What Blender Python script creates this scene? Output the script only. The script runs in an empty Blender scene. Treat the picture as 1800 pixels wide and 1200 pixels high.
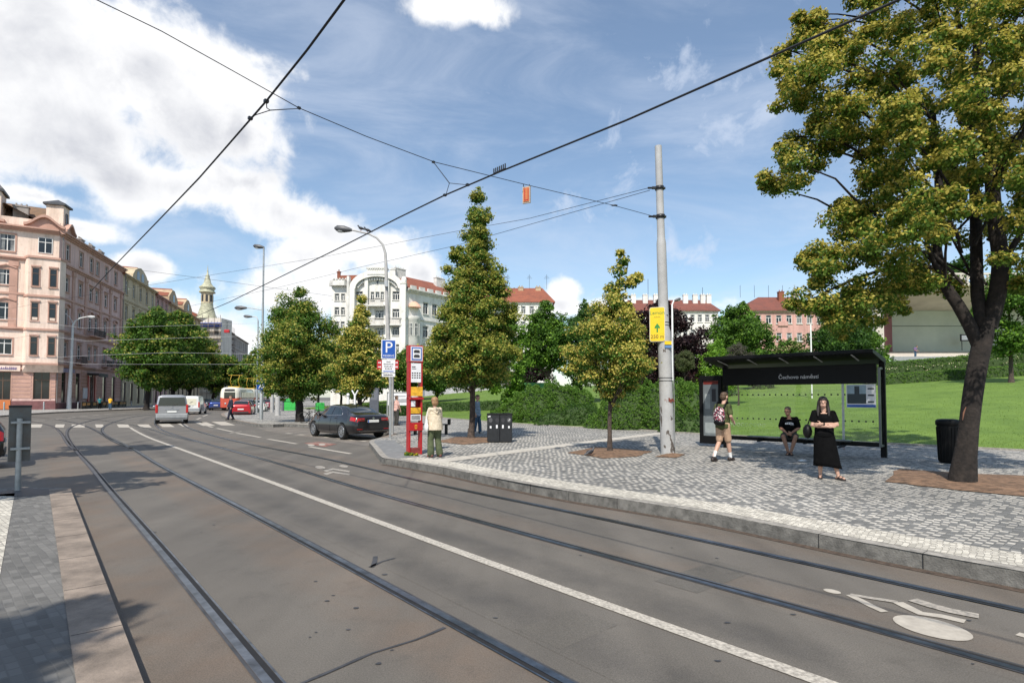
import bpy, math, random
import numpy as np
from mathutils import Matrix, Vector
R = math.radians
SC = bpy.context.scene
COL = SC.collection
rnd = random.Random(7)
# ---------------------------------------------------------------- camera
F = 1000.0; PITCH = R(2.0); CAMH = 1.83; CY = 697 - F*math.tan(PITCH)
cam = bpy.data.cameras.new('camera'); cam.sensor_width = 36; cam.lens = F/1800*36
cam.shift_y = (CY-600)/1800; cam.clip_end = 3000; cam.clip_start = .05
camo = bpy.data.objects.new('camera', cam); COL.objects.link(camo)
camo.location = (0, 0, CAMH); camo.rotation_euler = (R(90)+PITCH, 0, 0); SC.camera = camo
def ray(x, y):
    a = (x-900)/F; b = (CY-y)/F; c, s = math.cos(PITCH), math.sin(PITCH)
    return a, c-s*b, s+c*b
def G(x, y, z=0.):                       # where a sight line meets height z
    d = ray(x, y); t = (z-CAMH)/d[2]
    return Vector((d[0]*t, d[1]*t, z))
def Q(x, y, Y):                          # the point of a sight line at distance Y
    d = ray(x, y); t = Y/d[1]
    return Vector((d[0]*t, Y, CAMH+d[2]*t))
def ZH(y, Y): return Q(900, y, Y).z
def XW(x, Y): return (x-900)/F*Y
# ---------------------------------------------------------------- mesh builder
class MB:
    def __init__(s, M=None):
        s.v = []; s.f = []; s.mi = []; s.sm = []; s.M = M
    def add(s, vs, fs, m=0, smooth=False):
        b = len(s.v)
        if s.M is None: s.v += [tuple(p) for p in vs]
        else: s.v += [tuple(s.M @ Vector(p)) for p in vs]
        for f in fs:
            s.f.append(tuple(b+i for i in f)); s.mi.append(m); s.sm.append(smooth)
        return s
    def box(s, x0, y0, z0, x1, y1, z1, m=0):
        return s.add([(x0,y0,z0),(x1,y0,z0),(x1,y1,z0),(x0,y1,z0),(x0,y0,z1),(x1,y0,z1),(x1,y1,z1),(x0,y1,z1)],
              [(0,3,2,1),(4,5,6,7),(0,1,5,4),(1,2,6,5),(2,3,7,6),(3,0,4,7)], m)
    def cbox(s, c, d, rz=0, m=0, ry=0, rx=0):
        Mx = Matrix.Translation(c) @ Matrix.Rotation(rz,4,'Z') @ Matrix.Rotation(ry,4,'Y') @ Matrix.Rotation(rx,4,'X')
        a,b,e = d[0]/2,d[1]/2,d[2]/2
        vs = [Mx @ Vector(p) for p in [(-a,-b,-e),(a,-b,-e),(a,b,-e),(-a,b,-e),(-a,-b,e),(a,-b,e),(a,b,e),(-a,b,e)]]
        return s.add(vs, [(0,3,2,1),(4,5,6,7),(0,1,5,4),(1,2,6,5),(2,3,7,6),(3,0,4,7)], m)
    def quad(s, a, b, c, d, m=0): return s.add([a,b,c,d], [(0,1,2,3)], m)
    def poly(s, pts, m=0): return s.add(pts, [tuple(range(len(pts)))], m)
    def tube(s, pts, r, n=8, m=0, cap=True):
        pts = [Vector(p) for p in pts]; k = len(pts)
        rs = r if isinstance(r, (list, tuple)) else [r]*k
        vs = []; fs = []; up = None
        for i, p in enumerate(pts):
            t = (pts[min(i+1,k-1)]-pts[max(i-1,0)])
            t = t.normalized() if t.length > 1e-9 else Vector((0,0,1))
            if up is None: up = Vector((1,0,0)) if abs(t.x) < .8 else Vector((0,1,0))
            u = (up - t*up.dot(t))
            u = u.normalized() if u.length > 1e-6 else t.orthogonal().normalized()
            up = u; w = t.cross(u)
            for j in range(n):
                a = 2*math.pi*j/n
                vs.append(p + (u*math.cos(a)+w*math.sin(a))*rs[i])
        for i in range(k-1):
            for j in range(n):
                fs.append((i*n+j, i*n+(j+1)%n, (i+1)*n+(j+1)%n, (i+1)*n+j))
        s.add(vs, fs, m, True)
        if cap:
            s.add([vs[j] for j in range(n)], [tuple(range(n))[::-1]], m)
            s.add([vs[(k-1)*n+j] for j in range(n)], [tuple(range(n))], m)
        return s
    def lathe(s, prof, c=(0,0,0), n=16, m=0, smooth=True, axis='z'):
        vs = []; fs = []; k = len(prof)
        for r_, z in prof:
            for j in range(n):
                a = 2*math.pi*j/n; x, y = r_*math.cos(a), r_*math.sin(a)
                p = (x, y, z) if axis == 'z' else ((z, x, y) if axis == 'x' else (x, z, -y))
                vs.append((p[0]+c[0], p[1]+c[1], p[2]+c[2]))
        for i in range(k-1):
            for j in range(n):
                fs.append((i*n+j, i*n+(j+1)%n, (i+1)*n+(j+1)%n, (i+1)*n+j))
        s.add(vs, fs, m, smooth)
        s.add(vs[:n], [tuple(range(n))[::-1]], m); s.add(vs[-n:], [tuple(range(n))], m)
        return s
    def ell(s, c, r, n=12, m=0, rot=None):
        vs = []; fs = []; h = n//2
        for i in range(h+1):
            th = math.pi*i/h
            for j in range(n):
                a = 2*math.pi*j/n
                p = Vector((r[0]*math.sin(th)*math.cos(a), r[1]*math.sin(th)*math.sin(a), r[2]*math.cos(th)))
                if rot is not None: p = rot @ p
                vs.append(p+Vector(c))
        for i in range(h):
            for j in range(n):
                fs.append(((i+1)*n+j, (i+1)*n+(j+1)%n, i*n+(j+1)%n, i*n+j))
        return s.add(vs, fs, m, True)
    def cap(s, a, b, ra, rb, n=10, m=0):
        s.tube([a, b], [ra, rb], n, m); s.ell(a, (ra,)*3, n, m); s.ell(b, (rb,)*3, n, m); return s
    def ext(s, poly, z0, z1, m=0, mside=None):      # plan polygon (counter-clockwise) pulled up
        n = len(poly); mside = m if mside is None else mside
        lo = [(p[0],p[1],z0) for p in poly]; hi = [(p[0],p[1],z1) for p in poly]
        s.add(hi, [tuple(range(n))], m); s.add(lo, [tuple(range(n))[::-1]], m)
        for i in range(n):
            j = (i+1)%n
            s.add([lo[i],lo[j],hi[j],hi[i]], [(0,1,2,3)], mside)
        return s
    def prism(s, poly, y0, y1, m=0):                # polygon in (x,z) pulled along y
        n = len(poly)
        a = [(p[0],y0,p[1]) for p in poly]; b = [(p[0],y1,p[1]) for p in poly]
        s.add(a, [tuple(range(n))], m); s.add(b, [tuple(range(n))[::-1]], m)
        for i in range(n):
            j = (i+1)%n
            s.add([a[j],a[i],b[i],b[j]], [(0,1,2,3)], m)
        return s
    def build(s, name, mats, parent=None, local=False, bevel=0, base=None):
        me = bpy.data.meshes.new(name)
        off = Vector((0,0,0))
        if parent is not None and not local: off = Vector(parent.location)
        if base is not None: off = Vector(base)
        vs = [tuple(Vector(p)-off) for p in s.v] if off.length > 0 else s.v
        me.from_pydata(vs, [], s.f)
        for m in (mats if isinstance(mats, (list, tuple)) else [mats]): me.materials.append(m)
        me.polygons.foreach_set('material_index', s.mi); me.polygons.foreach_set('use_smooth', s.sm)
        me.update()
        o = bpy.data.objects.new(name, me); COL.objects.link(o)
        if parent is not None: o.parent = parent
        if base is not None: o.location = base
        if bevel:
            b = o.modifiers.new('bevel', 'BEVEL'); b.width = bevel; b.segments = 2; b.limit_method = 'ANGLE'; b.angle_limit = R(40)
        return o
def thing(name, label, cat, loc=(0,0,0), rz=0, group=None):
    o = bpy.data.objects.new(name, None); COL.objects.link(o); o.location = loc; o.rotation_euler = (0,0,rz)
    o.empty_display_size = .2
    return tag(o, label, cat, group)
def tag(o, label, cat, group=None):
    o['label'] = label; o['category'] = cat
    if group: o['group'] = group
    return o
def struct(o):
    o['kind'] = 'structure'; return o
def lab(o, l): o['label'] = l; return o
def dup(root, loc, rz, label=None, group=None):
    r = root.copy(); COL.objects.link(r); r.location = loc; r.rotation_euler = (0,0,rz)
    if label: r['label'] = label
    if group: r['group'] = group
    for ch in list(root.children):
        c = ch.copy(); COL.objects.link(c); c.parent = r
        for g in ch.children:
            d = g.copy(); COL.objects.link(d); d.parent = c
    return r
def spline(pts, step=.5):                # Catmull-Rom through plan points
    P = [Vector(p) for p in pts]; out = []
    for i in range(len(P)-1):
        a, b, c, d = P[max(i-1,0)], P[i], P[i+1], P[min(i+2,len(P)-1)]
        la, lb, lc = max((b-a).length,1e-3), max((c-b).length,1e-3), max((d-c).length,1e-3)
        m1 = ((c-a)/(la+lb) if i > 0 else (c-b)/lb)*lb; m2 = ((d-b)/(lb+lc) if i+2 < len(P) else (c-b)/lb)*lb
        n = max(2, int((c-b).length/step))
        for k in range(n):
            t = k/n; t2, t3 = t*t, t*t*t
            out.append(b*(2*t3-3*t2+1)+m1*(t3-2*t2+t)+c*(-2*t3+3*t2)+m2*(t3-t2))
    out.append(P[-1]); return out
def ribbon(mb, pts, o0, o1, z, m=0):     # strip along a plan polyline between two side offsets
    vs = []; k = len(pts)
    for i, p in enumerate(pts):
        t = pts[min(i+1,k-1)]-pts[max(i-1,0)]; t.z = 0; t.normalize()
        n = Vector((t.y, -t.x, 0))
        for o in (o0, o1): q = p+n*o; vs.append((q.x, q.y, z))
    mb.add(vs, [(2*i, 2*i+1, 2*i+3, 2*i+2) for i in range(k-1)], m)
    return mb
def text_mb(body, size, name, mat, parent, M, local=True, align='CENTER', ext=.002):
    cu = bpy.data.curves.new(name, 'FONT'); cu.body = body; cu.size = size; cu.align_x = align; cu.align_y = 'CENTER'
    cu.extrude = ext; cu.resolution_u = 3
    t = bpy.data.objects.new(name, cu); COL.objects.link(t)
    me = bpy.data.meshes.new_from_object(t); bpy.data.objects.remove(t)
    me.name = name; me.materials.clear(); me.materials.append(mat)
    o = bpy.data.objects.new(name, me); COL.objects.link(o)
    o.parent = parent; o.matrix_local = M
    return o
UPR = Matrix.Rotation(R(90), 4, 'X')     # text lying in xy stood up to face -y
# ---------------------------------------------------------------- materials
MATS = {}
def nodes(name):
    m = bpy.data.materials.new(name); m.use_nodes = True; nt = m.node_tree
    return m, nt, nt.nodes['Principled BSDF']
def rgba(c): return (c[0], c[1], c[2], 1)
def pm(name, c, rough=.6, metal=0, var=.12, scale=6, bump=0, bscale=40, spec=.5, coat=0, alpha=None, c2=None, detail=4, coord='Object'):
    if name in MATS: return MATS[name]
    m, nt, b = nodes(name); N = nt.nodes; L = nt.links
    b.inputs['Roughness'].default_value = rough; b.inputs['Metallic'].default_value = metal
    b.inputs['Specular IOR Level'].default_value = spec
    if coat: b.inputs['Coat Weight'].default_value = coat; b.inputs['Coat Roughness'].default_value = .05
    tc = N.new('ShaderNodeTexCoord')
    nz = N.new('ShaderNodeTexNoise'); nz.inputs['Scale'].default_value = scale; nz.inputs['Detail'].default_value = detail
    nz.inputs['Roughness'].default_value = .65
    L.new(tc.outputs[coord], nz.inputs['Vector'])
    rp = N.new('ShaderNodeValToRGB'); e = rp.color_ramp.elements
    d = c2 if c2 else tuple(x*(1-var*1.6) for x in c)
    e[0].position = .3; e[0].color = rgba(d); e[1].position = .7; e[1].color = rgba(tuple(min(1, x*(1+(0 if c2 else var*.6))) for x in c))
    L.new(nz.outputs['Fac'], rp.inputs['Fac']); L.new(rp.outputs['Color'], b.inputs['Base Color'])
    if bump:
        n2 = N.new('ShaderNodeTexNoise'); n2.inputs['Scale'].default_value = bscale; n2.inputs['Detail'].default_value = 6
        L.new(tc.outputs[coord], n2.inputs['Vector'])
        bp = N.new('ShaderNodeBump'); bp.inputs['Strength'].default_value = bump; bp.inputs['Distance'].default_value = .02
        L.new(n2.outputs['Fac'], bp.inputs['Height']); L.new(bp.outputs['Normal'], b.inputs['Normal'])
    MATS[name] = m; return m
def leafmat(name, trans=.38):
    m, nt, b = nodes(name); N = nt.nodes; L = nt.links
    at = N.new('ShaderNodeAttribute'); at.attribute_name = 'Col'
    L.new(at.outputs['Color'], b.inputs['Base Color']); b.inputs['Roughness'].default_value = .55; b.inputs['Specular IOR Level'].default_value = .25
    tr = N.new('ShaderNodeBsdfTranslucent'); hs = N.new('ShaderNodeHueSaturation'); hs.inputs['Value'].default_value = 1.3
    L.new(at.outputs['Color'], hs.inputs['Color']); L.new(hs.outputs['Color'], tr.inputs['Color'])
    mx = N.new('ShaderNodeMixShader'); mx.inputs[0].default_value = trans
    L.new(b.outputs[0], mx.inputs[1]); L.new(tr.outputs[0], mx.inputs[2]); L.new(mx.outputs[0], N['Material Output'].inputs['Surface'])
    return m
def glassmat(name, tint=(.9,.95,.93), mixv=.12, dots=False):
    m, nt, b = nodes(name); N = nt.nodes; L = nt.links
    t = N.new('ShaderNodeBsdfTransparent'); t.inputs['Color'].default_value = rgba(tint)
    g = N.new('ShaderNodeBsdfGlossy'); g.inputs['Roughness'].default_value = .02
    mx = N.new('ShaderNodeMixShader'); mx.inputs[0].default_value = mixv
    L.new(t.outputs[0], mx.inputs[1]); L.new(g.outputs[0], mx.inputs[2]); L.new(mx.outputs[0], N['Material Output'].inputs['Surface'])
    return m
def emit(name, c, s):
    m, nt, b = nodes(name); b.inputs['Base Color'].default_value = rgba(c); b.inputs['Emission Color'].default_value = rgba(c); b.inputs['Emission Strength'].default_value = s
    return m
def mosaic(name, ang, cell, light, dark, mortar, thresh, wob=.35, bumpv=.5):
    """small stone setts, light and dark mixed, laid in wavering rows"""
    m, nt, b = nodes(name); N = nt.nodes; L = nt.links
    tc = N.new('ShaderNodeTexCoord'); mp = N.new('ShaderNodeMapping'); mp.inputs['Rotation'].default_value = (0,0,ang)
    L.new(tc.outputs['Object'], mp.inputs['Vector'])
    nz = N.new('ShaderNodeTexNoise'); nz.inputs['Scale'].default_value = .8; nz.inputs['Detail'].default_value = 2.5
    L.new(mp.outputs[0], nz.inputs['Vector'])
    sub = N.new('ShaderNodeVectorMath'); sub.operation = 'SUBTRACT'; sub.inputs[1].default_value = (.5,.5,.5); L.new(nz.outputs['Color'], sub.inputs[0])
    sc = N.new('ShaderNodeVectorMath'); sc.operation = 'SCALE'; sc.inputs['Scale'].default_value = wob; L.new(sub.outputs[0], sc.inputs[0])
    ad = N.new('ShaderNodeVectorMath'); ad.operation = 'ADD'; L.new(mp.outputs[0], ad.inputs[0]); L.new(sc.outputs[0], ad.inputs[1])
    sx = N.new('ShaderNodeVectorMath'); sx.operation = 'DIVIDE'; sx.inputs[1].default_value = (cell[0], cell[1], 1); L.new(ad.outputs[0], sx.inputs[0])
    sp = N.new('ShaderNodeSeparateXYZ'); L.new(sx.outputs[0], sp.inputs[0])
    def mth(op, a, bb=None):
        n = N.new('ShaderNodeMath'); n.operation = op
        for i, q in enumerate((a, bb)):
            if q is None: continue
            if isinstance(q, (int, float)): n.inputs[i].default_value = q
            else: L.new(q, n.inputs[i])
        return n.outputs[0]
    v = sp.outputs['Y']; row = mth('FLOOR', v)
    wr = N.new('ShaderNodeTexWhiteNoise'); wr.noise_dimensions = '1D'; L.new(row, wr.inputs['W']); wn_row = wr.outputs['Value']
    u = mth('ADD', sp.outputs['X'], mth('MULTIPLY', wn_row, .35))
    col = mth('FLOOR', u)
    cb = N.new('ShaderNodeCombineXYZ'); L.new(col, cb.inputs[0]); L.new(row, cb.inputs[1])
    wn = N.new('ShaderNodeTexWhiteNoise'); wn.noise_dimensions = '2D'; L.new(cb.outputs[0], wn.inputs['Vector'])
    fu = mth('SUBTRACT', mth('FRACT', u), .5); fv = mth('SUBTRACT', mth('FRACT', v), .5)
    # rounded sett inside its cell
    d = mth('MAXIMUM', mth('ABSOLUTE', fu), mth('ABSOLUTE', fv))
    stone = N.new('ShaderNodeMapRange'); stone.inputs['From Min'].default_value = .5; stone.inputs['From Max'].default_value = .38; L.new(d, stone.inputs['Value'])
    # alternate light / dark like a loose chequer, with strays
    chk = mth('MODULO', mth('ABSOLUTE', mth('ADD', col, mth('MULTIPLY', row, 1))), 2)
    isl = mth('GREATER_THAN', mth('ADD', mth('MULTIPLY', chk, .45), mth('MULTIPLY', wn.outputs['Value'], .55)), thresh)
    big = N.new('ShaderNodeTexNoise'); big.inputs['Scale'].default_value = .35; big.inputs['Detail'].default_value = 5; L.new(tc.outputs['Object'], big.inputs['Vector'])
    mx = N.new('ShaderNodeMix'); mx.data_type = 'RGBA'; mx.inputs[6].default_value = rgba(dark); mx.inputs[7].default_value = rgba(light); L.new(isl, mx.inputs[0])
    jit = N.new('ShaderNodeMapRange'); jit.inputs['To Min'].default_value = .7; jit.inputs['To Max'].default_value = 1.2; L.new(wn.outputs['Value'], jit.inputs['Value'])
    m2 = N.new('ShaderNodeMix'); m2.data_type = 'RGBA'; m2.blend_type = 'MULTIPLY'; m2.inputs[0].default_value = 1; L.new(mx.outputs[2], m2.inputs[6]); L.new(jit.outputs[0], m2.inputs[7])
    m3 = N.new('ShaderNodeMix'); m3.data_type = 'RGBA'; m3.inputs[6].default_value = rgba(mortar); L.new(m2.outputs[2], m3.inputs[7]); L.new(stone.outputs[0], m3.inputs[0])
    dirt = N.new('ShaderNodeMapRange'); dirt.inputs['From Min'].default_value = .3; dirt.inputs['From Max'].default_value = .7; dirt.inputs['To Min'].default_value = .72; dirt.inputs['To Max'].default_value = 1.08; L.new(big.outputs['Fac'], dirt.inputs['Value'])
    m4 = N.new('ShaderNodeMix'); m4.data_type = 'RGBA'; m4.blend_type = 'MULTIPLY'; m4.inputs[0].default_value = 1; L.new(m3.outputs[2], m4.inputs[6]); L.new(dirt.outputs[0], m4.inputs[7])
    L.new(m4.outputs[2], b.inputs['Base Color']); b.inputs['Roughness'].default_value = .75
    bp = N.new('ShaderNodeBump'); bp.inputs['Strength'].default_value = bumpv; bp.inputs['Distance'].default_value = .012
    L.new(stone.outputs[0], bp.inputs['Height']); L.new(bp.outputs[0], b.inputs['Normal'])
    return m
def asphalt(name, c, c2, stain=.75, fade=None):
    m, nt, b = nodes(name); N = nt.nodes; L = nt.links
    tc = N.new('ShaderNodeTexCoord')
    def noise(s, d=6, r=.6, vec=None):
        n = N.new('ShaderNodeTexNoise'); n.inputs['Scale'].default_value = s; n.inputs['Detail'].default_value = d; n.inputs['Roughness'].default_value = r
        L.new(vec or tc.outputs['Object'], n.inputs['Vector']); return n.outputs['Fac']
    mp = N.new('ShaderNodeMapping'); mp.inputs['Rotation'].default_value = (0,0,R(-40)); mp.inputs['Scale'].default_value = (1.0,.12,1); L.new(tc.outputs['Object'], mp.inputs['Vector'])
    a = noise(.35); st = noise(1.6, 4, .5, mp.outputs[0]); gr = noise(90, 3, .8); blot = noise(2.4, 8, .7)
    mx = N.new('ShaderNodeMix'); mx.data_type = 'RGBA'; mx.inputs[6].default_value = rgba(c); mx.inputs[7].default_value = rgba(c2)
    r1 = N.new('ShaderNodeMapRange'); r1.inputs['From Min'].default_value = .4; r1.inputs['From Max'].default_value = .6; L.new(a, r1.inputs['Value']); L.new(r1.outputs[0], mx.inputs[0])
    cur = mx.outputs[2]
    if fade:                                     # the strip's own colour, easing into the road towards its edges
        mf = N.new('ShaderNodeMix'); mf.data_type = 'RGBA'; mf.inputs[6].default_value = rgba(fade[0]); mf.inputs[7].default_value = rgba(fade[1]); L.new(r1.outputs[0], mf.inputs[0])
        at = N.new('ShaderNodeAttribute'); at.attribute_name = 'Fade'
        nb = N.new('ShaderNodeMapRange'); nb.inputs['From Min'].default_value = .3; nb.inputs['From Max'].default_value = .62; L.new(noise(.9, 6, .65), nb.inputs['Value'])
        ml = N.new('ShaderNodeMath'); ml.operation = 'MULTIPLY'; L.new(at.outputs['Fac'], ml.inputs[0]); L.new(nb.outputs[0], ml.inputs[1])
        mg = N.new('ShaderNodeMix'); mg.data_type = 'RGBA'; L.new(ml.outputs[0], mg.inputs[0]); L.new(cur, mg.inputs[6]); L.new(mf.outputs[2], mg.inputs[7]); cur = mg.outputs[2]
    for src, lo, hi, t0, t1 in ((st, .35, .65, .86, 1.08), (gr, .3, .7, .62, 1.34), (blot, .56, .64, 1.0, stain)):
        mr = N.new('ShaderNodeMapRange'); mr.inputs['From Min'].default_value = lo; mr.inputs['From Max'].default_value = hi; mr.inputs['To Min'].default_value = t0; mr.inputs['To Max'].default_value = t1
        L.new(src, mr.inputs['Value'])
        q = N.new('ShaderNodeMix'); q.data_type = 'RGBA'; q.blend_type = 'MULTIPLY'; q.inputs[0].default_value = 1; L.new(cur, q.inputs[6]); L.new(mr.outputs[0], q.inputs[7]); cur = q.outputs[2]
    L.new(cur, b.inputs['Base Color']); b.inputs['Roughness'].default_value = .72; b.inputs['Specular IOR Level'].default_value = .35
    bp = N.new('ShaderNodeBump'); bp.inputs['Strength'].default_value = .35; bp.inputs['Distance'].default_value = .006; L.new(gr, bp.inputs['Height']); L.new(bp.outputs[0], b.inputs['Normal'])
    return m
def tiles(name, c, c2, sx=.25, sz=.35):
    """roof tiles or wall courses: brick pattern in object space, driven by generated height and length"""
    m, nt, b = nodes(name); N = nt.nodes; L = nt.links
    tc = N.new('ShaderNodeTexCoord'); nz = N.new('ShaderNodeTexNoise'); nz.inputs['Scale'].default_value = .6; nz.inputs['Detail'].default_value = 8; nz.inputs['Roughness'].default_value = .75
    L.new(tc.outputs['Object'], nz.inputs['Vector'])
    wv = N.new('ShaderNodeTexWave'); wv.bands_direction = 'Z'; wv.inputs['Scale'].default_value = 1.1; wv.inputs['Distortion'].default_value = .6; L.new(tc.outputs['Object'], wv.inputs['Vector'])
    mx = N.new('ShaderNodeMix'); mx.data_type = 'RGBA'; mx.inputs[6].default_value = rgba(c); mx.inputs[7].default_value = rgba(c2)
    mr = N.new('ShaderNodeMapRange'); mr.inputs['From Min'].default_value = .35; mr.inputs['From Max'].default_value = .65; L.new(nz.outputs['Fac'], mr.inputs['Value']); L.new(mr.outputs[0], mx.inputs[0])
    m2 = N.new('ShaderNodeMix'); m2.data_type = 'RGBA'; m2.blend_type = 'MULTIPLY'; m2.inputs[0].default_value = .35; L.new(mx.outputs[2], m2.inputs[6]); L.new(wv.outputs['Color'], m2.inputs[7])
    L.new(m2.outputs[2], b.inputs['Base Color']); b.inputs['Roughness'].default_value = .8
    return m
ASPH = asphalt('asphalt', (.140,.125,.107), (.117,.105,.091), .90)
AC = ((.140,.125,.107), (.117,.105,.091))
ASPHB = asphalt('brown_asphalt', *AC, .90, ((.160,.121,.092), (.130,.104,.083)))
POLISH = asphalt('tyre_polished_asphalt', *AC, .90, ((.088,.080,.071), (.080,.073,.066)))
PATCH = asphalt('asphalt_patch', (.110,.100,.087), (.118,.106,.091), .85)
SETTS = asphalt('bay_setts', (.20,.175,.15), (.15,.135,.12))
MOS = mosaic('mosaic_paving', R(48), (.088,.088), (.50,.465,.41), (.205,.20,.19), (.17,.165,.155), .60, .24)
MOSB = mosaic('grey_setts', R(43), (.13,.07), (.170,.162,.15), (.160,.153,.142), (.142,.136,.126), .5, .10, .2)
MOSW = mosaic('white_paving', R(40), (.06,.06), (.60,.56,.48), (.52,.48,.41), (.34,.31,.265), .4, .1)
MOSF = mosaic('far_paving', R(40), (.2,.2), (.42,.40,.37), (.27,.26,.25), (.2,.19,.18), .4, .1)
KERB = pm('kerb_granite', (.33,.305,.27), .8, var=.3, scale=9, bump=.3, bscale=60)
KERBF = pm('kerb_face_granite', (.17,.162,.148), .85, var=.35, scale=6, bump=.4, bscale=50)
KERBB = pm('warm_kerb_stone', (.25,.20,.16), .8, var=.3, scale=3.2, bump=.3, bscale=60)
SLAB = pm('pale_slabs', (.5,.46,.4), .75, var=.15, scale=4, bump=.15, bscale=50)
GREYP = pm('grey_slab', (.2,.2,.2), .8, var=.2, scale=4)
STEEL = pm('rail_steel', (.27,.275,.29), .36, 1, .4, 5)
GROOVE = pm('groove', (.012,.012,.014), .9, var=.3)
RUSTF = pm('rusty_dirt', (.09,.062,.045), .95, var=.4, scale=14)
PAINT = pm('road_paint', (.58,.53,.455), .75, var=.3, scale=34, c2=(.20,.18,.155), detail=5)
PAINTS = pm('smooth_road_paint', (.48,.435,.37), .75, var=.3, scale=9, c2=(.33,.295,.25), detail=8)
PAINTW = pm('worn_paint', (.46,.41,.35), .7, scale=22, c2=(.15,.14,.125), detail=10)
PAINTR = pm('red_lane_paint', (.28,.13,.10), .75, var=.4, scale=5)
TAR = pm('tar_seal', (.055,.055,.06), .6, var=.3)
SOIL = pm('tree_pit_soil', (.21,.125,.075), .95, var=.45, scale=7, bump=.8, bscale=30)
LAWN = pm('lawn_green', (.140,.225,.030), .9, scale=.6, c2=(.075,.138,.014), detail=9, bump=.8, bscale=25)
EARTH = pm('far_ground', (.13,.125,.11), .95, var=.3, scale=.3)
CONC = pm('concrete', (.43,.42,.41), .8, var=.16, scale=3, bump=.15, bscale=50)
GALV = pm('galvanised', (.42,.43,.43), .45, .6, .15, 8)
DKMET = pm('dark_metal', (.022,.023,.026), .4, .2, .2, 8)
BLACK = pm('black_coat', (.0045,.0045,.005), .5, 0, .2, 8, spec=.22)
RED = pm('red_enamel', (.42,.018,.022), .4, 0, .12, 8)
WHITE = pm('white_enamel', (.78,.78,.77), .5, 0, .06, 8)
PAPER = pm('paper', (.74,.74,.76), .7, 0, .05, 8)
YEL = pm('yellow_enamel', (.80,.55,.015), .45, 0, .06, 8)
YELP = pm('amber_panel', (.78,.42,.03), .5, 0, .25, 12)
BLUE = pm('sign_blue', (.01,.085,.40), .4, 0, .08, 8)
GREEN = pm('arrow_green', (.03,.23,.04), .5, 0, .06, 8)
ORANGE = pm('orange_enamel', (.55,.17,.05), .5, 0, .1, 8)
INK = pm('print_ink', (.03,.03,.035), .7, 0, .1, 8)
WIRE = pm('wire_metal', (.02,.021,.025), .6, .3, .1)
WIREL = pm('light_wire', (.45,.45,.46), .5, .3, .1)
TYRE = pm('tyre_rubber', (.018,.018,.018), .85, var=.2)
RIM = pm('alloy_rim', (.55,.55,.57), .3, .9, .1)
CHROME = pm('bright_trim', (.6,.6,.62), .2, 1, .05)
CARGL = pm('car_glass', (.018,.024,.026), .05, var=.1, spec=.8)
PANE = pm('dark_pane', (.022,.027,.032), .06, var=.4, scale=.35, spec=.5)
PANEL = pm('curtained_pane', (.24,.245,.24), .15, var=.4, scale=1.2, spec=.4)
LEAF = leafmat('leaves')
BARK = pm('bark', (.085,.062,.05), .95, var=.45, scale=9, bump=1.0, bscale=22)
BARKD = pm('dark_bark', (.024,.018,.015), .95, var=.5, scale=7, bump=1.0, bscale=18)
WOOD = pm('wood_slats', (.30,.19,.09), .7, var=.25, scale=6)
SKIN = pm('skin', (.50,.30,.22), .55, var=.08, scale=6)
SKINT = pm('tanned_skin', (.36,.19,.125), .55, var=.08, scale=6)

def plaster(name, c, streak=.72, dirt=(.45,.40,.35)):
    """rendered wall with blotches, rain streaks and grime"""
    if name in MATS: return MATS[name]
    m, nt, b = nodes(name); N = nt.nodes; L = nt.links; tc = N.new('ShaderNodeTexCoord'); cur = None
    for sc, rot, lo, hi, t in (((.35,.35,.35),8,.35,.7,.80),((1.6,1.6,.11),5,.45,.72,streak),((4,4,2.2),6,.52,.7,.86)):
        mp = N.new('ShaderNodeMapping'); mp.inputs['Scale'].default_value = sc; L.new(tc.outputs['Object'], mp.inputs[0])
        nz = N.new('ShaderNodeTexNoise'); nz.inputs['Scale'].default_value = 1; nz.inputs['Detail'].default_value = rot; nz.inputs['Roughness'].default_value = .6; L.new(mp.outputs[0], nz.inputs['Vector'])
        mr = N.new('ShaderNodeMapRange'); mr.inputs['From Min'].default_value = lo; mr.inputs['From Max'].default_value = hi; L.new(nz.outputs['Fac'], mr.inputs['Value'])
        mx = N.new('ShaderNodeMix'); mx.data_type = 'RGBA'; L.new(mr.outputs[0], mx.inputs[0])
        if cur is None: mx.inputs[6].default_value = rgba(c)
        else: L.new(cur, mx.inputs[6])
        if cur is None: mx.inputs[7].default_value = rgba(tuple(x*t for x in c))
        else:
            q = N.new('ShaderNodeMix'); q.data_type = 'RGBA'; q.blend_type = 'MULTIPLY'; q.inputs[0].default_value = 1; L.new(cur, q.inputs[6]); q.inputs[7].default_value = (t, t*.98, t*.95, 1); L.new(q.outputs[2], mx.inputs[7])
        cur = mx.outputs[2]
    L.new(cur, b.inputs['Base Color']); b.inputs['Roughness'].default_value = .88; b.inputs['Specular IOR Level'].default_value = .3
    MATS[name] = m; return m
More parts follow.
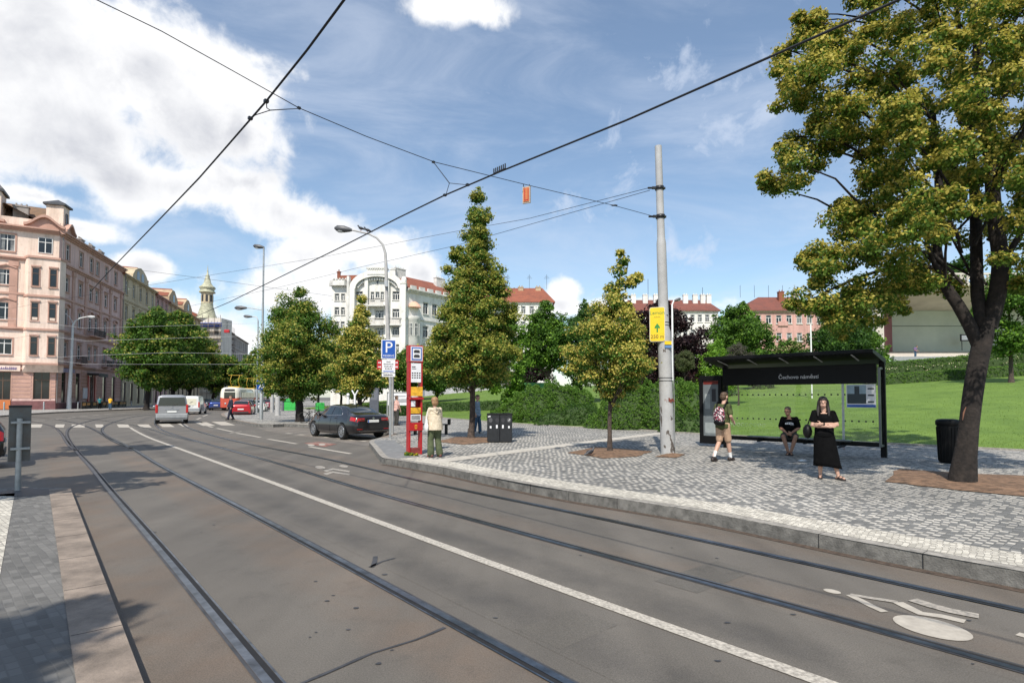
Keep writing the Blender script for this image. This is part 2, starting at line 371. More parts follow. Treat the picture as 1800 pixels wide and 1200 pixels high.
# ---------------------------------------------------------------- terrain, roads, pavements
PZ = .17
LE0 = Vector((15.7,17.5,0)); LN = Vector((.808,.588,0))
def hilld(x, y): return (x-LE0.x)*LN.x+(y-LE0.y)*LN.y
def smooth(a, b, t):
    t = max(0, min(1, (t-a)/(b-a))); return t*t*(3-2*t)
def hillz(x, y):
    d = hilld(x, y)
    if d <= 0: return PZ
    s = (x-LE0.x)*LN.y-(y-LE0.y)*LN.x                     # runs to the right
    k = .09*min(d, 36)
    k += smooth(36, 44, d)*2.2*smooth(-30, -8, s) + .02*max(0, min(d, 90)-44)
    bump = .06*math.sin(x*.31+1)*math.sin(y*.27)*min(1, d/6)
    return PZ+.02+k+bump
g = MB(); g.poly([(-1500,-1500,-.06),(1500,-1500,-.06),(1500,1500,-.06),(-1500,1500,-.06)])
struct(g.build('ground', EARTH))
g = MB(); g.poly([(-140,-60,0),(80,-60,0),(80,330,0),(-140,330,0)])
road = struct(g.build('road', ASPH))
# right pavement
kpx = [(1800,1036),(1480,972),(1241,921),(1000,880),(850,850),(780,834),(690,818)]
kerb = [G(*p) for p in kpx]
d0 = (kerb[0]-kerb[1]).normalized()
kerb = [kerb[0]+d0*60, kerb[0]+d0*5]+kerb
corner = [(676,816),(670,813),(664,805.5),(656,794),(649,784),(654,780),(668,776),(690,769),(640,760),(549,752),(500,749.8),(480,751),(449,750),(419,744),(403,739),(390,734),(388,730),(396,726.5),(402,725),(446,724),(468,713),(500,705.5)]
kerb2 = [G(*p) for p in corner]
allk = kerb+kerb2
poly = [(p.x,p.y) for p in allk]+[(-60,250),(80,250),(80,-60)]
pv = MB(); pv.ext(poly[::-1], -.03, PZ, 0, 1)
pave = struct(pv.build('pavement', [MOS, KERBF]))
k_ = MB(); near = [p for p in spline(kerb+kerb2[:6], .6)]
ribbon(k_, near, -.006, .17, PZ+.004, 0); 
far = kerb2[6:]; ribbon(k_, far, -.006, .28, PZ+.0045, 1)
# face joints
jp = spline(kerb, .25); acc = 0
for i in range(1, len(jp)):
    acc += (jp[i]-jp[i-1]).length
    if acc > 1.0 and jp[i].y > 0:
        acc = 0; t = (jp[i]-jp[i-1]).normalized(); n = Vector((t.y,-t.x,0)); p = jp[i]-n*.001
        k_.cbox((p.x, p.y, PZ/2+.001), (.006,.006,PZ), math.atan2(t.y,t.x), 2)
        k_.cbox((p.x+n.x*.085, p.y+n.y*.085, PZ+.0035), (.005,.17,.004), math.atan2(t.y,t.x), 2)
o = k_.build('kerb_stones', [KERB, KERBB, GROOVE], pave)
dv = MB(); ribbon(dv, spline(kerb[1:]+kerb2[:1], .5), -.13, -.004, .006, 0); dv.build('gutter_dirt', RUSTF, pave)
kp = spline(kerb, .6)
w_ = MB(); ribbon(w_, kp, .17, .78, PZ+.006); w_.build('white_edging', MOSW, pave)
s_ = MB(); a, b = G(778,806,PZ), G(1152,760.5,PZ); dd = (b-a).normalized(); nn = Vector((dd.y,-dd.x,0))*.62
a = a-dd*.7
L_ = (b-a).length; n_ = int(L_/.8)
for i in range(n_):
    p, q = a+dd*(i*L_/n_+.004), a+dd*((i+1)*L_/n_-.004)
    s_.poly([(v.x,v.y,PZ+.008) for v in (p, p+nn, q+nn, q)])
s_.build('slab_path', SLAB, pave)
g_ = MB(); ribbon(g_, spline(kerb[-1:]+kerb2[:6], .15)[:-2], .17, .95, PZ+.0065); g_.build('grey_corner', GREYP, pave)
def pit(px, z=PZ+.014):
    c = [G(x,y,PZ) for x,y in px]; m = MB(); ctr = sum(c, Vector())/len(c)
    ring = []
    for i in range(len(c)):
        a, b = c[i], c[(i+1)%len(c)]
        for k in range(4):
            p = a.lerp(b, k/4); ring.append(p+(ctr-p)*rnd.uniform(0,.09))
    inner = [p.lerp(ctr, .35)+Vector((0,0,.02+rnd.uniform(0,.015))) for p in ring]
    n = len(ring); vs = [(p.x,p.y,z) for p in ring]+[(p.x,p.y,p.z+.014) for p in inner]+[(ctr.x,ctr.y,z+.05)]
    m.add(vs, [(i,(i+1)%n,n+(i+1)%n,n+i) for i in range(n)]+[(n+i,n+(i+1)%n,2*n) for i in range(n)], 0, True)
    return struct(m.build('tree_pit', SOIL))
pit([(764,776),(800,768),(858,768),(862,778),(812,782)])
pit([(994,796),(1045,785),(1152,793),(1120,803),(1060,806)])
pit([(1150,803),(1180,796),(1205,799),(1190,805)])
pit([(1548,847),(1576,823),(1722,833),(1850,838),(1880,880),(1683,862)])
# park hill
ledge = [G(*p, PZ) for p in ((1800,792),(1563,780),(1237,763),(1077,752.5),(1000,750),(904,744),(824,738),(690,727))]
ledge = [ledge[0]+Vector((.588,-.808,0))*40]+ledge+[ledge[-1]+Vector((-.6,.8,0))*30]
ed = spline(ledge, 1.2)
ds = [0,.15,.6,1.2,2,3,4,5,6.5,8,10,12,15,18,21,24,27,30,33,36,38,40,42,44,48,54,64,80,110,160]
m = MB(); vs = []; nd = len(ds)
for p in ed:
    for d in ds:
        x, y = p.x+LN.x*d, p.y+LN.y*d
        vs.append((x, y, PZ+.012 if d == 0 else max(hillz(x,y), PZ+.03)))
fs = [(i*nd+j, (i+1)*nd+j, (i+1)*nd+j+1, i*nd+j+1) for i in range(len(ed)-1) for j in range(nd-1)]
m.add(vs, [f[::-1] for f in fs], 0, True); hill = struct(m.build('lawn', LAWN))
e_ = MB(); ribbon(e_, ed, -.12, .02, PZ+.05, 0)
ribbon(e_, ed, -.12, -.119, PZ+.05, 0)
for off in (-.12, .02):
    vs = []; 
    for i, p in enumerate(ed):
        t = ed[min(i+1,len(ed)-1)]-ed[max(i-1,0)]; t.normalize(); q = p+Vector((t.y,-t.x,0))*off
        vs += [(q.x,q.y,PZ),(q.x,q.y,PZ+.05)]
    e_.add(vs, [(2*i,2*i+1,2*i+3,2*i+2) for i in range(len(ed)-1)])
e_.build('lawn_edging', KERB, hill)
# grass blades over the near part of the lawn
def blades(n, dmax, h0, h1, seed):
    r = np.random.default_rng(seed); E = np.array([[p.x,p.y] for p in ed]); 
    i = r.integers(0, len(ed)-1, n); t = r.random(n)[:,None]
    d = (r.random(n)**2*dmax+.02)[:,None]
    xy = E[i]*(1-t)+E[i+1]*t+d*np.array([[LN.x,LN.y]])
    z = np.array([hillz(x,y) for x,y in xy])-.01
    a = r.random(n)*math.pi; h = r.uniform(h0,h1,n); w = r.uniform(.005,.012,n)
    c, s = np.cos(a)*w, np.sin(a)*w
    lean = r.normal(0,.03,(n,2))
    V = np.zeros((n,3,3)); V[:,0] = np.c_[xy[:,0]-c, xy[:,1]-s, z]; V[:,1] = np.c_[xy[:,0]+c, xy[:,1]+s, z]; V[:,2] = np.c_[xy+lean, z+h]
    u = r.random(n)[:,None]
    colr = np.array([[.075,.14,.016]])*(1-u)+np.array([[.20,.27,.05]])*u
    return V, colr
def trimesh(name, V, C, mat, parent=None, k=3):
    n = len(V); me = bpy.data.meshes.new(name)
    me.vertices.add(n*k); me.vertices.foreach_set('co', np.ascontiguousarray(V.reshape(-1), dtype=np.float32))
    me.loops.add(n*k); me.loops.foreach_set('vertex_index', np.arange(n*k, dtype=np.int32))
    me.polygons.add(n); me.polygons.foreach_set('loop_start', np.arange(0, n*k, k, dtype=np.int32)); me.polygons.foreach_set('loop_total', np.full(n, k, dtype=np.int32))
    ca = me.attributes.new('Col', 'FLOAT_COLOR', 'FACE')
    ca.data.foreach_set('color', np.ascontiguousarray(np.c_[C, np.ones(n)].reshape(-1), dtype=np.float32))
    me.materials.append(mat); me.update(calc_edges=True); me.validate()
    o = bpy.data.objects.new(name, me); COL.objects.link(o)
    if parent is not None: o.parent = parent
    return o
V, C = blades(210000, 30, .03, .075, 3)
o = trimesh('grass', V, C, LEAF); tag(o, 'short mown grass growing on the bank behind the bus shelter', 'grass'); o['kind'] = 'stuff'
# left platform
pa, pb = G(123,857,.10), G(250,1197,.10); dl = (pb-pa).normalized()
pc = pb+dl*14
lp = [(pa.x,pa.y),(-60,11.9),(-60,-20),(pc.x,pc.y)]
m = MB(); m.ext(lp, -.03, .10, 0, 1); lpav = struct(m.build('pavement', [MOSB, KERBB]))
m = MB(); q = [pc+(pa-pc)*(i/30) for i in range(31)]
ribbon(m, q, -.31, .004, .106, 0)
for i in range(9):
    p = pa+dl*(1.0+i*1.25); nrm = Vector((dl.y,-dl.x,0))
    m.cbox((p.x-nrm.x*-.15, p.y-nrm.y*-.15, .1045), (.31,.008,.005), math.atan2(nrm.y,nrm.x), 1)
m.build('kerb_stones', [KERBB, GROOVE], lpav)
wa, wb = G(26,866,.1045), G(1,1005,.1045); wd0 = (wb-wa).normalized(); m = MB(); ribbon(m, [wb+wd0*9, wb, wa], -.42, 0, .1045); m.build('white_edging', MOSW, lpav)
m = MB(); m.poly([tuple(G(x,y,.1045)) for x,y in ((-40,870),(40,857),(96,860),(100,868),(30,872))][::-1]); m.build('dark_strip', TAR, lpav)  # dark strip along the far edge of the pavement
# far left pavement before the corner house
fe = [G(*p) for p in ((0,733),(49,729),(110,725.5),(191,722),(275,718.5))]
fe = [fe[0]+Vector((-30,-16,0))]+fe+[Vector((-60,104,0)), Vector((-95,220,0))]
m = MB(); m.ext([(p.x,p.y) for p in fe]+[(-140,220),(-140,20)], -.03, .14, 0, 1)
fpav = struct(m.build('pavement', [MOSF, KERBB]))
m = MB(); ribbon(m, fe, -.3, .01, .146, 0); m.build('kerb_stones', KERBB, fpav)
# ---------------------------------------------------------------- tram tracks
def world(px): return [G(*p) for p in px]
def extend(P, n): return [P[0]+(P[0]-P[1]).normalized()*n]+P
L1 = extend(world([(470,1200),(300,990),(183,852),(161,823),(133,792),(117,764),(124,751),(149,742),(182,734.5),(233,728.5),(300,722)]), 14)
L2 = extend(world([(991,1197),(500,932),(278,816),(233,788),(187,765),(180,754),(194,744.5),(233,733),(270,728),(320,722)]), 14)
RL = extend(world([(1800,1180),(1380,1063),(999,960),(720,884),(610,853),(500,818),(358,779),(303,763),(281,754),(272,743),(278,734),(310,724)]), 14)
RR = extend(world([(1800,1073),(1380,981),(1000,898.5),(793,857),(683,831.5),(573,806),(437,780),(370,764),(335,753),(320,743),(325,733),(345,724)]), 14)
B1 = world([(133,792),(121,783),(103,757),(85,747),(50,740),(0,734)])
B2 = world([(233,788),(203,777),(170,757),(140,745),(96,736.5),(40,731)])
B3 = world([(358,779),(305,767.5),(258,753),(215,744),(160,737),(110,732.5)])
def relax(S, it=10):
    S = [Vector(p) for p in S]
    for _ in range(it): S = [S[0]]+[S[i]*.5+(S[i-1]+S[i+1])*.25 for i in range(1, len(S)-1)]+[S[-1]]
    return S
def track(label, ra, rb, groove_in=True):
    c = Vector(ra[len(ra)//2])
    t = thing('tram_track', label, 'tram track', (c.x,c.y,0))
    for P, sgn in ((ra, 1), (rb, -1)):
        S = relax(spline(P, .4), 14); m = MB()
        ribbon(m, S, -.030, .030, .011, 0)
        ribbon(m, S, .030*sgn, .072*sgn, .008, 1) if sgn > 0 else ribbon(m, S, -.072, -.030, .008, 1)
        ribbon(m, S, .072*sgn, .088*sgn, .011, 0) if sgn > 0 else ribbon(m, S, -.088, -.072, .011, 0)
        ribbon(m, S, -.055, -.030, .008, 2) if sgn > 0 else ribbon(m, S, .030, .055, .008, 2)
        m.build('rail', [STEEL, GROOVE, TAR], t)
    return t
track('pair of tram rails nearest the camera, curving sharply right at the junction', L1, L2)
track('pair of tram rails running closest along the bus stop kerb', RL, RR)
track('worn branch tram rails splitting off towards the left edge of the junction', B1, B2)
t = thing('tram_rail', 'single curved rail crossing the junction behind the silver van side', 'tram rail', tuple(B3[2]))
m = MB(); S = spline(B3, .5); ribbon(m, S, -.03, .03, .0125, 0); ribbon(m, S, .03, .08, .0095, 1); m.build('rail', [STEEL, GROOVE], t)
def fade_strip(name, pts, offs, wts, z, mat):
    m = MB(); vs = []; k = len(pts); n = len(offs); W_ = []
    for i, p in enumerate(pts):
        t = pts[min(i+1,k-1)]-pts[max(i-1,0)]; t.z = 0; t.normalize(); q = Vector((t.y,-t.x,0)); e = min(1, (k-1-i)/8)
        for o, w in zip(offs, wts): v = p+q*o; vs.append((v.x,v.y,z)); W_.append(w*e)
    m.add(vs, [(i*n+j, i*n+j+1, (i+1)*n+j+1, (i+1)*n+j) for i in range(k-1) for j in range(n-1)])
    o = m.build(name, mat, road); at = o.data.attributes.new('Fade', 'FLOAT', 'POINT'); at.data.foreach_set('value', W_); return o
R_ = {k: relax(spline(P, .4), 14) for k, P in (('a',L1[:7]),('b',L2[:6]),('c',RL),('d',RR))}
fade_strip('brown_strip', R_['a'], (-1.05,-.75,-.15,0), (0,1,1,.8), .0010, ASPHB)
fade_strip('brown_strip', R_['b'], (-.85,-.55,-.1,0), (0,.9,1,1), .0010, ASPHB)
fade_strip('brown_strip', R_['c'], (-.2,-.02,.3,.75), (0,.5,.6,0), .0010, ASPHB)
fade_strip('brown_strip', R_['d'], (.02,.15,.5,.8), (.2,.6,.7,0), .0012, ASPHB)
for k, o_ in (('b',.55),('c',-.8)): fade_strip('wheel_track', R_[k], (o_-.3,o_-.1,o_+.1,o_+.3), (0,.9,.9,0), .0018, POLISH)
m = MB()
for q in (((905,1105),(1010,1070),(1085,1098),(985,1140)),((1150,1020),(1260,985),(1330,1003),(1225,1042))):
    m.poly([tuple(G(x,y,.0026)) for x,y in q][::-1])
m.build('asphalt_patch', PATCH, road)
# ---------------------------------------------------------------- road markings
CL = relax(spline(extend(world([(1457,1203),(1190,1107),(1000,1041),(778,959),(610,897),(500,856),(380,812),(300,783),(262,769),(236,756),(229,751)]), 10), .4), 10)
m = MB(); ribbon(m, CL, -.068, .068, .007); m.build('centre_line', PAINT, road)
def lane_dash(ends, w=.13):
    for a, b in ends:
        A, B = G(*a), G(*b); m = MB(); ribbon(m, [A, A.lerp(B,.5), B], -w/2, w/2, .007); m.build('lane_dash', PAINTS, road)
lane_dash([((363,748),(374,751)),((381,752.5),(410,759)),((416,761),(458,768.5)),((471,771.5),(522,780)),((544,785),(617,797.5)),((350,741),(356,743)),((346,737),(353,734)),((357,731.5),(365,728.5))], .16)
lane_dash([((59,740.5),(80,739)),((88,737.4),(105,736)),((120,734.4),(133,733)),((140,732),(154,730.8)),((163,730),(175,729)),((183,728),(196,727)),((207,726.4),(220,725.5))], .18)
for i in range(7):
    lane_dash([((503+i*22,761+i*2.3),(512+i*22,762+i*2.3))], .2)
for x0, x1, w in ((20,45,-3),(50,75,-3),(98,114,-2),(126,149,0),(167,181,2),(205,225,4),(241,261,6),(276,297,10),(309,320,12),(341,363,16),(371,396,18)):
    ya, yb = (751, 745.5) if x0 < 270 else (750-(x0-276)*.03, 743.6-(x0-276)*.03)
    m = MB(); m.poly([tuple(G(x,y,.007)) for x,y in ((x0+w,ya),(x1+w,ya),(x1,yb),(x0,yb))]); m.build('crosswalk_stripe', PAINTS, road)
# bicycle mark in the near lane
def c5(x, y): return (1380+x/4.2857, 960+y/4.2857)
def ellpx(cx, cy, ax, ay, ang, n=28):
    return [(cx+ax*math.cos(t)*math.cos(ang)-ay*math.sin(t)*math.sin(ang), cy+ax*math.cos(t)*math.sin(ang)+ay*math.sin(t)*math.cos(ang)) for t in [2*math.pi*i/n for i in range(n)]]
def flat(m, px, z=.007, k=0): m.poly([tuple(G(x,y,z)) for x,y in px], k)
m = MB()
flat(m, [c5(*p) for p in ellpx(1115,612,312,66,.235)])
flat(m, [c5(*p) for p in ellpx(355,336,68,14,.2)])
def stroke(m, pts, w, z, k=0):
    ribbon(m, [G(*c5(*p)) for p in pts], -w/2, w/2, z, k)
stroke(m, [(485,368),(560,405),(650,452),(750,497)], .075, .0074)
stroke(m, [(850,425),(920,460),(1020,508),(1180,530),(1355,570)], .10, .0078)
stroke(m, [(1750,662),(1830,684)], .09, .007)
stroke(m, [(490,366),(640,392),(760,410),(850,425)], .07, .0082, 1)
stroke(m, [(960,405),(1100,450),(1250,490),(1460,530)], .13, .0086, 1)
m.build('bicycle_mark', [PAINTS, PAINTW], road)
m = MB()
flat(m, ellpx(563,821,9,2.6,.1)); flat(m, ellpx(604,819,8,2,.1))
for dy in (0, 5.2):
    flat(m, [(568,826.5+dy),(585,822.5+dy),(615,827+dy),(614,829.5+dy),(586,825.3+dy),(574,829.2+dy)])
m.build('lane_arrow_mark', PAINTW, road)
m = MB(); flat(m, [(534,778.5),(560,776.2),(592,780),(570,785)]); m.build('red_lane_patch', PAINTR, road)
m = MB(); ribbon(m, [G(539,781),G(552,778.5),G(581,780)], -.05, .05, .0085); flat(m, ellpx(547,782,6,1.5,0), .009); flat(m, ellpx(566,781,6,1.5,0), .009)
m.build('bicycle_mark', PAINT, road)
m = MB(); ribbon(m, [G(*p) for p in ((403,762),(425,757.5),(448,758.5))], -.06, .06, .0085); m.build('bicycle_mark', PAINTW, road)
m = MB(); flat(m, [(449,751.3),(500,750.3),(549,753),(640,761),(688,769.5),(655,779.5),(647,784),(600,776.5),(503,763),(470,757)][::-1], .002); m.build('parking_bay', SETTS, road)
# tar seams and scuffs
def seam(px, w):
    P = spline([G(*p) for p in px], .12); m = MB(); vs = []; k = len(P)
    for i, p in enumerate(P):
        t = (P[min(i+1,k-1)]-P[max(i-1,0)]).normalized(); n = Vector((t.y,-t.x,0)); a = w*rnd.uniform(.6,1.3)
        vs += [(p.x+n.x*a, p.y+n.y*a, .0065), (p.x-n.x*a, p.y-n.y*a, .0065)]
    m.add(vs, [(2*i,2*i+1,2*i+3,2*i+2) for i in range(k-1)]); m.build('tar_seam', TAR, road)
seam([(782,1103),(730,1125),(655,1148),(600,1172),(529,1202)], .014)
seam([(654,997),(658,990),(660,978)], .022); seam([(650,997),(672,987),(694,981)], .018)
seam([(284,769),(240,777),(200,786)], .02)
m = MB()
for i in range(26):
    x, y = rnd.choice([(rnd.uniform(500,700), rnd.uniform(1000,1170)), (rnd.uniform(820,1750), rnd.uniform(900,1180)), (rnd.uniform(250,450), rnd.uniform(820,960))])
    p = G(x,y); a = rnd.random()*3; n = 7; r0 = rnd.uniform(.008,.022)
    m.poly([(p.x+r0*rnd.uniform(.6,1.2)*1.6*math.cos(6.283*i/n), p.y+r0*rnd.uniform(.6,1.2)*math.sin(6.283*i/n), .0062) for i in range(n)])
m.build('oil_spots', TAR, road)
# ---------------------------------------------------------------- buildings
def frame(O, U):
    U = Vector((U[0],U[1],0)).normalized(); Y = Vector((-U.y,U.x,0))
    return Matrix(((U.x,Y.x,0,O[0]),(U.y,Y.y,0,O[1]),(0,0,1,O[2]),(0,0,0,1)))
WC = {}
WFR = pm('window_frame', (.72,.71,.68), .5, 0, .1, 3)
WFD = pm('brown_window_frame', (.12,.07,.045), .5, 0, .1, 3)
def win_mesh(w, h, kind, fm):
    key = (round(w,2), round(h,2), kind, fm.name)
    if key in WC: return WC[key]
    t = .075 if w > .8 else .05; m = MB()
    m.box(0,0,0,t,.08,h); m.box(w-t,0,0,w,.08,h); m.box(t,0,0,w-t,.08,t); m.box(t,0,h-t,w-t,.08,h)
    th = h*.68
    if kind in ('std','tri','pair'):
        m.box(t,.003,th,w-t,.078,th+.09)
        n = {'std':2,'tri':3,'pair':2}[kind]
        for i in range(1, n): m.box(w*i/n-.05,.005,t,w*i/n+.05,.075,th); 
        if kind != 'std' or w > 1.1: m.box(w/2-.03,.006,th+.09,w/2+.03,.074,h-t)
    elif kind == 'narrow': m.box(t,.003,th,w-t,.078,th+.08)
    elif kind == 'grid':
        for i in range(1,3): m.box(w*i/3-.03,.005,t,w*i/3+.03,.07,h-t)
        for i in range(1,3): m.box(t,.004,h*i/3-.03,w-t,.072,h*i/3+.03)
    def me(b, name, mats):
        x = bpy.data.meshes.new(name); x.from_pydata(b.v, [], b.f)
        for q in mats: x.materials.append(q)
        x.polygons.foreach_set('material_index', b.mi); return x
    p1 = MB().box(t*.5,.045,t*.5,w-t*.5,.06,h-t*.5)
    p2 = MB().box(t*.5,.045,t*.5,w-t*.5,.06,h-t*.5)
    p2.box(t,.0405,h*.05,w*.34,.0445,h*.95,1); p2.box(w*.7,.0405,h*.05,w-t,.0445,h*.95,1)
    WC[key] = (me(m,'window',[fm]), me(p1,'pane',[PANE]), me(p2,'pane',[PANE,PANEL])); return WC[key]
class Bldg:
    def __init__(s, name, label, cat, loc, wall, trim, group=None, fm=None, maxwin=96):
        s.t = thing(name, label, cat, loc, 0, group); s.wall = wall; s.trim = trim; s.fm = fm or WFR
        s.w = MB(); s.tr = MB(); s.n = 0; s.maxwin = maxwin
    def window(s, M, u, v, w, h, kind, depth, fm=None, dark=None):
        a, b, c = win_mesh(w, h, kind, fm or s.fm)
        o = bpy.data.objects.new('window', a); COL.objects.link(o); o.parent = s.t
        o.matrix_local = Matrix.Translation(-Vector(s.t.location)) @ M @ Matrix.Translation((u,depth,v))
        p = bpy.data.objects.new('pane', b if dark or rnd.random() < .6 else c); COL.objects.link(p); p.parent = o; s.n += 1
    def face(s, M, W, z0, z1, wins, depth=.22, sill=True, hood=None, surround=0, fm=None, m=0, y=0):
        s.w.M = M; s.tr.M = M
        us = sorted({0, W} | {a for q in wins for a in (q[0], q[0]+q[2])}); vz = sorted({z0, z1} | {a for q in wins for a in (q[1], q[1]+q[3])})
        for i in range(len(us)-1):
            for j in range(len(vz)-1):
                cu, cv = (us[i]+us[i+1])/2, (vz[j]+vz[j+1])/2
                if any(q[0] < cu < q[0]+q[2] and q[1] < cv < q[1]+q[3] for q in wins): continue
                s.w.quad((us[i],y,vz[j]),(us[i+1],y,vz[j]),(us[i+1],y,vz[j+1]),(us[i],y,vz[j+1]), m)
        for q in wins:
            u, v, w, h = q[:4]; kind = q[4] if len(q) > 4 else 'std'; d = y+depth
            s.w.quad((u,y,v),(u,d,v),(u,d,v+h),(u,y,v+h),m); s.w.quad((u+w,d,v),(u+w,y,v),(u+w,y,v+h),(u+w,d,v+h),m)
            s.w.quad((u,y,v+h),(u,d,v+h),(u+w,d,v+h),(u+w,y,v+h),m); s.w.quad((u,d,v),(u,y,v),(u+w,y,v),(u+w,d,v),m)
            s.window(M, u, v, w, h, kind, d-.09, fm)
            if sill: s.tr.box(u-.12,y-.14,v-.14,u+w+.12,y+.1,v-.01)
            if surround:
                a = surround; s.tr.box(u-a,y-.05,v,u-.005,y+.02,v+h+a); s.tr.box(u+w+.005,y-.05,v,u+w+a,y+.02,v+h+a); s.tr.box(u-.005,y-.05,v+h+.005,u+w+.005,y+.02,v+h+a)
            if hood == 'flat': s.tr.box(u-.2,y-.22,v+h+.28,u+w+.2,y+.02,v+h+.42)
            if hood in ('ped','arch'):
                n = 8; pts = []
                for k in range(n+1):
                    x = u-.28+(w+.56)*k/n; f = k/n
                    z = v+h+.34+(.34*(1-abs(2*f-1)) if hood == 'ped' else .36*math.sin(math.pi*f)**.7)
                    pts.append((x,z))
                s.tr.prism([(p[0],p[1]) for p in pts]+[(p[0],p[1]-.16) for p in pts[::-1]], y-.24, y+.02)
                s.tr.box(u-.1,y-.06,v+h+.08,u+w+.1,y+.02,v+h+.30)
    def band(s, M, u0, u1, z0, z1, out, y=0, steps=1):
        s.tr.M = M
        for k in range(steps):
            a = z0+(z1-z0)*k/steps; b = z0+(z1-z0)*(k+1)/steps
            s.tr.box(u0,y-out*(k+1)/steps,a,u1,y+.05+.001*k,b)
    def solid(s, M, W, D, z0, z1):      # rough back and sides of a block
        s.w.M = M
        s.w.quad((W,.0,z0),(W,D,z0),(W,D,z1),(W,.0,z1)); s.w.quad((0,D,z0),(0,0,z0),(0,0,z1),(0,D,z1)); s.w.quad((W,D,z0),(0,D,z0),(0,D,z1),(W,D,z1))
        s.w.quad((0,.0,z1-.01),(W,.0,z1-.01),(W,D,z1-.01),(0,D,z1-.01))
    def done(s, extra=()):
        s.w.build('wall', [s.wall]+list(extra), s.t); 
        if s.tr.v: s.tr.build('trim', s.trim, s.t)
        return s.t
def gable_roof(M, W, D, z0, rise, mat, parent, over=.4, hip=0, name='roof', side=0.):
    m = MB(M); a = -over; b = W+over; th = .18
    r = [(a,-over,z0),(b,-over,z0),(b-hip,D/2,z0+rise),(a+hip,D/2,z0+rise),(a,D+over,z0),(b,D+over,z0)]
    m.add(r, [(0,1,2,3),(5,4,3,2),(1,5,2),(4,0,3)], 0)
    m.box(a,-over,z0-th,b,D+over,z0-.004)
    return m.build(name, mat, parent)
ROOFT = tiles('orange_tiles', (.34,.105,.055), (.21,.07,.042))
ROOFD = tiles('dull_red_tiles', (.24,.075,.05), (.16,.06,.045))
ROOFO = tiles('old_brown_tiles', (.26,.15,.08), (.17,.11,.075))
SLATE = pm('slate', (.06,.062,.07), .6, 0, .3, 2)
PINKW = plaster('pink_plaster', (.72,.50,.45))
PINKL = plaster('pale_pink_render', (.86,.68,.57))
PINKT = pm('salmon_trim', (.52,.31,.24), .8, 0, .16, .7)
PLINTH = pm('maroon_plinth', (.20,.085,.085), .8, 0, .2, 2)
CREAMW = plaster('cream_plaster', (.60,.50,.34))
ROSEW = plaster('rose_plaster', (.48,.30,.27))
OCHREW = plaster('ochre_plaster', (.50,.38,.25))
GREYW = plaster('grey_plaster', (.40,.36,.33))
WHITEW = plaster('white_plaster', (.80,.78,.74), .85)
WHITET = pm('white_trim', (.66,.64,.60), .85, 0, .2, .8)
PINK2 = plaster('far_pink_plaster', (.62,.36,.32))
STEELG = pm('iron_balcony', (.05,.045,.045), .6, .3, .2)
def chimney(b, M, x, y, z, w=.9, d=.6, h=1.4, mat=None, pots=2):
    m = MB(M); m.box(x-w/2,y-d/2,z-1.6,x+w/2,y+d/2,z+h); m.box(x-w/2-.08,y-d/2-.08,z+h,x+w/2+.08,y+d/2+.08,z+h+.14)
    for i in range(pots):
        xx = x-w/2+w*(i+.5)/pots; m.tube([M.inverted() @ (M @ Vector((xx,y,z+h+.14))), (xx,y,z+h+.5)], .1, 6)
    return m.build('chimney', mat or WHITET, b)
# ---- the pink corner house
KB = Vector((-61,76,.14)); rd = Vector((-.299,.954,0)).normalized(); fd = Vector((.85,.53,0)).normalized()
FW = 15.0; KA = KB-fd*FW; RW = 24.4
Hc = 23.9
b = Bldg('corner_house', 'pink five storey corner tenement with oriel and curved gables at far left', 'building', tuple(KB), PINKW, PINKT)
MF = frame(KA, fd); MR = frame(KB, rd)
lv = [(7.15,2.05),(11.65,2.25),(16.2,2.0),(20.6,2.2)]
wf = []; 
for i, (v, h) in enumerate(lv):
    for u in (2.2, 5.6, 8.9): wf.append((u, v, 1.55, h, 'std'))
b.face(MF, FW, 6.0, 10.4, wf[:3], surround=.18, m=1)
b.face(MF, FW, 10.4, 19.6, wf[3:9], surround=.16, hood='ped', m=1)
b.face(MF, FW, 19.6, Hc, wf[9:12], surround=.2, m=1)
gs = [(1.6,1.3,2.2,3.8,'tri'),(5.3,.6,1.7,4.6,'std'),(8.85,1.3,1.6,3.6,'std'),(12.7,1.35,1.7,3.7,'std')]
b.face(MF, FW, 0, 6.0, gs, fm=WFD, sill=False, surround=.14)
ru = [2.0,6.4,10.1,12.4,16.1,20.2]; rw = 1.25
wr = [(u, v, rw, h, 'std') for (v, h) in lv for u in ru]
b.face(MR, RW, 6.0, 10.4, wr[:6], surround=.15, hood='flat')
b.face(MR, RW, 10.4, 15.2, wr[6:12], surround=.15, hood='arch')
b.face(MR, RW, 15.2, 19.6, wr[12:18], surround=.15, hood='flat')
b.face(MR, RW, 19.6, Hc, wr[18:], surround=.15)
b.face(MR, RW, 0, 6.0, [(1.8,.9,1.4,4.2,'narrow'),(6.3,.9,1.5,4.2,'narrow'),(10.9,.3,1.9,4.9,'pair'),(16.2,.7,1.6,4.3,'narrow'),(20.2,.7,1.6,4.3,'narrow')], fm=WFD, sill=False)
for M, W in ((MF, FW), (MR, RW)):
    b.band(M, -.0, W, 5.7, 6.15, .28, steps=2); b.band(M, 0, W, 10.3, 10.75, .3, steps=2); b.band(M, 0, W, 15.0, 15.25, .16); b.band(M, 0, W, 19.5, 19.95, .36, steps=2); b.band(M, 0, W, Hc-.5, Hc+.1, .7, steps=3)
    for k in range(9):                                   # rusticated courses
        z = 1.5+k*.46
        b.tr.box(0,-.03,z,W,.02,z+.07) if False else None
    for k in range(8):
        for (x0, x1) in (((3.95,5.1),(7.15,8.65),(10.6,12.5),(14.55,W)) if W == FW else ((0,1.65),(3.35,6.15),(7.95,10.75),(12.95,16.05),(17.95,20.05),(21.95,W))):
            b.tr.M = M; b.tr.box(x0,-.045,1.5+k*.5,x1,.01,1.5+k*.5+.40)
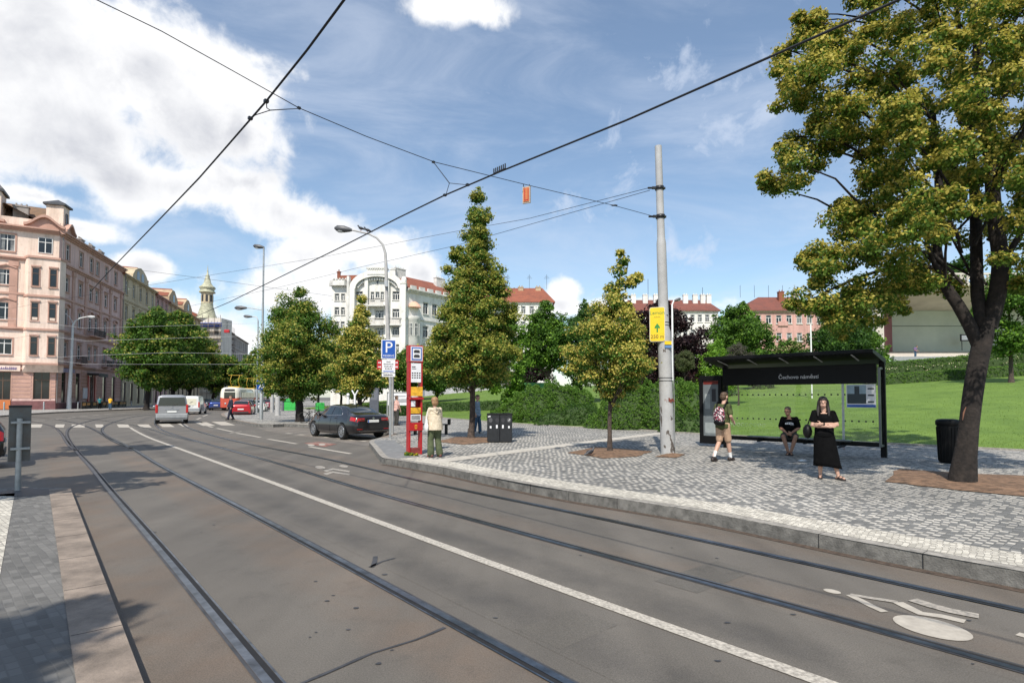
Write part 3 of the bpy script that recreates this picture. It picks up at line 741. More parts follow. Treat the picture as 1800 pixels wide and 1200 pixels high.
for u in (4.4, 7.85, 15.0-4.6): b.tr.M = MF; b.tr.box(u-.4,-.12,10.75,u+.4,.02,19.4); b.tr.box(u-.5,-.2,18.7,u+.5,.02,19.3)
for u in (.3, 4.6, 8.9, 14.6, 18.6, 23.6): b.tr.M = MR; b.tr.box(u-.4,-.12,10.75,u+.4,.02,19.4); b.tr.box(u-.5,-.2,18.7,u+.5,.02,19.3)
b.solid(MR, RW, 12, 0, Hc)
b.t_done = b.done([PINKL])
T0 = b.t
def onpart(name, mats, M): m = MB(M); return m
for u in (.06, 24.2):
    m = MB(MR); m.tube([(u,-.16,.9),(u,-.16,19.4),(u,-.42,20.2),(u,-.42,23.2)], .07, 6); m.build('drainpipe', pm('zinc_pipe', (.22,.20,.19), .5, .4), T0)
# plinth
m = MB(MF); m.box(-.0,-.1,0,FW+.05,.05,1.15); m.M = MR; m.box(-.05,-.1,0,RW,.05,.85); m.build('plinth', PLINTH, T0)
# oriel on the corner
m = MB(MF); o0, o1, pr = 11.5, 15.0, 1.0; z0, z1 = 5.9, 20.1
def oriel_ring(z, k=1): return [(o0,.0,z),(o0+.55,-pr*k,z),(o1+.28,-pr*k,z),(o1+.75,.35,z)]
m = MB(MF)
zs = [(4.9,.25),(5.9,1),(6.5,1),(10.2,1),(10.6,1.06),(15.0,1),(20.1,1)]
vs = []; 
for z, k in zs: vs += oriel_ring(z, k)
m.add(vs, [(4*i+j,4*i+j+1,4*i+j+5,4*i+j+4) for i in range(len(zs)-1) for j in range(3)]); m.poly(oriel_ring(20.1))
orl = m.build('oriel', PINKL, T0)
ot = MB(MF)
for z in (6.0,10.5,14.9,20.0):
    r = [(o0-.1,.0),(o0+.5,-pr-.16),(o1+.34,-pr-.16),(o1+.9,.38)]
    ot.ext([(p[0],p[1]) for p in r], z-.14, z+.12)
for v in (7.15,11.65,16.2):
    for u in (12.45, 14.25):
        ot.box(u-.15,-pr-.14,v-.2,u+.85,-pr+.02,v-.05); ot.box(u-.15,-pr-.16,v+2.45,u+.85,-pr+.02,v+2.65)
        for e in (-.14, .7): ot.box(u+e,-pr-.05,v,u+e+.12,-pr+.02,v+2.4)
ot.build('oriel_trim', PINKT, T0)
for v in (7.15,11.65,16.2):
    for u in (12.45, 14.25): b.window(MF, u, v, .68, 2.3, 'narrow', -pr-.085, WFD, True)
b.window(MF, 12.8, 20.75, 1.5, 2.1, 'std', -.085, None, True)
# curved gables, attic, roof
def wave_gable(M, u0, u1, z, rise, y, mb):
    n = 14; pts = [(u0+(u1-u0)*k/n, z+rise*(math.sin(math.pi*k/n)**2)) for k in range(n+1)]
    mb.prism([(u0,z-.6)]+[(u1,z-.6)]+pts[::-1], y, y+.35)
    mb.prism([(p[0],p[1]+.34) for p in pts][::-1]+pts, y-.42, y+.4)
m = MB(MF); wave_gable(MF, 4.0, 9.4, Hc+.3, 1.2, -.1, m); wave_gable(MF, 11.3, 15.6, Hc+.3, 1.3, -.1, m); m.M = MR; wave_gable(MR, .9, 4.0, Hc+.3, 1.1, -.1, m)
m.build('curved_gable', PINKT, T0)
m = MB(MF); m.box(-.2,.3,Hc,FW,.7,Hc+1.3); m.build('attic_wall', PINKL, T0)
m = MB(MF); m.box(4.6,.25,Hc+.2,8.9,3.2,Hc+4.4)
at = m.build('attic_turret', PINKL, T0); b.window(MF, 6.3, Hc+1.9, .8, 1.6, 'narrow', .165, WFD, True)
m = MB(MF); m.box(4.3,-.1,Hc+4.4,9.2,3.5,Hc+4.7); m.add([(4.3,-.1,Hc+4.7),(9.2,-.1,Hc+4.7),(9.2,3.5,Hc+4.7),(4.3,3.5,Hc+4.7),(5.4,1.,Hc+7.2),(7.2,1.,Hc+7.2),(7.2,2.2,Hc+7.2),(5.4,2.2,Hc+7.2)], [(0,1,5,4),(1,2,6,5),(2,3,7,6),(3,0,4,7),(4,5,6,7)]); m.build('turret_roof', SLATE, T0)
m = MB(MR); m.box(1.5,.2,Hc+.1,3.3,2.2,Hc+4.0); m.build('attic_turret', PINKL, T0); b.window(MR, 2.1, Hc+1.7, .6, 1.4, 'narrow', .115, WFD, True)
m = MB(MR); m.box(1.2,-.1,Hc+4.0,3.6,2.5,Hc+4.25); m.add([(1.2,-.1,Hc+4.25),(3.6,-.1,Hc+4.25),(3.6,2.5,Hc+4.25),(1.2,2.5,Hc+4.25),(2.4,1.2,Hc+5.0)], [(0,1,4),(1,2,4),(2,3,4),(3,0,4)]); m.build('turret_roof', SLATE, T0)
m = MB(MF); m.add([(-1,.5,Hc+.3),(FW,.5,Hc+.3),(FW-1.5,5,Hc+4.2),(-1,5,Hc+4.2)], [(0,1,2,3)])
m.M = MR; m.add([(-.0,.5,Hc+.3),(RW,.5,Hc+.3),(RW,6,Hc+3.2),(-.5,6,Hc+3.2),(RW,12,Hc),(0,12,Hc)], [(0,1,2,3),(3,2,4,5)]); m.build('roof', ROOFO, T0)
for x in (5.5, 9.5, 13.5, 17.5, 21.5): chimney(T0, MR, x, 2.6, Hc+1.2, 1.3, .8, 1.0, GREYW, 3)
chimney(T0, MF, 10.6, 2.4, Hc+1.6, 1.6, .8, 1.6, GREYW, 3)
# balconies, shop sign, awning, door
def balcony(M, u0, u1, z, out=.9, parent=None, mat=STEELG, slab=PINKT):
    m = MB(M); m.box(u0,-out,z-.16,u1,.02,z,0)
    for x in np.arange(u0+.04, u1, .16): m.box(x-.015,-out+.03,z,x+.015,-out+.06,z+.95,1)
    for y in np.arange(-out+.06, -.02, .16):
        for x in (u0+.03, u1-.06): m.box(x,y,z,x+.03,y+.03,z+.95,1)
    m.box(u0,-out+.02,z+.95,u1,-out+.08,z+1.02,1); m.box(u0,-out+.02,z+.95,u0+.06,0,z+1.02,1); m.box(u1-.06,-out+.02,z+.95,u1,0,z+1.02,1)
    return m.build('balcony', [slab, mat], parent)
balcony(MR, 9.6, 14.2, 10.9, 1.0, T0); balcony(MR, 6.0, 8.1, 6.5, .8, T0); balcony(MR, 19.7, 22.0, 6.5, .8, T0); balcony(MR, 15.6, 18.0, 6.5, .8, T0)
m = MB(MR); m.box(9.9,-1.6,5.0,13.6,-.05,5.25); m.box(9.9,-1.6,4.7,13.6,-1.55,5.0); m.build('awning', STEELG, T0)
m = MB(MR); m.box(10.3,-.16,.2,10.85,-.05,4.8); m.box(12.85,-.16,.2,13.4,-.05,4.8); m.build('door_frame', RED, T0)
m = MB(MF); m.box(5.6,-.34,5.0,11.4,-.30,5.72); sg = m.build('shop_sign', PINKL, T0)
m = MB(MF)
for i in range(26):
    u = 5.9+i*.2; m.tube([(u,-.37,5.2),(u+.07,-.37,5.46+.12*rnd.random()),(u+.14,-.37,5.22)], .035, 5)
m.build('shop_lettering', pm('violet_script', (.16,.12,.35), .6), T0)
m = MB(MF); m.box(8.8,-.16,.1,10.5,-.06,1.29); m.build('shop_panel', ORANGE, T0)
m = MB(MR); m.box(.6,-.12,5.05,5.6,-.03,5.6); m.build('fascia_sign', pm('lilac_board', (.30,.27,.38), .7), T0)
m = MB(MR); m.box(8.6,-.13,1.4,10.1,-.05,3.0); m.build('menu_board', PAPER, T0)
# ---- the row receding up the street
row = KB+rd*RW
def rowpt(t): return row+rd*t
def row_house(name, label, t0, W, H, wall, trim, roofm, cols, rise=4.0, floors=4, ww=1.2, cat='building', gable=None, hood='flat', kind='std'):
    O = rowpt(t0); M = frame(O, rd); h = Bldg(name, label, cat, tuple(O), wall, trim, 'tenement houses along the left side of the street')
    fh = (H-5.2)/floors; wins = []
    for f in range(floors):
        for c in range(cols): wins.append((W*(c+.5)/cols-ww/2, 6.2+f*fh, ww, fh*.56, kind))
    h.face(M, W, 5.0, H, wins, hood=hood, surround=.12)
    h.face(M, W, 0, 5.0, [(W*(c+.5)/cols-.8,.4,1.6,3.8,'narrow') for c in range(cols)], fm=WFD, sill=False)
    for z, o_ in ((5.0,.3),(5.0+fh,.15),(H-fh-.2,.2),(H-.4,.6)): h.band(M, 0, W, z, z+.35, o_, steps=2)
    h.solid(M, W, 12, 0, H); t = h.done()
    gable_roof(M, W, 12, H, rise, roofm, t, .5)
    return t, M
tc, Mc = row_house('tenement_house', 'cream tenement with arched attic gable beside the pink corner house', 0, 19.0, 23.4, CREAMW, CREAMW, ROOFT, 5)
m = MB(Mc); m.prism([(4.5,23.4),(14.0,23.4),(13.8,24.2),(12.6,25.2),(10.9,25.9),(9.25,26.2),(7.6,25.9),(5.9,25.2),(4.7,24.2)], -.1, 6); m.build('gable', CREAMW, tc)
m = MB(Mc)
for x in (7.6, 10.2):
    n = 8; m.add([(x-.8,-.13,23.7),(x+.8,-.13,23.7)]+[(x+.8*math.cos(math.pi*k/n),-.13,24.6+.7*math.sin(math.pi*k/n)) for k in range(n+1)], [tuple(range(n+3))])
m.build('attic_window', PANE, tc)
m = MB(Mc); m.add([(4.4,.5,24.0),(9.25,.5,26.35),(9.25,6,26.6),(4.4,6,24.4),(14.1,.5,24.0),(14.1,6,24.4)], [(0,1,2,3),(1,4,5,2)]); m.build('gable_roof', ROOFT, tc)
tr_, Mr = row_house('tenement_house', 'narrow rose tenement under a plain red roof between cream and ochre houses', 19.1, 9.6, 23.0, ROSEW, ROSEW, ROOFT, 3)
for x in (2, 6): chimney(tr_, Mr, x, 3.5, 25, 1.1, .7, 1.6, ROSEW)
to_, Mo = row_house('tenement_house', 'long ochre tenement with two stepped red gables, before the church tower', 28.8, 32.0, 22.8, OCHREW, OCHREW, ROOFT, 8, rise=3.5)
for x, w_ in ((.2,7.4), (13.2,8.6)):
    m = MB(Mo); m.prism([(x,22.8),(x+w_,22.8),(x+w_,24.2),(x+w_*.8,25.2),(x+w_*.62,26.1),(x+w_*.38,26.1),(x+w_*.2,25.2),(x,24.2)], -.05, 4); m.build('gable', OCHREW, to_)
    m = MB(Mo); m.add([(x-.1,.3,24.3),(x+w_/2,.3,26.5),(x+w_/2,8,26.6),(x-.1,8,24.4),(x+w_+.1,.3,24.3),(x+w_+.1,8,24.4)], [(0,1,2,3),(1,4,5,2)]); m.build('gable_roof', ROOFT, to_)
    b_w = MB(Mo); b_w.box(x+w_/2-.7,-.12,23.4,x+w_/2+.7,-.06,25.0); b_w.build('attic_window', PANE, to_)
for x in (10, 24, 28): chimney(to_, Mo, x, 4, 24.6, 1.2, .7, 1.5, OCHREW)
# church tower
cx = Q(361, 697, 168); ctop = ZH(490, 168)
ch = thing('church_tower', 'slender cream church tower with green lantern dome and spire beyond the tenements', 'church tower', (cx.x,168,0))
NET = plaster('pale_netting', (.70,.65,.57)); COP = pm('verdigris', (.44,.43,.30), .6, 0, .3, 1.5)
m = MB(); m.box(cx.x-2.4,165.6,0,cx.x+5.5,172,24.8); m.build('nave_wall', NET, ch)
m = MB(); m.box(cx.x-2.6,165.2,22.2,cx.x+5.7,165.55,23.4); m.build('blue_band', pm('blue_tarp', (.08,.12,.42), .7), ch)
m = MB()
for z in range(3, 25, 2): m.box(cx.x-2.9,164.4,z,cx.x+5.9,165.4,z+.08)
for k in range(6): m.box(cx.x-2.9+k*1.74,164.35,0,cx.x-2.8+k*1.74,164.45,25.5)
m.build('scaffold', pm('scaffold_boards', (.24,.19,.16), .8, .1, .3), ch)
for z in range(4, 22, 4):
    for k in range(3): m = MB(); m.box(cx.x-1.6+k*2.6,165.55,z,cx.x-.4+k*2.6,165.62,z+2.1); m.build('window', PANEL, ch)
m = MB()
m.lathe([(3.1,24.8),(2.6,25.6),(2.2,27.2),(1.75,28.6),(1.7,29.4)], (cx.x,168,0), 8); m.build('tower_base', COP, ch)
m = MB(); m.lathe([(1.65,29.2),(1.65,32.6)], (cx.x,168,0), 8, 0, False); m.build('lantern', CREAMW, ch)
m = MB()
for k in range(8):
    a = 2*math.pi*(k+.5)/8+.01; m.cbox((cx.x+1.56*math.cos(a),168+1.56*math.sin(a),30.9),(.12,.6,1.9), a)
m.build('lantern_opening', INK, ch)
m = MB(); m.lathe([(2.2,32.6),(2.25,32.9),(1.9,33.2),(1.9,33.6),(2.25,34.0),(2.2,34.3),(1.5,34.8),(1.0,35.6),(.75,36.8),(.55,37.2),(.6,37.6),(.25,38.2),(.12,39.6),(.02,41)], (cx.x,168,0), 10); m.build('spire', COP, ch)
# scaffolded house
O = rowpt(75); M = frame(O, rd); sb = Bldg('scaffolded_house', 'dim house wrapped in scaffolding beyond the church tower', 'building', tuple(O), GREYW, GREYW)
W = 33; sb.face(M, W, 0, 24.5, [(W*(c+.5)/8-.6, 5+4.6*f, 1.2, 2.4) for c in range(8) for f in range(4)]); sb.solid(M, W, 12, 0, 24.5); t = sb.done(); gable_roof(M, W, 12, 24.5, 3, ROOFT, t)
m = MB(M)
for z in range(2, 25, 2): m.box(-.5,-1.6,z,W+.5,-.3,z+.1)
for x in np.arange(-.5, W+.6, 2.2): m.box(x-.05,-1.65,0,x+.05,-1.55,26)
for k in range(6): m.tube([(k*5.5,-1.7,4+k%3*6),(k*5.5+5.5,-1.7,10+k%3*6)], .05, 5)
m.build('scaffold', pm('scaffold_boards', (.24,.19,.16), .8, .1, .3), t)
tf, Mf_ = row_house('tenement_house', 'farthest dull grey tenement closing the left row, red gable roof', 108.5, 44, 24.6, GREYW, GREYW, ROOFT, 9, hood=None)
# ---- the white arched house
AY = 100.; ax0, ax1 = XW(581, AY), XW(714, AY); W = ax1-ax0
AO = Vector((ax0, AY, 0)); MA = frame(AO, (1, .0))
a = Bldg('arched_house', 'ornate white house with a great round arch on its front gable', 'building', tuple(AO), WHITEW, WHITET)
def ax(px): return XW(px, AY)-ax0
def az(py): return ZH(py, AY)
wins = []
def aw(x0, y0, x1, y1, k='std'): wins.append((ax(x0), az(y1), ax(x1)-ax(x0), az(y0)-az(y1), k))
aw(587,516,594.5,528); aw(598,516,604.5,528)
for yy in (540, 565, 588, 611): aw(587,yy,594.5,yy+13); aw(598,yy,604.5,yy+13)
for yy in (512, 543, 574, 605, 632): aw(624,yy,636,yy+15,'tri'); aw(689,yy,701,yy+15,'tri')
aw(650.5,513,656,527,'pair'); aw(659,513,665.5,523,'pair'); aw(668,513,673.5,527,'pair')
for yy in (545, 576, 605, 632): aw(658,yy,673.5,yy+14,'tri')
aw(660,489,664.5,500,'narrow')
a.face(MA, W, 0, az(503), [w for w in wins if w[1]+w[3] < az(503)], depth=.3, surround=.1)
wtop = [w for w in wins if w[1]+w[3] >= az(503)]
# the gable, an ellipse cut from a wall
uc, rx_ = ax(662.5), (ax(711)-ax(616))/2; zs_, rz_ = az(508), az(477)-az(508)
n = 24; pts = [(uc+rx_*math.cos(math.pi*k/n), zs_+rz_*math.sin(math.pi*k/n)) for k in range(n+1)]
a.w.M = MA; a.w.prism(pts, .05, 6)
for w_ in wtop: a.window(MA, w_[0], w_[1], w_[2], w_[3], w_[4], -.02)
# arch ring
ring = MB(MA); inn = [(uc+(rx_-1.0)*math.cos(math.pi*k/n), zs_+(rz_-1.05)*math.sin(math.pi*k/n)) for k in range(n+1)]
for k in range(n):
    p = [pts[k], pts[k+1], inn[k+1], inn[k]]; ring.prism(p[::-1], -.9, .2)
for k in range(2, n-1):
    x, z = uc+(rx_-1.25)*math.cos(math.pi*k/n), zs_+(rz_-1.3)*math.sin(math.pi*k/n); ring.box(x-.14,-.5,z-.3,x+.14,.1,z+.1)
a_t = a.t
for x in (ax(616)+.35, ax(711)-.35): ring.box(x-.45,-.92,0,x+.45,.2,zs_+.02)
for x in (ax(708.5),): ring.box(x-.3,-1.1,0,x+.55,.2,az(500)); ring.box(x-.42,-1.2,az(500),x+.67,.3,az(499)); ring.ell((x+.12,-.4,az(494)),(.5,.5,.8),10)
for x in (ax(643.5), ax(681)): ring.box(x-.3,-.6,az(640),x+.3,.1,az(482)); ring.box(x-.4,-.7,az(486),x+.4,.1,az(483))
ring.build('great_arch', WHITEW, a_t)
cr = MB(MA); cr.box(ax(646),-1.0,az(484),ax(679),.6,az(474)); cr.box(ax(644.5),-1.15,az(474),ax(681),.8,az(471.8)); cr.prism([(ax(650),az(471.8)),(ax(676),az(471.8)),(ax(670),az(468.5)),(ax(660),az(467.5)),(ax(655),az(469))], -.8, .5)
for k in range(8): cr.box(ax(648+k*4)-.12,-1.08,az(476.5),ax(648+k*4)+.12,-.9,az(474))
cr.build('crown_block', WHITEW, a_t)
# left turret bay with parapet
tb = MB(MA); lw = ax(613)
tb.ext([(0-.6,.3),(.5,-.9),(lw-.7,-.9),(lw-.1,.1)], az(503), az(497)); tb.ext([(-.5,.3),(.55,-.8),(lw-.75,-.8),(lw-.1,.1)], az(497), az(492.5))
for k in range(5): tb.box(.5+k*.52,-.92,az(492.5),.8+k*.52,-.7,az(490.5))
tb.box(lw-.25,-.95,0,lw+.15,.1,az(487))
tb.build('turret_parapet', WHITET, a_t)
m = MB(MA); m.prism([(ax(592),az(490)),(ax(640),az(490)),(ax(636),az(481)),(ax(592),az(482))], 1.0, 6); m.build('roof', ROOFT, a_t)
chimney(a_t, MA, ax(590), 1.2, az(486), .5, .5, 1.0, ROOFT, 1)
chimney(a_t, MA, ax(684), 2.5, az(476), 1.0, .8, .7)
def abalc(x0, x1, y, h, parent, flowers=False):
    m = MB(MA); m.box(ax(x0),-1.2,az(y)-.25,ax(x1),.05,az(y),0)
    for x in np.arange(ax(x0)+.05, ax(x1), .2): m.box(x-.02,-1.18,az(y),x+.02,-1.14,az(y)+.9,1)
    m.box(ax(x0),-1.2,az(y)+.9,ax(x1),-1.12,az(y)+.98,1); o = m.build('balcony', [WHITET, STEELG], parent)
    if flowers:
        m = MB(MA)
        for x in np.arange(ax(x0)+.1, ax(x1), .22): m.ell((x,-1.25,az(y)+.95),(.17,.16,.2),6,0 if rnd.random() < .5 else 1)
        m.build('flower_box', [pm('red_flowers', (.35,.06,.04), .8), pm('box_leaves', (.05,.09,.025), .8)], o)
abalc(646,676,537,5,a_t); abalc(685,707,570.5,5,a_t,True); abalc(646,676,570.5,5,a_t)
# right wing receding
BO = Vector((ax1, AY, 0)); wd = Vector((.60,.80,0)); MW_ = frame(BO, wd); WW = 30; Hw = az(508)
wins = [(u, z, 1.3, 2.1, 'std') for u in (4.0,6.3,8.6,11.2,13.5,15.8,18.4,20.7,23,25.6,27.9) for z in (Hw-3.9, Hw-8.2, Hw-12.4, Hw-16.6)]
a.face(MW_, WW, 0, Hw, wins, surround=.12); a.solid(MW_, WW, 12, 0, Hw)
a.band(MW_, 0, WW, Hw-.5, Hw+.15, .7, steps=3); a.band(MW_, 0, WW, Hw-5.2, Hw-4.95, .2)
a.tr.M = MW_
for k in range(14): a.tr.box(.6+k*2.1,-.5,Hw+.15,1.9+k*2.1,-.2,Hw+.75)
a.tr.M = MW_; a.tr.lathe([(1.25,0),(1.25,Hw-5.4),(1.4,Hw-5.2),(1.3,Hw-4.7)], (1.6,.1,0), 14)
for z in (Hw-8.3, Hw-12.5, Hw-16.7):
    for ang in (-140, -95, -50): 
        pass
a.done()
for z in (Hw-8.2, Hw-12.4, Hw-16.6):
    for ang in (-150, -105, -60):
        M2 = MW_ @ Matrix.Translation((1.6,.1,0)) @ Matrix.Rotation(R(ang+90),4,'Z')
        a.window(M2, -.3, z, .6, 2.2, 'narrow', -1.28)
m = MB(MW_); m.add([(-.3,-.3,Hw+.2),(WW,-.3,Hw+.2),(WW,5.5,Hw+3.7),(1.2,5.5,Hw+3.7),(WW,11,Hw),(2,11,Hw)], [(0,1,2,3),(3,2,4,5)]); m.build('roof', ROOFT, a_t)
for x in (2.0, 12.5, 22): chimney(a_t, MW_, x, 4.2, Hw+2.4, 2.4, .8, 2.0, WHITET, 4)
m = MB(MW_); m.lathe([(.02,1.9),(.5,1.75),(1.0,1.3),(1.3,.8)], (1.6,-.2,Hw-3.9), 12); m.build('parasol', pm('peach_fabric', (.72,.42,.30), .8), a_t)
# ---- houses on the far side of the park
def far_house(label, px0, px1, Y, ye, yr, wall, roofm, cols, floors, hip=2.5, u=(1,0), depth=11, ww=1.1, fh=3.4):
    x0, x1 = XW(px0,Y), XW(px1,Y); O = Vector((x0,Y,0)); M = frame(O, u); W = x1-x0; H = ZH(ye,Y); rise = ZH(yr,Y+5)-H
    h = Bldg('far_house', label, 'house', tuple(O), wall, WHITET if wall is not WHITEW else WHITEW, 'houses beyond the park')
    wins = [(W*(c+.5)/cols-ww/2, H-2.6-f*fh, ww, 1.7, 'std') for c in range(cols) for f in range(floors)]
    h.face(M, W, 0, H, wins, depth=.15); h.solid(M, W, depth, 0, H); h.band(M, 0, W, H-.25, H+.02, .4); t = h.done()
    gable_roof(M, W, depth, H+.05, rise, roofm, t, .5, hip); return t, M, W, H, rise
t, M, W, H, ri = far_house('house with bright orange tiled roof behind the conical lime tree', 868, 972, 125, 531, 506, WHITEW, ROOFT, 7, 5)
for x in (1.5, 6, 10): chimney(t, M, x, 4.6, H+ri*.8, 1.2, .6, .8, OCHREW)
for x in (3, 8, 12):
    m = MB(M); m.tube([(x,5.5,H+ri-.2),(x,5.5,H+ri+3.2)], .035, 5); m.box(x-.6,5.48,H+ri+2.3,x+.6,5.52,H+ri+2.36); m.box(x-.4,5.48,H+ri+2.7,x+.4,5.52,H+ri+2.76); m.build('aerial', WIRE, t)
t, M, W, H, ri = far_house('long white house with dull red roof and many white chimneys behind the copper beech', 1096, 1264, 130, 546, 527, WHITEW, ROOFD, 13, 5, hip=1.5)
for x in (1.2, 3.2, 6.0, 8.5, 15.5, 17.8, 19.6, 21): chimney(t, M, x, 3.8, H+ri*.75, 1.1, .7, 1.7, WHITEW, 2)
for x, q_ in ((7,5),(20,3)): m = MB(M); m.tube([(x,5,H+ri),(x,5,H+ri+q_)], .05, 5); m.build('aerial', WIRE, t)
t, M, W, H, ri = far_house('pink house with recessed loggias and broad dull red roof, above the bus shelter', 1308, 1470, 115, 546, 522, PINK2, ROOFD, 9, 5, hip=6, fh=3.6)
for x in (9.5, 12.5): chimney(t, M, x, 3.8, H+ri*.8, 1.1, .8, 1.5, ROOFT if x < 10 else GREYW, 2)
for x in (1.5,4.5,7.5,10.5,13): m = MB(M); m.tube([(x,5,H+ri-.1),(x,5,H+ri+2.5)], .035, 5); m.build('aerial', WIRE, t)
m = MB(M)
for f in range(5): m.box(7.0,-.25,H-3.1-f*3.6,9.0,.02,H-2.2-f*3.6)
m.build('loggia', PINK2, t)
# ---- the band shell
BY = 62.; bx0 = XW(1549,BY); bz = ZH(626,58)
bs = thing('band_shell', 'pale concrete band shell with grey green back wall and maroon side, on the rise', 'bandstand', (bx0,BY,3))
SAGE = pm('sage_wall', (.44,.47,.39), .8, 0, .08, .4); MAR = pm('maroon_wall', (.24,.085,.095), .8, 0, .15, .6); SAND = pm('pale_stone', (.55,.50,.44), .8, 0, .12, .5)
def bb(name, mat, f): m = MB(); f(m); return m.build(name, mat, bs)
zb = ZH(613, 66)-.3; zt = ZH(555, 66)
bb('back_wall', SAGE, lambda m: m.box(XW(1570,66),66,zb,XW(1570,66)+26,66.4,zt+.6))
bb('wall_joint', pm('joint_line', (.16,.18,.15), .9), lambda m: m.box(XW(1570,66),65.97,ZH(573,66)-.04,XW(1570,66)+26,66.0,ZH(573,66)+.04))  # thin darker strip along the wall joint
bb('side_wall', MAR, lambda m: m.ext([(XW(1553,62.),62.),(XW(1570,66),65.95),(XW(1570,66)-.3,66.4),(XW(1549,62.)-.1,62.1)], zb-.6, zt+.5))
bb('pier', SAND, lambda m: m.box(XW(1538,61.8),61.4,zb-1.5,XW(1552,61.8),61.99,zt+.7))
bb('stage_floor', SAND, lambda m: m.add([(bx0-1.2,58.6,ZH(627,58.6)),(bx0+27,58.6,ZH(627,58.6)),(bx0+27,66,zb),(bx0-.2,66,zb)], [(0,1,2,3)]))
bb('front_step', pm('grey_step', (.30,.31,.33), .8), lambda m: m.box(bx0-1.2,58.0,2.5,bx0+27,58.58,ZH(627,58.6)-.01))
bb('canopy', SAND, lambda m: (m.add([(bx0-.6,58.2,zt+2.0),(bx0+27,58.2,zt+2.0),(bx0+27,66.5,zt+.55),(bx0-.6,66.5,zt+.55),(bx0-.6,58.2,zt+2.3),(bx0+27,58.2,zt+2.3),(bx0+27,66.5,zt+1.2),(bx0-.6,66.5,zt+1.2)], [(3,2,1,0),(4,5,6,7),(0,1,5,4),(1,2,6,5),(2,3,7,6),(3,0,4,7)])))
def fas(m):
    for k in range(38):
        x = bx0-.5+k*.7; m.box(x,58.0,zt+2.2,x+.12,58.18,zt+3.1); m.tube([(x,58.1,zt+2.2),(x+.35,58.1,zt+3.0),(x+.7,58.1,zt+2.2)], .05, 5)
    m.box(bx0-.6,58.0,zt+3.1,bx0+27,58.2,zt+3.3)
bb('pierced_parapet', SAND, fas)
bb('display_board', [INK, PAPER], lambda m: (m.box(XW(1686,65),64.6,ZH(600,65),XW(1702,65),64.7,ZH(588,65),0), m.box(XW(1688,65),64.57,ZH(598,65),XW(1700,65),64.595,ZH(590,65),1), m.box(XW(1688,65),64.62,zb,XW(1689,65),64.66,ZH(600,65),0)))
# ---------------------------------------------------------------- trees and hedges
GRN = [(.045,.10,.012),(.07,.15,.02),(.105,.20,.028)]
DGRN = [(.028,.07,.014),(.042,.098,.018),(.065,.135,.026)]
LGRN = [(.11,.23,.02),(.15,.29,.03),(.2,.34,.04)]
PURP = [(.017,.010,.012),(.026,.014,.016),(.042,.022,.024)]
LIME = [(.47,.40,.085),(.58,.50,.13),(.36,.34,.06)]
LIMEG = [(.30,.30,.055),(.40,.37,.08),(.23,.25,.04)]
GREYB = [(.10,.085,.075),(.14,.12,.10),(.08,.09,.05)]
OLIVE = [(.10,.12,.05),(.07,.10,.03),(.14,.15,.07)]
def leaf_arrays(rg, C, Rr, n, size, pal, pal2=None, p2=.0, outer=None, up=.5, hang=0):
    """n leaves in each clump (centre C, radii Rr): two bent triangles each"""
    K = len(C); C = np.asarray(C, float); Rr = np.asarray(Rr, float)
    if Rr.ndim == 1: Rr = np.c_[Rr, Rr, Rr*.72]
    idx = np.repeat(np.arange(K), n); N = len(idx)
    d = rg.normal(size=(N,3)); d /= np.linalg.norm(d, axis=1)[:,None]
    rad = (.35+.65*rg.random(N)**.55)[:,None]
    pos = C[idx]+d*rad*Rr[idx]*(1+.18*rg.normal(size=(N,1)))
    nrm = d*.8+rg.normal(size=(N,3))*.55+np.array([0,0,up]); nrm /= np.linalg.norm(nrm, axis=1)[:,None]
    t = rg.normal(size=(N,3)); t[:,2] -= hang; t -= nrm*(t*nrm).sum(1)[:,None]; t /= np.linalg.norm(t, axis=1)[:,None]
    b = np.cross(nrm, t); s = size*rg.uniform(.6,1.25,N)[:,None]
    droop = nrm*s*.18
    p0 = pos-t*s*.5; p1 = pos+b*s*.36-droop*.4; p2_ = pos+t*s*.55-droop; p3 = pos-b*s*.36-droop*.4
    V = np.stack([np.stack([p0,p1,p2_],1), np.stack([p0,p2_,p3],1)],1).reshape(-1,3,3)
    pal = np.array(pal); c = pal[rg.integers(0,len(pal),N)]*rg.uniform(.8,1.2,(N,1))
    if pal2 is not None:
        pp = np.array(pal2)
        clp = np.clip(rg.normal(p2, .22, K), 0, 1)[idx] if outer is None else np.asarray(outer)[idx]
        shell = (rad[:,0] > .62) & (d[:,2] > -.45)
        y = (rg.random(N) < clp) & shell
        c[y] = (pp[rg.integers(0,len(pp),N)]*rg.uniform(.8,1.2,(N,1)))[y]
    return V, np.repeat(c, 2, 0)
def limbs(mb, base, pts, r0, r1, n=7, wob=.06):
    P = [Vector(base)]+[Vector(p) for p in pts]; out = []
    P = spline(P, .45)
    k = len(P)
    for i, p in enumerate(P):
        if 0 < i < k-1: p = p+Vector((rnd.uniform(-wob,wob), rnd.uniform(-wob,wob), 0))
        out.append(p)
    mb.tube(out, [r0+(r1-r0)*i/(k-1) for i in range(k)], n); return out
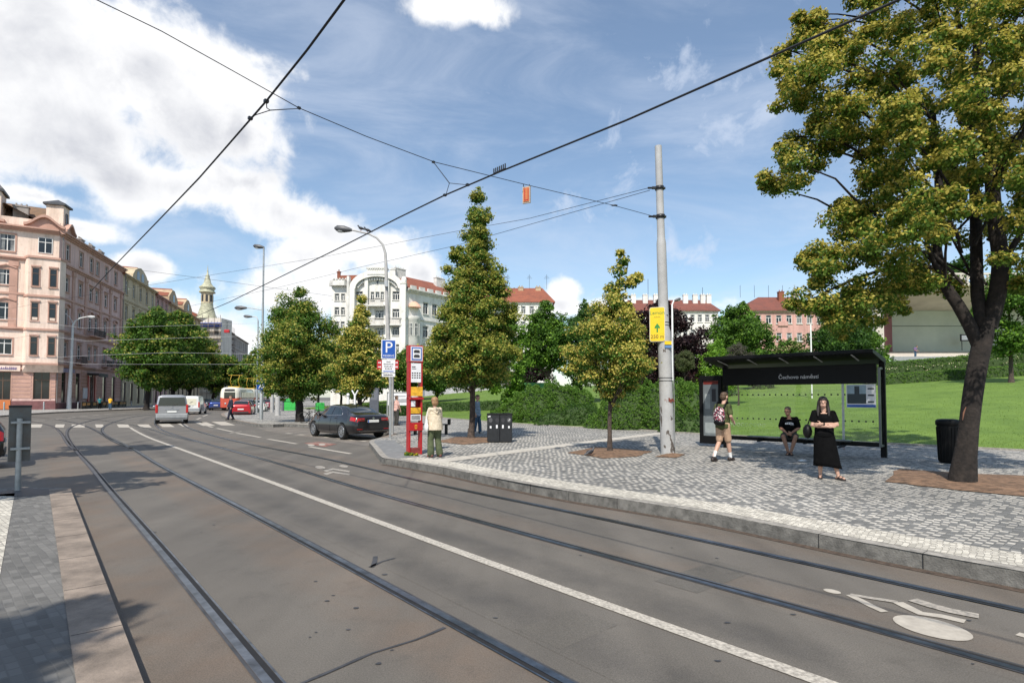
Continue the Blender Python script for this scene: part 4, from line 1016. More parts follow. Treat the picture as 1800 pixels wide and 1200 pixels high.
def tree(name, label, base, prof, n, nl, leaf, pal, pal2=None, p2=0, clump=.5, trunk_r=.15, lean=(0,0), bark=None, seed=1, group=None, cat='tree', squash=1., flare=1.5, up=.5, hang=0, gaps=0., yfac=1.):
    """prof: list of (height, radius) of the crown outline"""
    rg = np.random.default_rng(seed); base = Vector(base)
    t = thing(name, label, cat, tuple(base), 0, group)
    hs = [p[0] for p in prof]; rs = [p[1] for p in prof]
    zz = np.linspace(hs[0], hs[-1], 200); rr = np.interp(zz, hs, rs); w = (rr+.15)**1.5; w /= w.sum()
    H = hs[-1]; C = []; RR = []
    lobes = rg.uniform(0, 6.283, 6)
    for i in range(n):
        z = rg.choice(zz, p=w); r = np.interp(z, hs, rs); a = rg.uniform(0, 6.283)
        rn = r*(1+.16*math.sin(3*a+lobes[0]+z*1.3)+.13*math.sin(5*a+lobes[1]-z*1.9))
        u = rg.random()**.42
        cs = clump*rg.uniform(.6,1.25)*(.55+.45*min(1, r/max(rs)*1.3))
        q = max(0, rn-cs*.55)*u
        f = z/H
        C.append((lean[0]*f+q*math.cos(a), lean[1]*f+q*math.sin(a)*yfac, z)); RR.append(cs)
    C = np.array(C); RR = np.array(RR)
    V, colr = leaf_arrays(rg, C, np.c_[RR,RR,RR*.75*squash], nl, leaf, pal, pal2, p2, None, up, hang)
    # stray twigs
    K = max(6, n//5); ids = rg.integers(0, n, K); d = C[ids]-np.array([lean[0]*.6,lean[1]*.6,H*.5]); d /= (np.linalg.norm(d,axis=1)[:,None]+1e-6)
    V2, c2 = leaf_arrays(rg, C[ids]+d*RR[ids][:,None]*1.05, RR[ids]*.42, max(8, nl//6), leaf, pal, pal2, p2, None, up)
    trimesh('crown', np.concatenate([V, V2]), np.concatenate([colr, c2]), LEAF, t)
    m = MB(); top = H*.8
    P = limbs(m, (0,0,-.15), [(lean[0]*.15,lean[1]*.15,hs[0]*.6),(lean[0]*.5,lean[1]*.5,H*.5),(lean[0]*.85,lean[1]*.85,top)], trunk_r, trunk_r*.22, 9, .02)
    m.lathe([(trunk_r*flare,-.05),(trunk_r*1.12,.14),(trunk_r*.99,.4)], (0,0,0), 10)
    order = rg.permutation(n)[:min(n, 22)]
    for i in order:
        c = C[i]; z0 = max(hs[0]*.7, c[2]-np.hypot(c[0],c[1])*.8-.3); f = z0/H
        s0 = (lean[0]*f, lean[1]*f, z0)
        mid = (s0[0]*.4+c[0]*.6, s0[1]*.4+c[1]*.6, s0[2]*.35+c[2]*.65)
        limbs(m, s0, [mid, tuple(c)], trunk_r*.34*(1-f*.6), .012, 5, .03)
    m.build('trunk', bark or BARK, t, local=True)
    return t
def gp(x, y, z=PZ): return tuple(G(x, y, z))
def at(x, Y, z): return (XW(x,Y), Y, z)
KT = dict(bark=BARKD)
# the conical lime by the stop, the small lime, the two by the parked car
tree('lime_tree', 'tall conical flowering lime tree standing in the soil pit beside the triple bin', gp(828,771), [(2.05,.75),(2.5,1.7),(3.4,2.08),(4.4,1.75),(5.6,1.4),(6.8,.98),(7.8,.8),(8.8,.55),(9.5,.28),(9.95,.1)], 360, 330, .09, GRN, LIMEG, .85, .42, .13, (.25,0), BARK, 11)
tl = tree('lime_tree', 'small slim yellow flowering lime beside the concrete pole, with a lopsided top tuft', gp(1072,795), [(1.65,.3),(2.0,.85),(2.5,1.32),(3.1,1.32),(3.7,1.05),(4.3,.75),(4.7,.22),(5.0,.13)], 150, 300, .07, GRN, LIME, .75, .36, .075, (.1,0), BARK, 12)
rg = np.random.default_rng(5)
C = np.array([(.33,0,4.7),(.42,.05,5.1),(.3,0,5.45),(.42,0,5.75),(.35,0,6.0),(.78,0,5.2),(.66,0,5.05),(.9,.1,5.3)]); RRr = np.array([.24,.25,.26,.2,.13,.2,.17,.15])
V, c = leaf_arrays(rg, C, RRr*1.15, 190, .095, GRN, LIME, .75); trimesh('crown_tuft', V, c, LEAF, tl)
m = MB(); limbs(m, (.08,0,4.0), [(.3,0,4.9),(.37,0,5.8)], .035, .01, 5, .01); limbs(m, (.28,0,4.8), [(.6,0,5.1),(.85,0,5.3)], .02, .008, 5, .01); m.build('top_branch', BARK, tl, local=True)
tree('lime_tree', 'broad dark trunked lime by the bicycle rack, green shoots on top', gp(527,741), [(1.6,.7),(2.2,2.1),(3.2,2.75),(4.6,2.85),(5.8,2.5),(7.0,2.0),(8.0,1.2),(8.7,.5)], 180, 420, .135, GRN, LIMEG, .5, .72, .27, (-.2,0), BARKD, 13, flare=1.3)
tree('lime_tree', 'rounded golden flowering lime just behind the parked black car', at(632,33,PZ), [(1.6,.4),(2.1,1.3),(3.1,1.75),(4.3,1.6),(5.3,1.25),(6.2,.7),(6.9,.3),(7.5,.08)], 160, 260, .12, GRN, LIME, .8, .45, .14, (.1,0), BARKD, 14)
# ---- the big tree at right, its clumps placed along the outline seen
bt = thing('lime_tree', 'large leaning flowering lime with dark forked trunk at the right edge, before the round bin', 'tree', gp(1690,848))
B0 = Vector(bt.location)
def rel(x, y, Y): q = Q(x, y, Y)-B0; return (q.x, q.y, q.z)
rg = np.random.default_rng(21); CL_ = []; RL_ = []
def addc(lst):
    for x, y, r, Y in lst: CL_.append(rel(x,y,Y)); RL_.append(r)
edge = [(1487,0),(1479,25),(1437,19),(1417,17),(1390,25),(1381,46),(1390,62),(1367,75),(1354,100),(1352,121),(1371,146),(1369,162),(1350,171),(1333,179),(1337,194),(1375,202),(1400,196),(1412,208),(1417,225),(1383,225),(1371,246),(1346,267),(1317,292),(1319,304),(1333,308),(1337,333),(1354,350),(1379,342),(1408,356),(1433,346),(1437,321),(1458,300),(1462,279),(1500,265),(1479,300),(1483,317),(1504,329),(1483,346),(1458,354),(1429,379),(1437,392),(1417,404),(1429,421),(1400,450),(1398,467),(1421,483),(1425,500),(1395,500),(1378,525),(1385,548),(1420,560),(1450,560),(1445,583),(1470,600),(1500,598),(1545,592),(1552,572),(1585,562),(1605,556),(1592,532),(1612,520),(1640,525),(1662,536),(1682,525),(1700,512),(1730,505),(1765,515),(1800,520),(2000,540),(2010,-330),(1500,-330),(1460,-120)]
def inside(x, y, P=edge):
    c = False; j = len(P)-1
    for i in range(len(P)):
        (xi, yi), (xj, yj) = P[i], P[j]
        if (yi > y) != (yj > y) and x < (xj-xi)*(y-yi)/(yj-yi)+xi: c = not c
        j = i
    return c
def edist(x, y):
    b_ = 1e9
    for i in range(len(edge)):
        (ax_, ay_), (bx_, by_) = edge[i], edge[(i+1)%len(edge)]; dx, dy = bx_-ax_, by_-ay_
        t_ = max(0, min(1, ((x-ax_)*dx+(y-ay_)*dy)/(dx*dx+dy*dy+1e-9))); b_ = min(b_, math.hypot(x-ax_-t_*dx, y-ay_-t_*dy))
    return b_
cnt = 0
while cnt < 1080:
    x, y = rg.uniform(1315,2000), rg.uniform(-320,605)
    if not inside(x, y): continue
    d_ = edist(x, y)
    if d_ < 5: continue
    if 1636 < x < 1696 and 425 < y < 485: continue
    if 1690 < x < 1770 and y > 330 and rg.random() < .72: continue
    if y < -60 and rg.random() < .5: continue
    r_ = min(rg.uniform(.17,.33), d_/88*1.05+.03)
    th_ = min(2.3, .25+d_/60); Y = 11.1+rg.uniform(-1,1)*th_
    f = Y/11.1                                       # keep the outline while clumps stand at their own depth
    if rg.random() > .62+.38*math.sin(x*.045+y*.021)*math.sin(y*.05-x*.013): continue
    addc([(x,y,r_,Y)]); cnt += 1
CL_ = np.array(CL_); RL_ = np.array(RL_)
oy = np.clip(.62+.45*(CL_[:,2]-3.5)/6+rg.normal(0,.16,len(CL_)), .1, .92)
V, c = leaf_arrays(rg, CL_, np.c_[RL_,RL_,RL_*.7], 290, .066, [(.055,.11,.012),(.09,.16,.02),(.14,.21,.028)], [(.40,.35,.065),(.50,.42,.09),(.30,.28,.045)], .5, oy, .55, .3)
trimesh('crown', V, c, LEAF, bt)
m = MB()
tp = [(1690,852,.31),(1697,800,.235),(1703,750,.205),(1709,700,.205),(1717,650,.205),(1727,600,.205),(1735,560,.185)]
P = [Vector(rel(x,y,11.0)) for x,y,_ in tp]; P[0].z = -.1
Ps = spline(P, .12); ks = len(Ps)
zk = [rel(x,y,11.0)[2] for x,y,_ in tp]; rk = [q[2]*.80 for q in tp]
m.tube(Ps, [float(np.interp(p.z, zk, rk)) for p in Ps], 14)
def bl(px, r0, r1, Y0=11., Y1=None):
    n = len(px); Y1 = Y1 or Y0
    Q_ = [Vector(rel(x,y,Y0+(Y1-Y0)*i/(n-1))) for i,(x,y) in enumerate(px)]
    S = spline(Q_, .25); m.tube(S, [r0+(r1-r0)*i/(len(S)-1) for i in range(len(S))], 9)
bl([(1722,610),(1704,572),(1683,535),(1660,498),(1646,440),(1650,330),(1640,200)], .125, .05, 11, 11.4)
bl([(1736,575),(1752,520),(1758,460),(1748,380),(1740,280),(1720,120),(1715,-60)], .155, .05, 11, 10.6)
bl([(1728,575),(1718,520),(1716,440),(1712,320),(1700,200),(1680,0)], .12, .04, 11, 11.8)
bl([(1650,420),(1580,330),(1480,250),(1400,240)], .055, .014, 11.3, 11); bl([(1650,470),(1570,470),(1480,500),(1420,530)], .05, .014, 11.3, 10.8)
bl([(1640,250),(1560,160),(1450,110),(1390,90)], .045, .012, 11.3, 11.2); bl([(1752,480),(1800,400),(1860,300)], .07, .02, 11, 10.5)
bl([(1660,500),(1630,430),(1620,330),(1560,230)], .05, .015, 11.2, 10.2); bl([(1745,330),(1790,250),(1850,120)], .06, .02, 10.8, 10.2)
for k in rg.permutation(len(CL_))[:60]:
    c0 = Vector(CL_[k]); s0 = Vector(rel(1700+rnd.uniform(-40,50), min(500, 697-(c0.z-1.6)*88+rnd.uniform(60,170)), 11.2+rnd.uniform(-.6,.6)))
    if (s0-c0).length > 2.6: s0 = c0.lerp(s0, 2.0/(s0-c0).length)
    mid = s0.lerp(c0,.55)+Vector((0,0,.15))
    limbs(m, s0, [mid, c0], .028, .008, 5, .04)
m.build('trunk', BARKD, bt, local=True)
m = MB(); m.tube([Vector(rel(1698,715,10.80)),Vector(rel(1694,725,10.79)),Vector(rel(1692,738,10.79))], [.006,.016,.006], 6); m.build('bark_scar', pm('fresh_bark_scar', (.16,.07,.04), .8), bt, local=True)
# ---- street trees at left
tree('street_tree', 'leftmost and largest leafy street tree before the pink corner house', at(258,78,.14), [(3.2,1.5),(4.5,3.6),(7,4.5),(9.5,4.0),(11.5,3.0),(13,1.5),(14,.5)], 125, 300, .30, GRN, LIMEG, .15, 1.25, .35, (1.0,0), BARKD, 31, 'street trees before the left row')
tree('street_tree', 'second street tree from the left, dark crown reaching over the silver van', at(303,86,.14), [(3.2,1.5),(5,4.0),(7.5,5.2),(10,4.6),(12.5,3.4),(14.4,1.4),(15.2,.4)], 125, 300, .31, GRN, LIMEG, .15, 1.35, .35, (.5,0), BARKD, 32, 'street trees before the left row')
tree('street_tree', 'yellow tinged street tree leaning over the white van', at(330,94,.14), [(3,1.2),(4.5,3.4),(7,4.2),(9.5,3.3),(11.5,1.9),(13,.5)], 95, 270, .31, GRN, LIMEG, .6, 1.15, .3, (2.0,0), BARKD, 33, 'street trees before the left row')
tree('street_tree', 'lower street tree beside the scaffolded house, farther than the white van', at(372,112,.14), [(2.8,1.5),(4.5,4.2),(6.5,4.6),(8.5,3.4),(10,1.2)], 90, 250, .36, GRN, LIMEG, .25, 1.25, .3, (2,0), BARKD, 34, 'street trees before the left row')
tree('street_tree', 'pale street tree directly behind the tram roof poles', at(440,112,.14), [(2.6,1.2),(4.5,3.2),(7,3.6),(9.5,2.2),(11,.6)], 110, 150, .4, GRN, LIMEG, .35, 1.0, .3, (1,0), BARKD, 35, 'street trees before the left row')
tree('street_tree', 'far street tree closing the street right of the tram', at(470,130,.14), [(2.5,1.5),(5,4.0),(8,4.4),(10,2.6),(11.5,.6)], 110, 140, .45, DGRN, LIMEG, .2, 1.2, .3, (1,0), BARKD, 36)
for i, (px, Y, h, r, lbl) in enumerate(((560,85,8.5,3.6,'far tree behind the green container, left of the rest'),(600,80,7.8,3.4,'far plaza tree seen under the golden lime crown'),(655,75,7.5,3.3,'far plaza tree behind the parking sign post'),(715,78,8,3.5,'far plaza tree behind the red stop totem'),(768,70,7.2,3.2,'far plaza tree behind the woman in the beige jacket'),(512,95,9,4,'far dark tree behind the broad lime trunk'))):
    tree('plaza_tree', lbl, at(px,Y,.3), [(2.2,.9),(3.4,r*.85),(h*.6,r),(h*.85,r*.6),(h,.4)], 80, 150, .3, GRN, LIMEG, .15, .95, .2, (0,0), BARKD, 40+i, 'trees on the plaza behind the car')
# ---- park trees
def ht(px, Y): x = XW(px,Y); return (x, Y, hillz(x,Y)-.05)
tree('park_tree', 'bright green slim tree touching the right flank of the conical lime', ht(893,44), [(1.2,.5),(2.5,1.7),(4.5,1.9),(6.5,1.3),(8.2,.4)], 110, 150, .19, LGRN, GRN, .5, .55, .12, (0,0), BARK, 51)
tree('park_tree', 'mid green park tree with a bare slender trunk behind the clipped hedge', ht(966,46), [(3.4,.6),(4.2,1.9),(5.6,2.1),(7,1.6),(8.2,.9),(8.8,.3)], 120, 150, .2, GRN, LGRN, .25, .6, .12, (-.3,0), BARK, 52)
tree('park_tree', 'dark park tree hidden behind the small yellow lime', ht(1022,50), [(1.8,1),(3.2,2.1),(5.5,2.2),(7.6,1.6),(9.0,.4)], 110, 140, .22, DGRN, GRN, .3, .7, .15, (0,0), BARKD, 53)
tree('copper_beech', 'dark purple copper beech with a domed crown behind the yellow arrow sign', ht(1158,52), [(.3,3.0),(1.5,4.7),(3.5,4.8),(5.5,4.0),(7.4,2.5),(8.8,.6)], 320, 170, .22, PURP, [(.05,.02,.02),(.03,.014,.018)], .3, .75, .3, (.1,0), BARKD, 54, up=.2)
tree('copper_shrub', 'small purple leaved tree in the dark gap behind the slender trunk', ht(940,54), [(.6,1.2),(1.8,1.9),(3.6,1.6),(5,.6)], 60, 140, .22, PURP, DGRN, .4, .7, .15, (0,0), BARKD, 55)
tree('park_tree', 'wide fresh green tree in front of the white house, above the bus shelter', ht(1303,62), [(2.2,1.5),(3.6,3.2),(5.4,3.6),(7,2.7),(8,1.5),(8.8,.4)], 170, 150, .25, GRN, LGRN, .25, .8, .25, (.0,0), BARK, 56)
tree('park_shrub', 'light green bushy shrub between the copper beech and the clipped grey ball', ht(1262,48), [(.2,1.5),(1.8,2.1),(3.2,1.8),(4.7,.6)], 80, 140, .17, LGRN, None, 0, .5, .08, (0,0), BARK, 57, cat='shrub')
tree('clipped_ball_tree', 'small olive clipped ball tree right of the concrete pole', ht(1204,38), [(2.6,.25),(2.8,.62),(3.25,.74),(3.7,.6),(3.95,.2)], 90, 160, .065, OLIVE, None, 0, .2, .05, (0,0), BARK, 58, up=.2)
tree('clipped_ball_tree', 'large grey brown clipped ball tree rising over the shelter roof', ht(1298,38), [(2.1,.3),(2.5,.85),(3.1,1.0),(3.75,.8),(4.15,.25)], 110, 170, .065, GREYB, OLIVE, .15, .25, .06, (0,0), BARK, 59, up=.2)
tree('park_shrub', 'pale flowering shrub under the pink house', ht(1385,58), [(.1,1.6),(1.5,2.6),(3,2.4),(4.2,1.0)], 80, 130, .22, GRN, [(.45,.38,.20),(.3,.3,.12)], .35, .6, .08, (0,0), BARK, 60, cat='shrub')
tree('park_shrub', 'deep green dome shaped shrub behind the shelter roof, left of the band shell', ht(1475,56), [(.1,2.6),(1.6,4.0),(3.4,3.6),(5.2,2.4),(6.4,.7)], 150, 140, .23, DGRN, GRN, .3, .75, .1, (0,0), BARKD, 61, cat='shrub')
tree('park_shrub', 'yellow green shrub low beside the band shell pier', ht(1528,57), [(.1,1.4),(1.5,2.1),(3.2,1.8),(4.6,.6)], 80, 130, .2, GRN, LGRN, .4, .6, .1, (0,0), BARK, 62, cat='shrub')
tree('park_shrub', 'mid green shrub peeping over the shelter roof left end', ht(1338,52), [(.1,1.2),(1.4,1.9),(2.6,1.5),(3.5,.5)], 70, 130, .2, GRN, LGRN, .3, .55, .08, (0,0), BARK, 63, cat='shrub')
tree('park_tree', 'fresh green tree on the lawn behind the big lime trunk, at the right edge', ht(1778,40), [(2.0,.8),(3.0,2.0),(4.6,2.4),(6.5,2.0),(8.2,.6)], 100, 150, .2, GRN, LGRN, .4, .65, .16, (0,0), BARK, 64)
tree('park_tree', 'tall dark tree rising behind the band shell', at(1700,80,8), [(1,2.5),(3,4.5),(7,5),(11,3.5),(14,1)], 120, 130, .4, DGRN, GRN, .3, 1.1, .3, (0,0), BARKD, 65)
tree('park_tree', 'dark tree between the band shell and the pink house', at(1500,76,7), [(.5,2.5),(3,3.6),(6,3.4),(8,2.3),(10,.6)], 110, 130, .36, DGRN, GRN, .3, 1.0, .3, (0,0), BARKD, 66)
# off to the left, only their shade reaches the picture
tree('street_tree', 'street tree left of the picture, casting shade across the junction', (-15.8,13.2,.1), [(5.6,.8),(6.6,1.9),(8,2.1),(9.5,1.2),(10.2,.4)], 34, 110, .28, GRN, None, 0, .55, .2, (0,0), BARKD, 71)
tree('street_tree', 'street tree beside the left pavement, out of the picture', (-10.8,6.2,.1), [(4.4,.8),(5.4,1.9),(7,2.1),(8.6,1.2),(9.4,.4)], 40, 110, .26, GRN, None, 0, .55, .2, (0,0), BARKD, 73)
tree('street_tree', 'street tree behind the viewer, casting shade over the left pavement', (-6.1,-4.0,.1), [(4.8,.8),(5.8,2.2),(7.4,2.7),(9,1.8),(10,.4)], 130, 190, .24, GRN, None, 0, .7, .2, (0,0), BARKD, 72)
# ---- hedges: leafy shells over mounds
def hedge(name, label, lumps, n, leaf, pal, pal2=None, p2=0, cat='hedge', seed=1, group=None, flowers=0):
    rg = np.random.default_rng(seed); b = lumps[0][0]
    t = thing(name, label, cat, (b[0], b[1], b[2]), 0, group); T = np.array(b); Vs = []; Cs = []
    m = MB()
    for c, r in lumps:
        A = 4*math.pi*((r[0]*r[1]+r[0]*r[2]+r[1]*r[2])/3); k = max(40, int(A*n))
        d = rg.normal(size=(k,3)); d[:,2] = np.abs(d[:,2])*1.0; d /= np.linalg.norm(d,axis=1)[:,None]
        w = 1+.06*np.sin(d[:,0]*9+seed)+.06*np.sin(d[:,1]*8+d[:,2]*7)+.05*np.sin(d[:,0]*17+d[:,2]*13)+.02*rg.normal(size=k)
        ctr = np.array(c)-T+d*np.array(r)*w[:,None]
        V, C = leaf_arrays(rg, ctr, np.full(k, leaf*.9), 7, leaf, pal, pal2, p2, None, .4); Vs.append(V); Cs.append(C)
        m.ell((c[0]-b[0], c[1]-b[1], c[2]-b[2]), (r[0]*.93, r[1]*.93, r[2]*.93), 16)
    trimesh('foliage', np.concatenate(Vs), np.concatenate(Cs), LEAF, t)
    m.build('inner_twigs', pm('hedge_inner', (.045,.08,.02), .95, 0, .3, 6), t, local=True)
    return t
def lump(px, Y, w, d, h, dz=0): x = XW(px,Y); return ((x, Y, hillz(x,Y)-.15+dz), (w, d, h))
HG = [(.065,.15,.018),(.10,.20,.026),(.15,.26,.04)]
hedge('hedge', 'broad clipped hedge mound left of the small lime, behind the triple bin', [lump(893,37.8,1.3,1.4,1.25),lump(918,37.4,1.5,1.5,1.95),lump(942,37,1.6,1.6,2.35),lump(975,37.5,1.8,1.6,2.55),lump(1010,38,1.5,1.5,2.1)], 62, .08, HG, None, 0, seed=3)
hedge('hedge', 'low spreading dark shrub mound between the two clipped hedges', [lump(980,33.5,1.3,1.1,.95),lump(1018,33.4,1.5,1.2,1.35),lump(1045,33,1.2,1.1,1.1)], 75, .06, DGRN, GRN, .45, seed=4)
hedge('hedge', 'tall wide clipped hedge running behind the small lime and the concrete pole', [lump(1052,30.6,.8,1.0,.85),lump(1080,30.2,1.1,1.3,1.7),lump(1112,29.6,1.5,1.3,2.35),lump(1155,29.3,1.5,1.3,2.45),lump(1190,28.8,1.3,1.3,2.5),lump(1210,28.4,1.0,1.2,2.3)], 70, .07, HG, None, 0, seed=5)
hedge('hedge', 'low shrub strip at the foot of the hedge beside the shelter', [lump(1185,26.9,.8,.6,.95),lump(1215,26.6,.8,.6,.9)], 60, .06, DGRN, GRN, .5, seed=6)
def strip(name, label, p0, p1, h, th, seed, group=None, pal=HG, pal2=None, p2=0, leaf=.09, dens=44, zf=None, flowers=0, cat='hedge'):
    rg = np.random.default_rng(seed); A = Vector(p0); B = Vector(p1); L_ = (B-A).length; u = (B-A).normalized(); n = Vector((-u.y,u.x,0))
    zf = zf or hillz; t = thing(name, label, cat, (A.x,A.y,zf(A.x,A.y)), 0, group)
    k = int(L_*(h*2+th)*dens); s = rg.random(k)*L_; q = rg.random(k)*(2*h+th); P = np.zeros((k,3))
    for i in range(k):
        if q[i] < h: o, z = -th/2, q[i]
        elif q[i] < h+th: o, z = q[i]-h-th/2, h
        else: o, z = th/2, q[i]-h-th
        p = A+u*s[i]+n*o; P[i] = (p.x-A.x, p.y-A.y, zf(p.x,p.y)-zf(A.x,A.y)+z+rg.normal(0,.03))
    V, C = leaf_arrays(rg, P, np.full(k, leaf), 6, leaf, pal, pal2, p2, None, .4)
    trimesh('foliage', V, C, LEAF, t)
    m = MB(); N_ = max(2, int(L_/1.5)); vs = []
    for i in range(N_+1):
        p = A+u*(L_*i/N_); z = zf(p.x,p.y)-zf(A.x,A.y)
        for o, zz in ((-th*.46,-.2),(-th*.46,h*.97),(th*.46,h*.97),(th*.46,-.2)): vs.append((p.x-A.x+n.x*o, p.y-A.y+n.y*o, z+zz))
    m.add(vs, [(4*i+j,4*i+j+1,4*i+j+5,4*i+j+4) for i in range(N_) for j in range(3)]); m.build('inner_twigs', pm('hedge_inner', (.045,.08,.02)), t, local=True)
    return t, A, u, L_
def rowline(px0, px1, y): # ground points on the bank seen at a height in the photo
    o = []
    for px in (px0, px1):
        d = ray(px, y); Y = 20.
        for _ in range(4000):
            x = d[0]/d[1]*Y; z = CAMH+d[2]/d[1]*Y
            if hillz(x,Y) >= z or Y > 60: break
            Y += .02
        o.append((d[0]/d[1]*Y, Y, 0))
    return o
a0, a1 = (XW(1530,47),47,0), (XW(1880,45.6),45.6,0)
strip('hedge', 'front clipped hedge row below the roses, in front of the band shell', a0, a1, .8, 1.0, 8, 'rose bed hedges')
strip('hedge', 'rear clipped hedge row above the roses, in front of the band shell', (a0[0]+1.2,49.6,0), (a1[0]+2,48.2,0), 1.75, 1.0, 9, 'rose bed hedges')
rb, A, u, L_ = strip('rose_bed', 'strip of pale flowering roses between the two hedge rows', (a0[0]+.7,48.5,0), (a1[0]+1,47.1,0), 1.25, 1.0, 10, None, GRN, [(.75,.70,.45),(.66,.60,.40)], .30, .11, 20, None, 0, 'flower bed')
strip('hedge', 'low dark hedge along the top of the lawn behind the conical lime', (XW(690,58),58,0), (XW(925,48),48,0), .75, .9, 13, None, DGRN, GRN, .5)
strip('hedge', 'low hedge across the plaza, behind the parked black car', (XW(640,52),52,0), (XW(690,57),57,0), .9, .9, 14, None, GRN, LGRN, .3)
hedge('round_shrub', 'round dark green shrub behind the parking sign post', [((XW(700,50),50,PZ),(.9,.9,1.0))], 30, .13, DGRN, GRN, .4, 'shrub', 15)
# ---------------------------------------------------------------- vehicles
def pchip(xs, ys, q):
    xs = np.asarray(xs, float); ys = np.asarray(ys, float); h = np.diff(xs); d = np.diff(ys)/h
    m = np.zeros_like(ys); m[0] = d[0]; m[-1] = d[-1]
    for i in range(1, len(xs)-1):
        if d[i-1]*d[i] > 0: w1, w2 = 2*h[i]+h[i-1], h[i]+2*h[i-1]; m[i] = (w1+w2)/(w1/d[i-1]+w2/d[i])
    i = np.clip(np.searchsorted(xs, q)-1, 0, len(h)-1); t = (q-xs[i])/h[i]; t2 = t*t; t3 = t2*t
    return ys[i]*(2*t3-3*t2+1)+m[i]*h[i]*(t3-2*t2+t)+ys[i+1]*(-2*t3+3*t2)+m[i+1]*h[i]*(t3-t2)
def paint(name, c, metal=.35):
    return pm(name, c, .28, metal, .06, 2, coat=.7)
TAIL = pm('tail_lens', (.42,.012,.012), .2, 0, .1, 10, coat=.5); HEADL = pm('head_lens', (.55,.57,.6), .1, .3, .1, 10)
PLASTIC = pm('black_plastic', (.025,.025,.027), .6, 0, .2, 8)
PLATE = pm('plate_white', (.72,.72,.70), .5, 0, .1, 30)
class Car:
    def __init__(s, name, label, cat, loc, heading, L, sec, body, wheel_r=.32, wb=(.95,3.8), tw=.78, group=None, wheels=True):
        """sec rows: y from the tail, zb, zs, zr, wb, wm, ws, wr; heading 0 = +y, anticlockwise"""
        s.t = thing(name, label, cat, loc, heading, group); s.L = L; s.sec = np.array(sec, float); s.body = body
        s.col = [lambda q, k=k: pchip(s.sec[:,0], s.sec[:,k], q) for k in range(1, 8)]
        ys = np.unique(np.concatenate([np.linspace(0, L, 56), s.sec[:,0]])); m = MB(); vs = []; K = 13
        for y in ys: vs += [s.P(y, t) for t in range(7)]+[s.P(y, t, -1) for t in range(5, -1, -1)]
        n = len(ys)
        fs = [(i*K+j, i*K+j+1, (i+1)*K+j+1, (i+1)*K+j) for i in range(n-1) for j in range(K-1)]+[(i*K+K-1, i*K, (i+1)*K, (i+1)*K+K-1) for i in range(n-1)]
        m.add(vs, [f[::-1] for f in fs], 0, True); m.add(vs[:K], [tuple(range(K))], 0); m.add(vs[-K:], [tuple(range(K))[::-1]], 0)
        o = m.build('body', body, s.t, local=True); o.data.validate()
        e = o.modifiers.new('split', 'EDGE_SPLIT'); e.split_angle = R(38)
        if wheels:
            for y in wb:
                for sx in (1, -1): s.wheel(y, sx, wheel_r, tw)
    def P(s, y, t, sx=1, off=0.):
        y = min(max(y, 0), s.L); q = np.array([y]); zb, zs, zr, wb, wm, ws, wr = [float(f(q)[0]) for f in s.col]
        zm = zb+(zs-zb)*.55
        ring = [(wb,zb),(wm*.985,zb+(zs-zb)*.18),(wm,zm),(ws,zs),(wr,zr-(zr-zs)*.09),(wr*.74,zr),(0,zr+.012)]
        i = min(int(t), 5); f = t-i; x = ring[i][0]*(1-f)+ring[i+1][0]*f; z = ring[i][1]*(1-f)+ring[i+1][1]*f
        return Vector((sx*x, y-s.L/2, z))
    def patch(s, name, mat, ys, t0, t1, sx=1, off=.008, nt=4, parent=None, across=False):
        """a panel lying on the body skin; across = from side to side over the top"""
        m = MB(); vs = []; T = list(np.linspace(t0, t1, nt+1)); rowf = [(t, sx) for t in T]
        if across: rowf = [(t, 1) for t in np.linspace(t0, 6, nt+1)]+[(t, -1) for t in np.linspace(6, t0, nt+1)[1:]]
        ysl = [tuple(y) if isinstance(y, (tuple, list)) else (y, y) for y in ys]
        for ya, yb in ysl:
            for j, (t, sg) in enumerate(rowf):
                f = j/(len(rowf)-1); f = abs(2*f-1) if False else f
                y = ya*(1-f)+yb*f if not across else ya
                p = s.P(y, t, sg); a = s.P(y+.02, t, sg)-s.P(y-.02, t, sg); e = .08
                b = s.P(y, min(t+e,6), sg)-s.P(y, max(t-e,0), sg); nr = a.cross(b)*sg
                nr = nr.normalized() if nr.length > 1e-9 else Vector((0,0,1))
                if nr.dot(p-Vector((0,p.y,.7))) < 0: nr = -nr
                vs.append(p+nr*off)
        K = len(rowf); m.add(vs, [(i*K+j, i*K+j+1, (i+1)*K+j+1, (i+1)*K+j) for i in range(len(ysl)-1) for j in range(K-1)], 0, True)
        return m.build(name, mat, parent or s.t, local=True)
    def box(s, name, mat, x0, y0, z0, x1, y1, z1, parent=None, bevel=.01):
        m = MB(); m.box(x0, y0-s.L/2, z0, x1, y1-s.L/2, z1); return m.build(name, mat, parent or s.t, local=True, bevel=bevel)
    def wheel(s, y, sx, r, tw):
        w = bpy.data.objects.new('wheel', None); COL.objects.link(w); w.parent = s.t; w.location = (sx*tw, y-s.L/2, r)
        m = MB(); m.lathe([(r*.66,-.11),(r*.93,-.11),(r,-.07),(r,.07),(r*.93,.11),(r*.66,.11)], n=22, axis='x'); m.build('tyre', TYRE, w, local=True)
        m = MB(); m.lathe([(r*.69,-.085),(r*.69,.085)], n=20, axis='x', m=1)
        for k in range(10):
            a = 2*math.pi*k/10; m.cbox((sx*.096, .40*r*math.cos(a), .40*r*math.sin(a)), (.03,r*.13,r*.6), 0, 0, 0, a-math.pi/2)
        m.lathe([(r*.72,sx*.085),(r*.72,sx*.115),(r*.62,sx*.112),(r*.62,sx*.085)], n=20, axis='x'); m.lathe([(r*.17,sx*.09),(r*.15,sx*.118)], n=10, axis='x')
        m.build('rim', [RIM, TYRE], w, local=True)
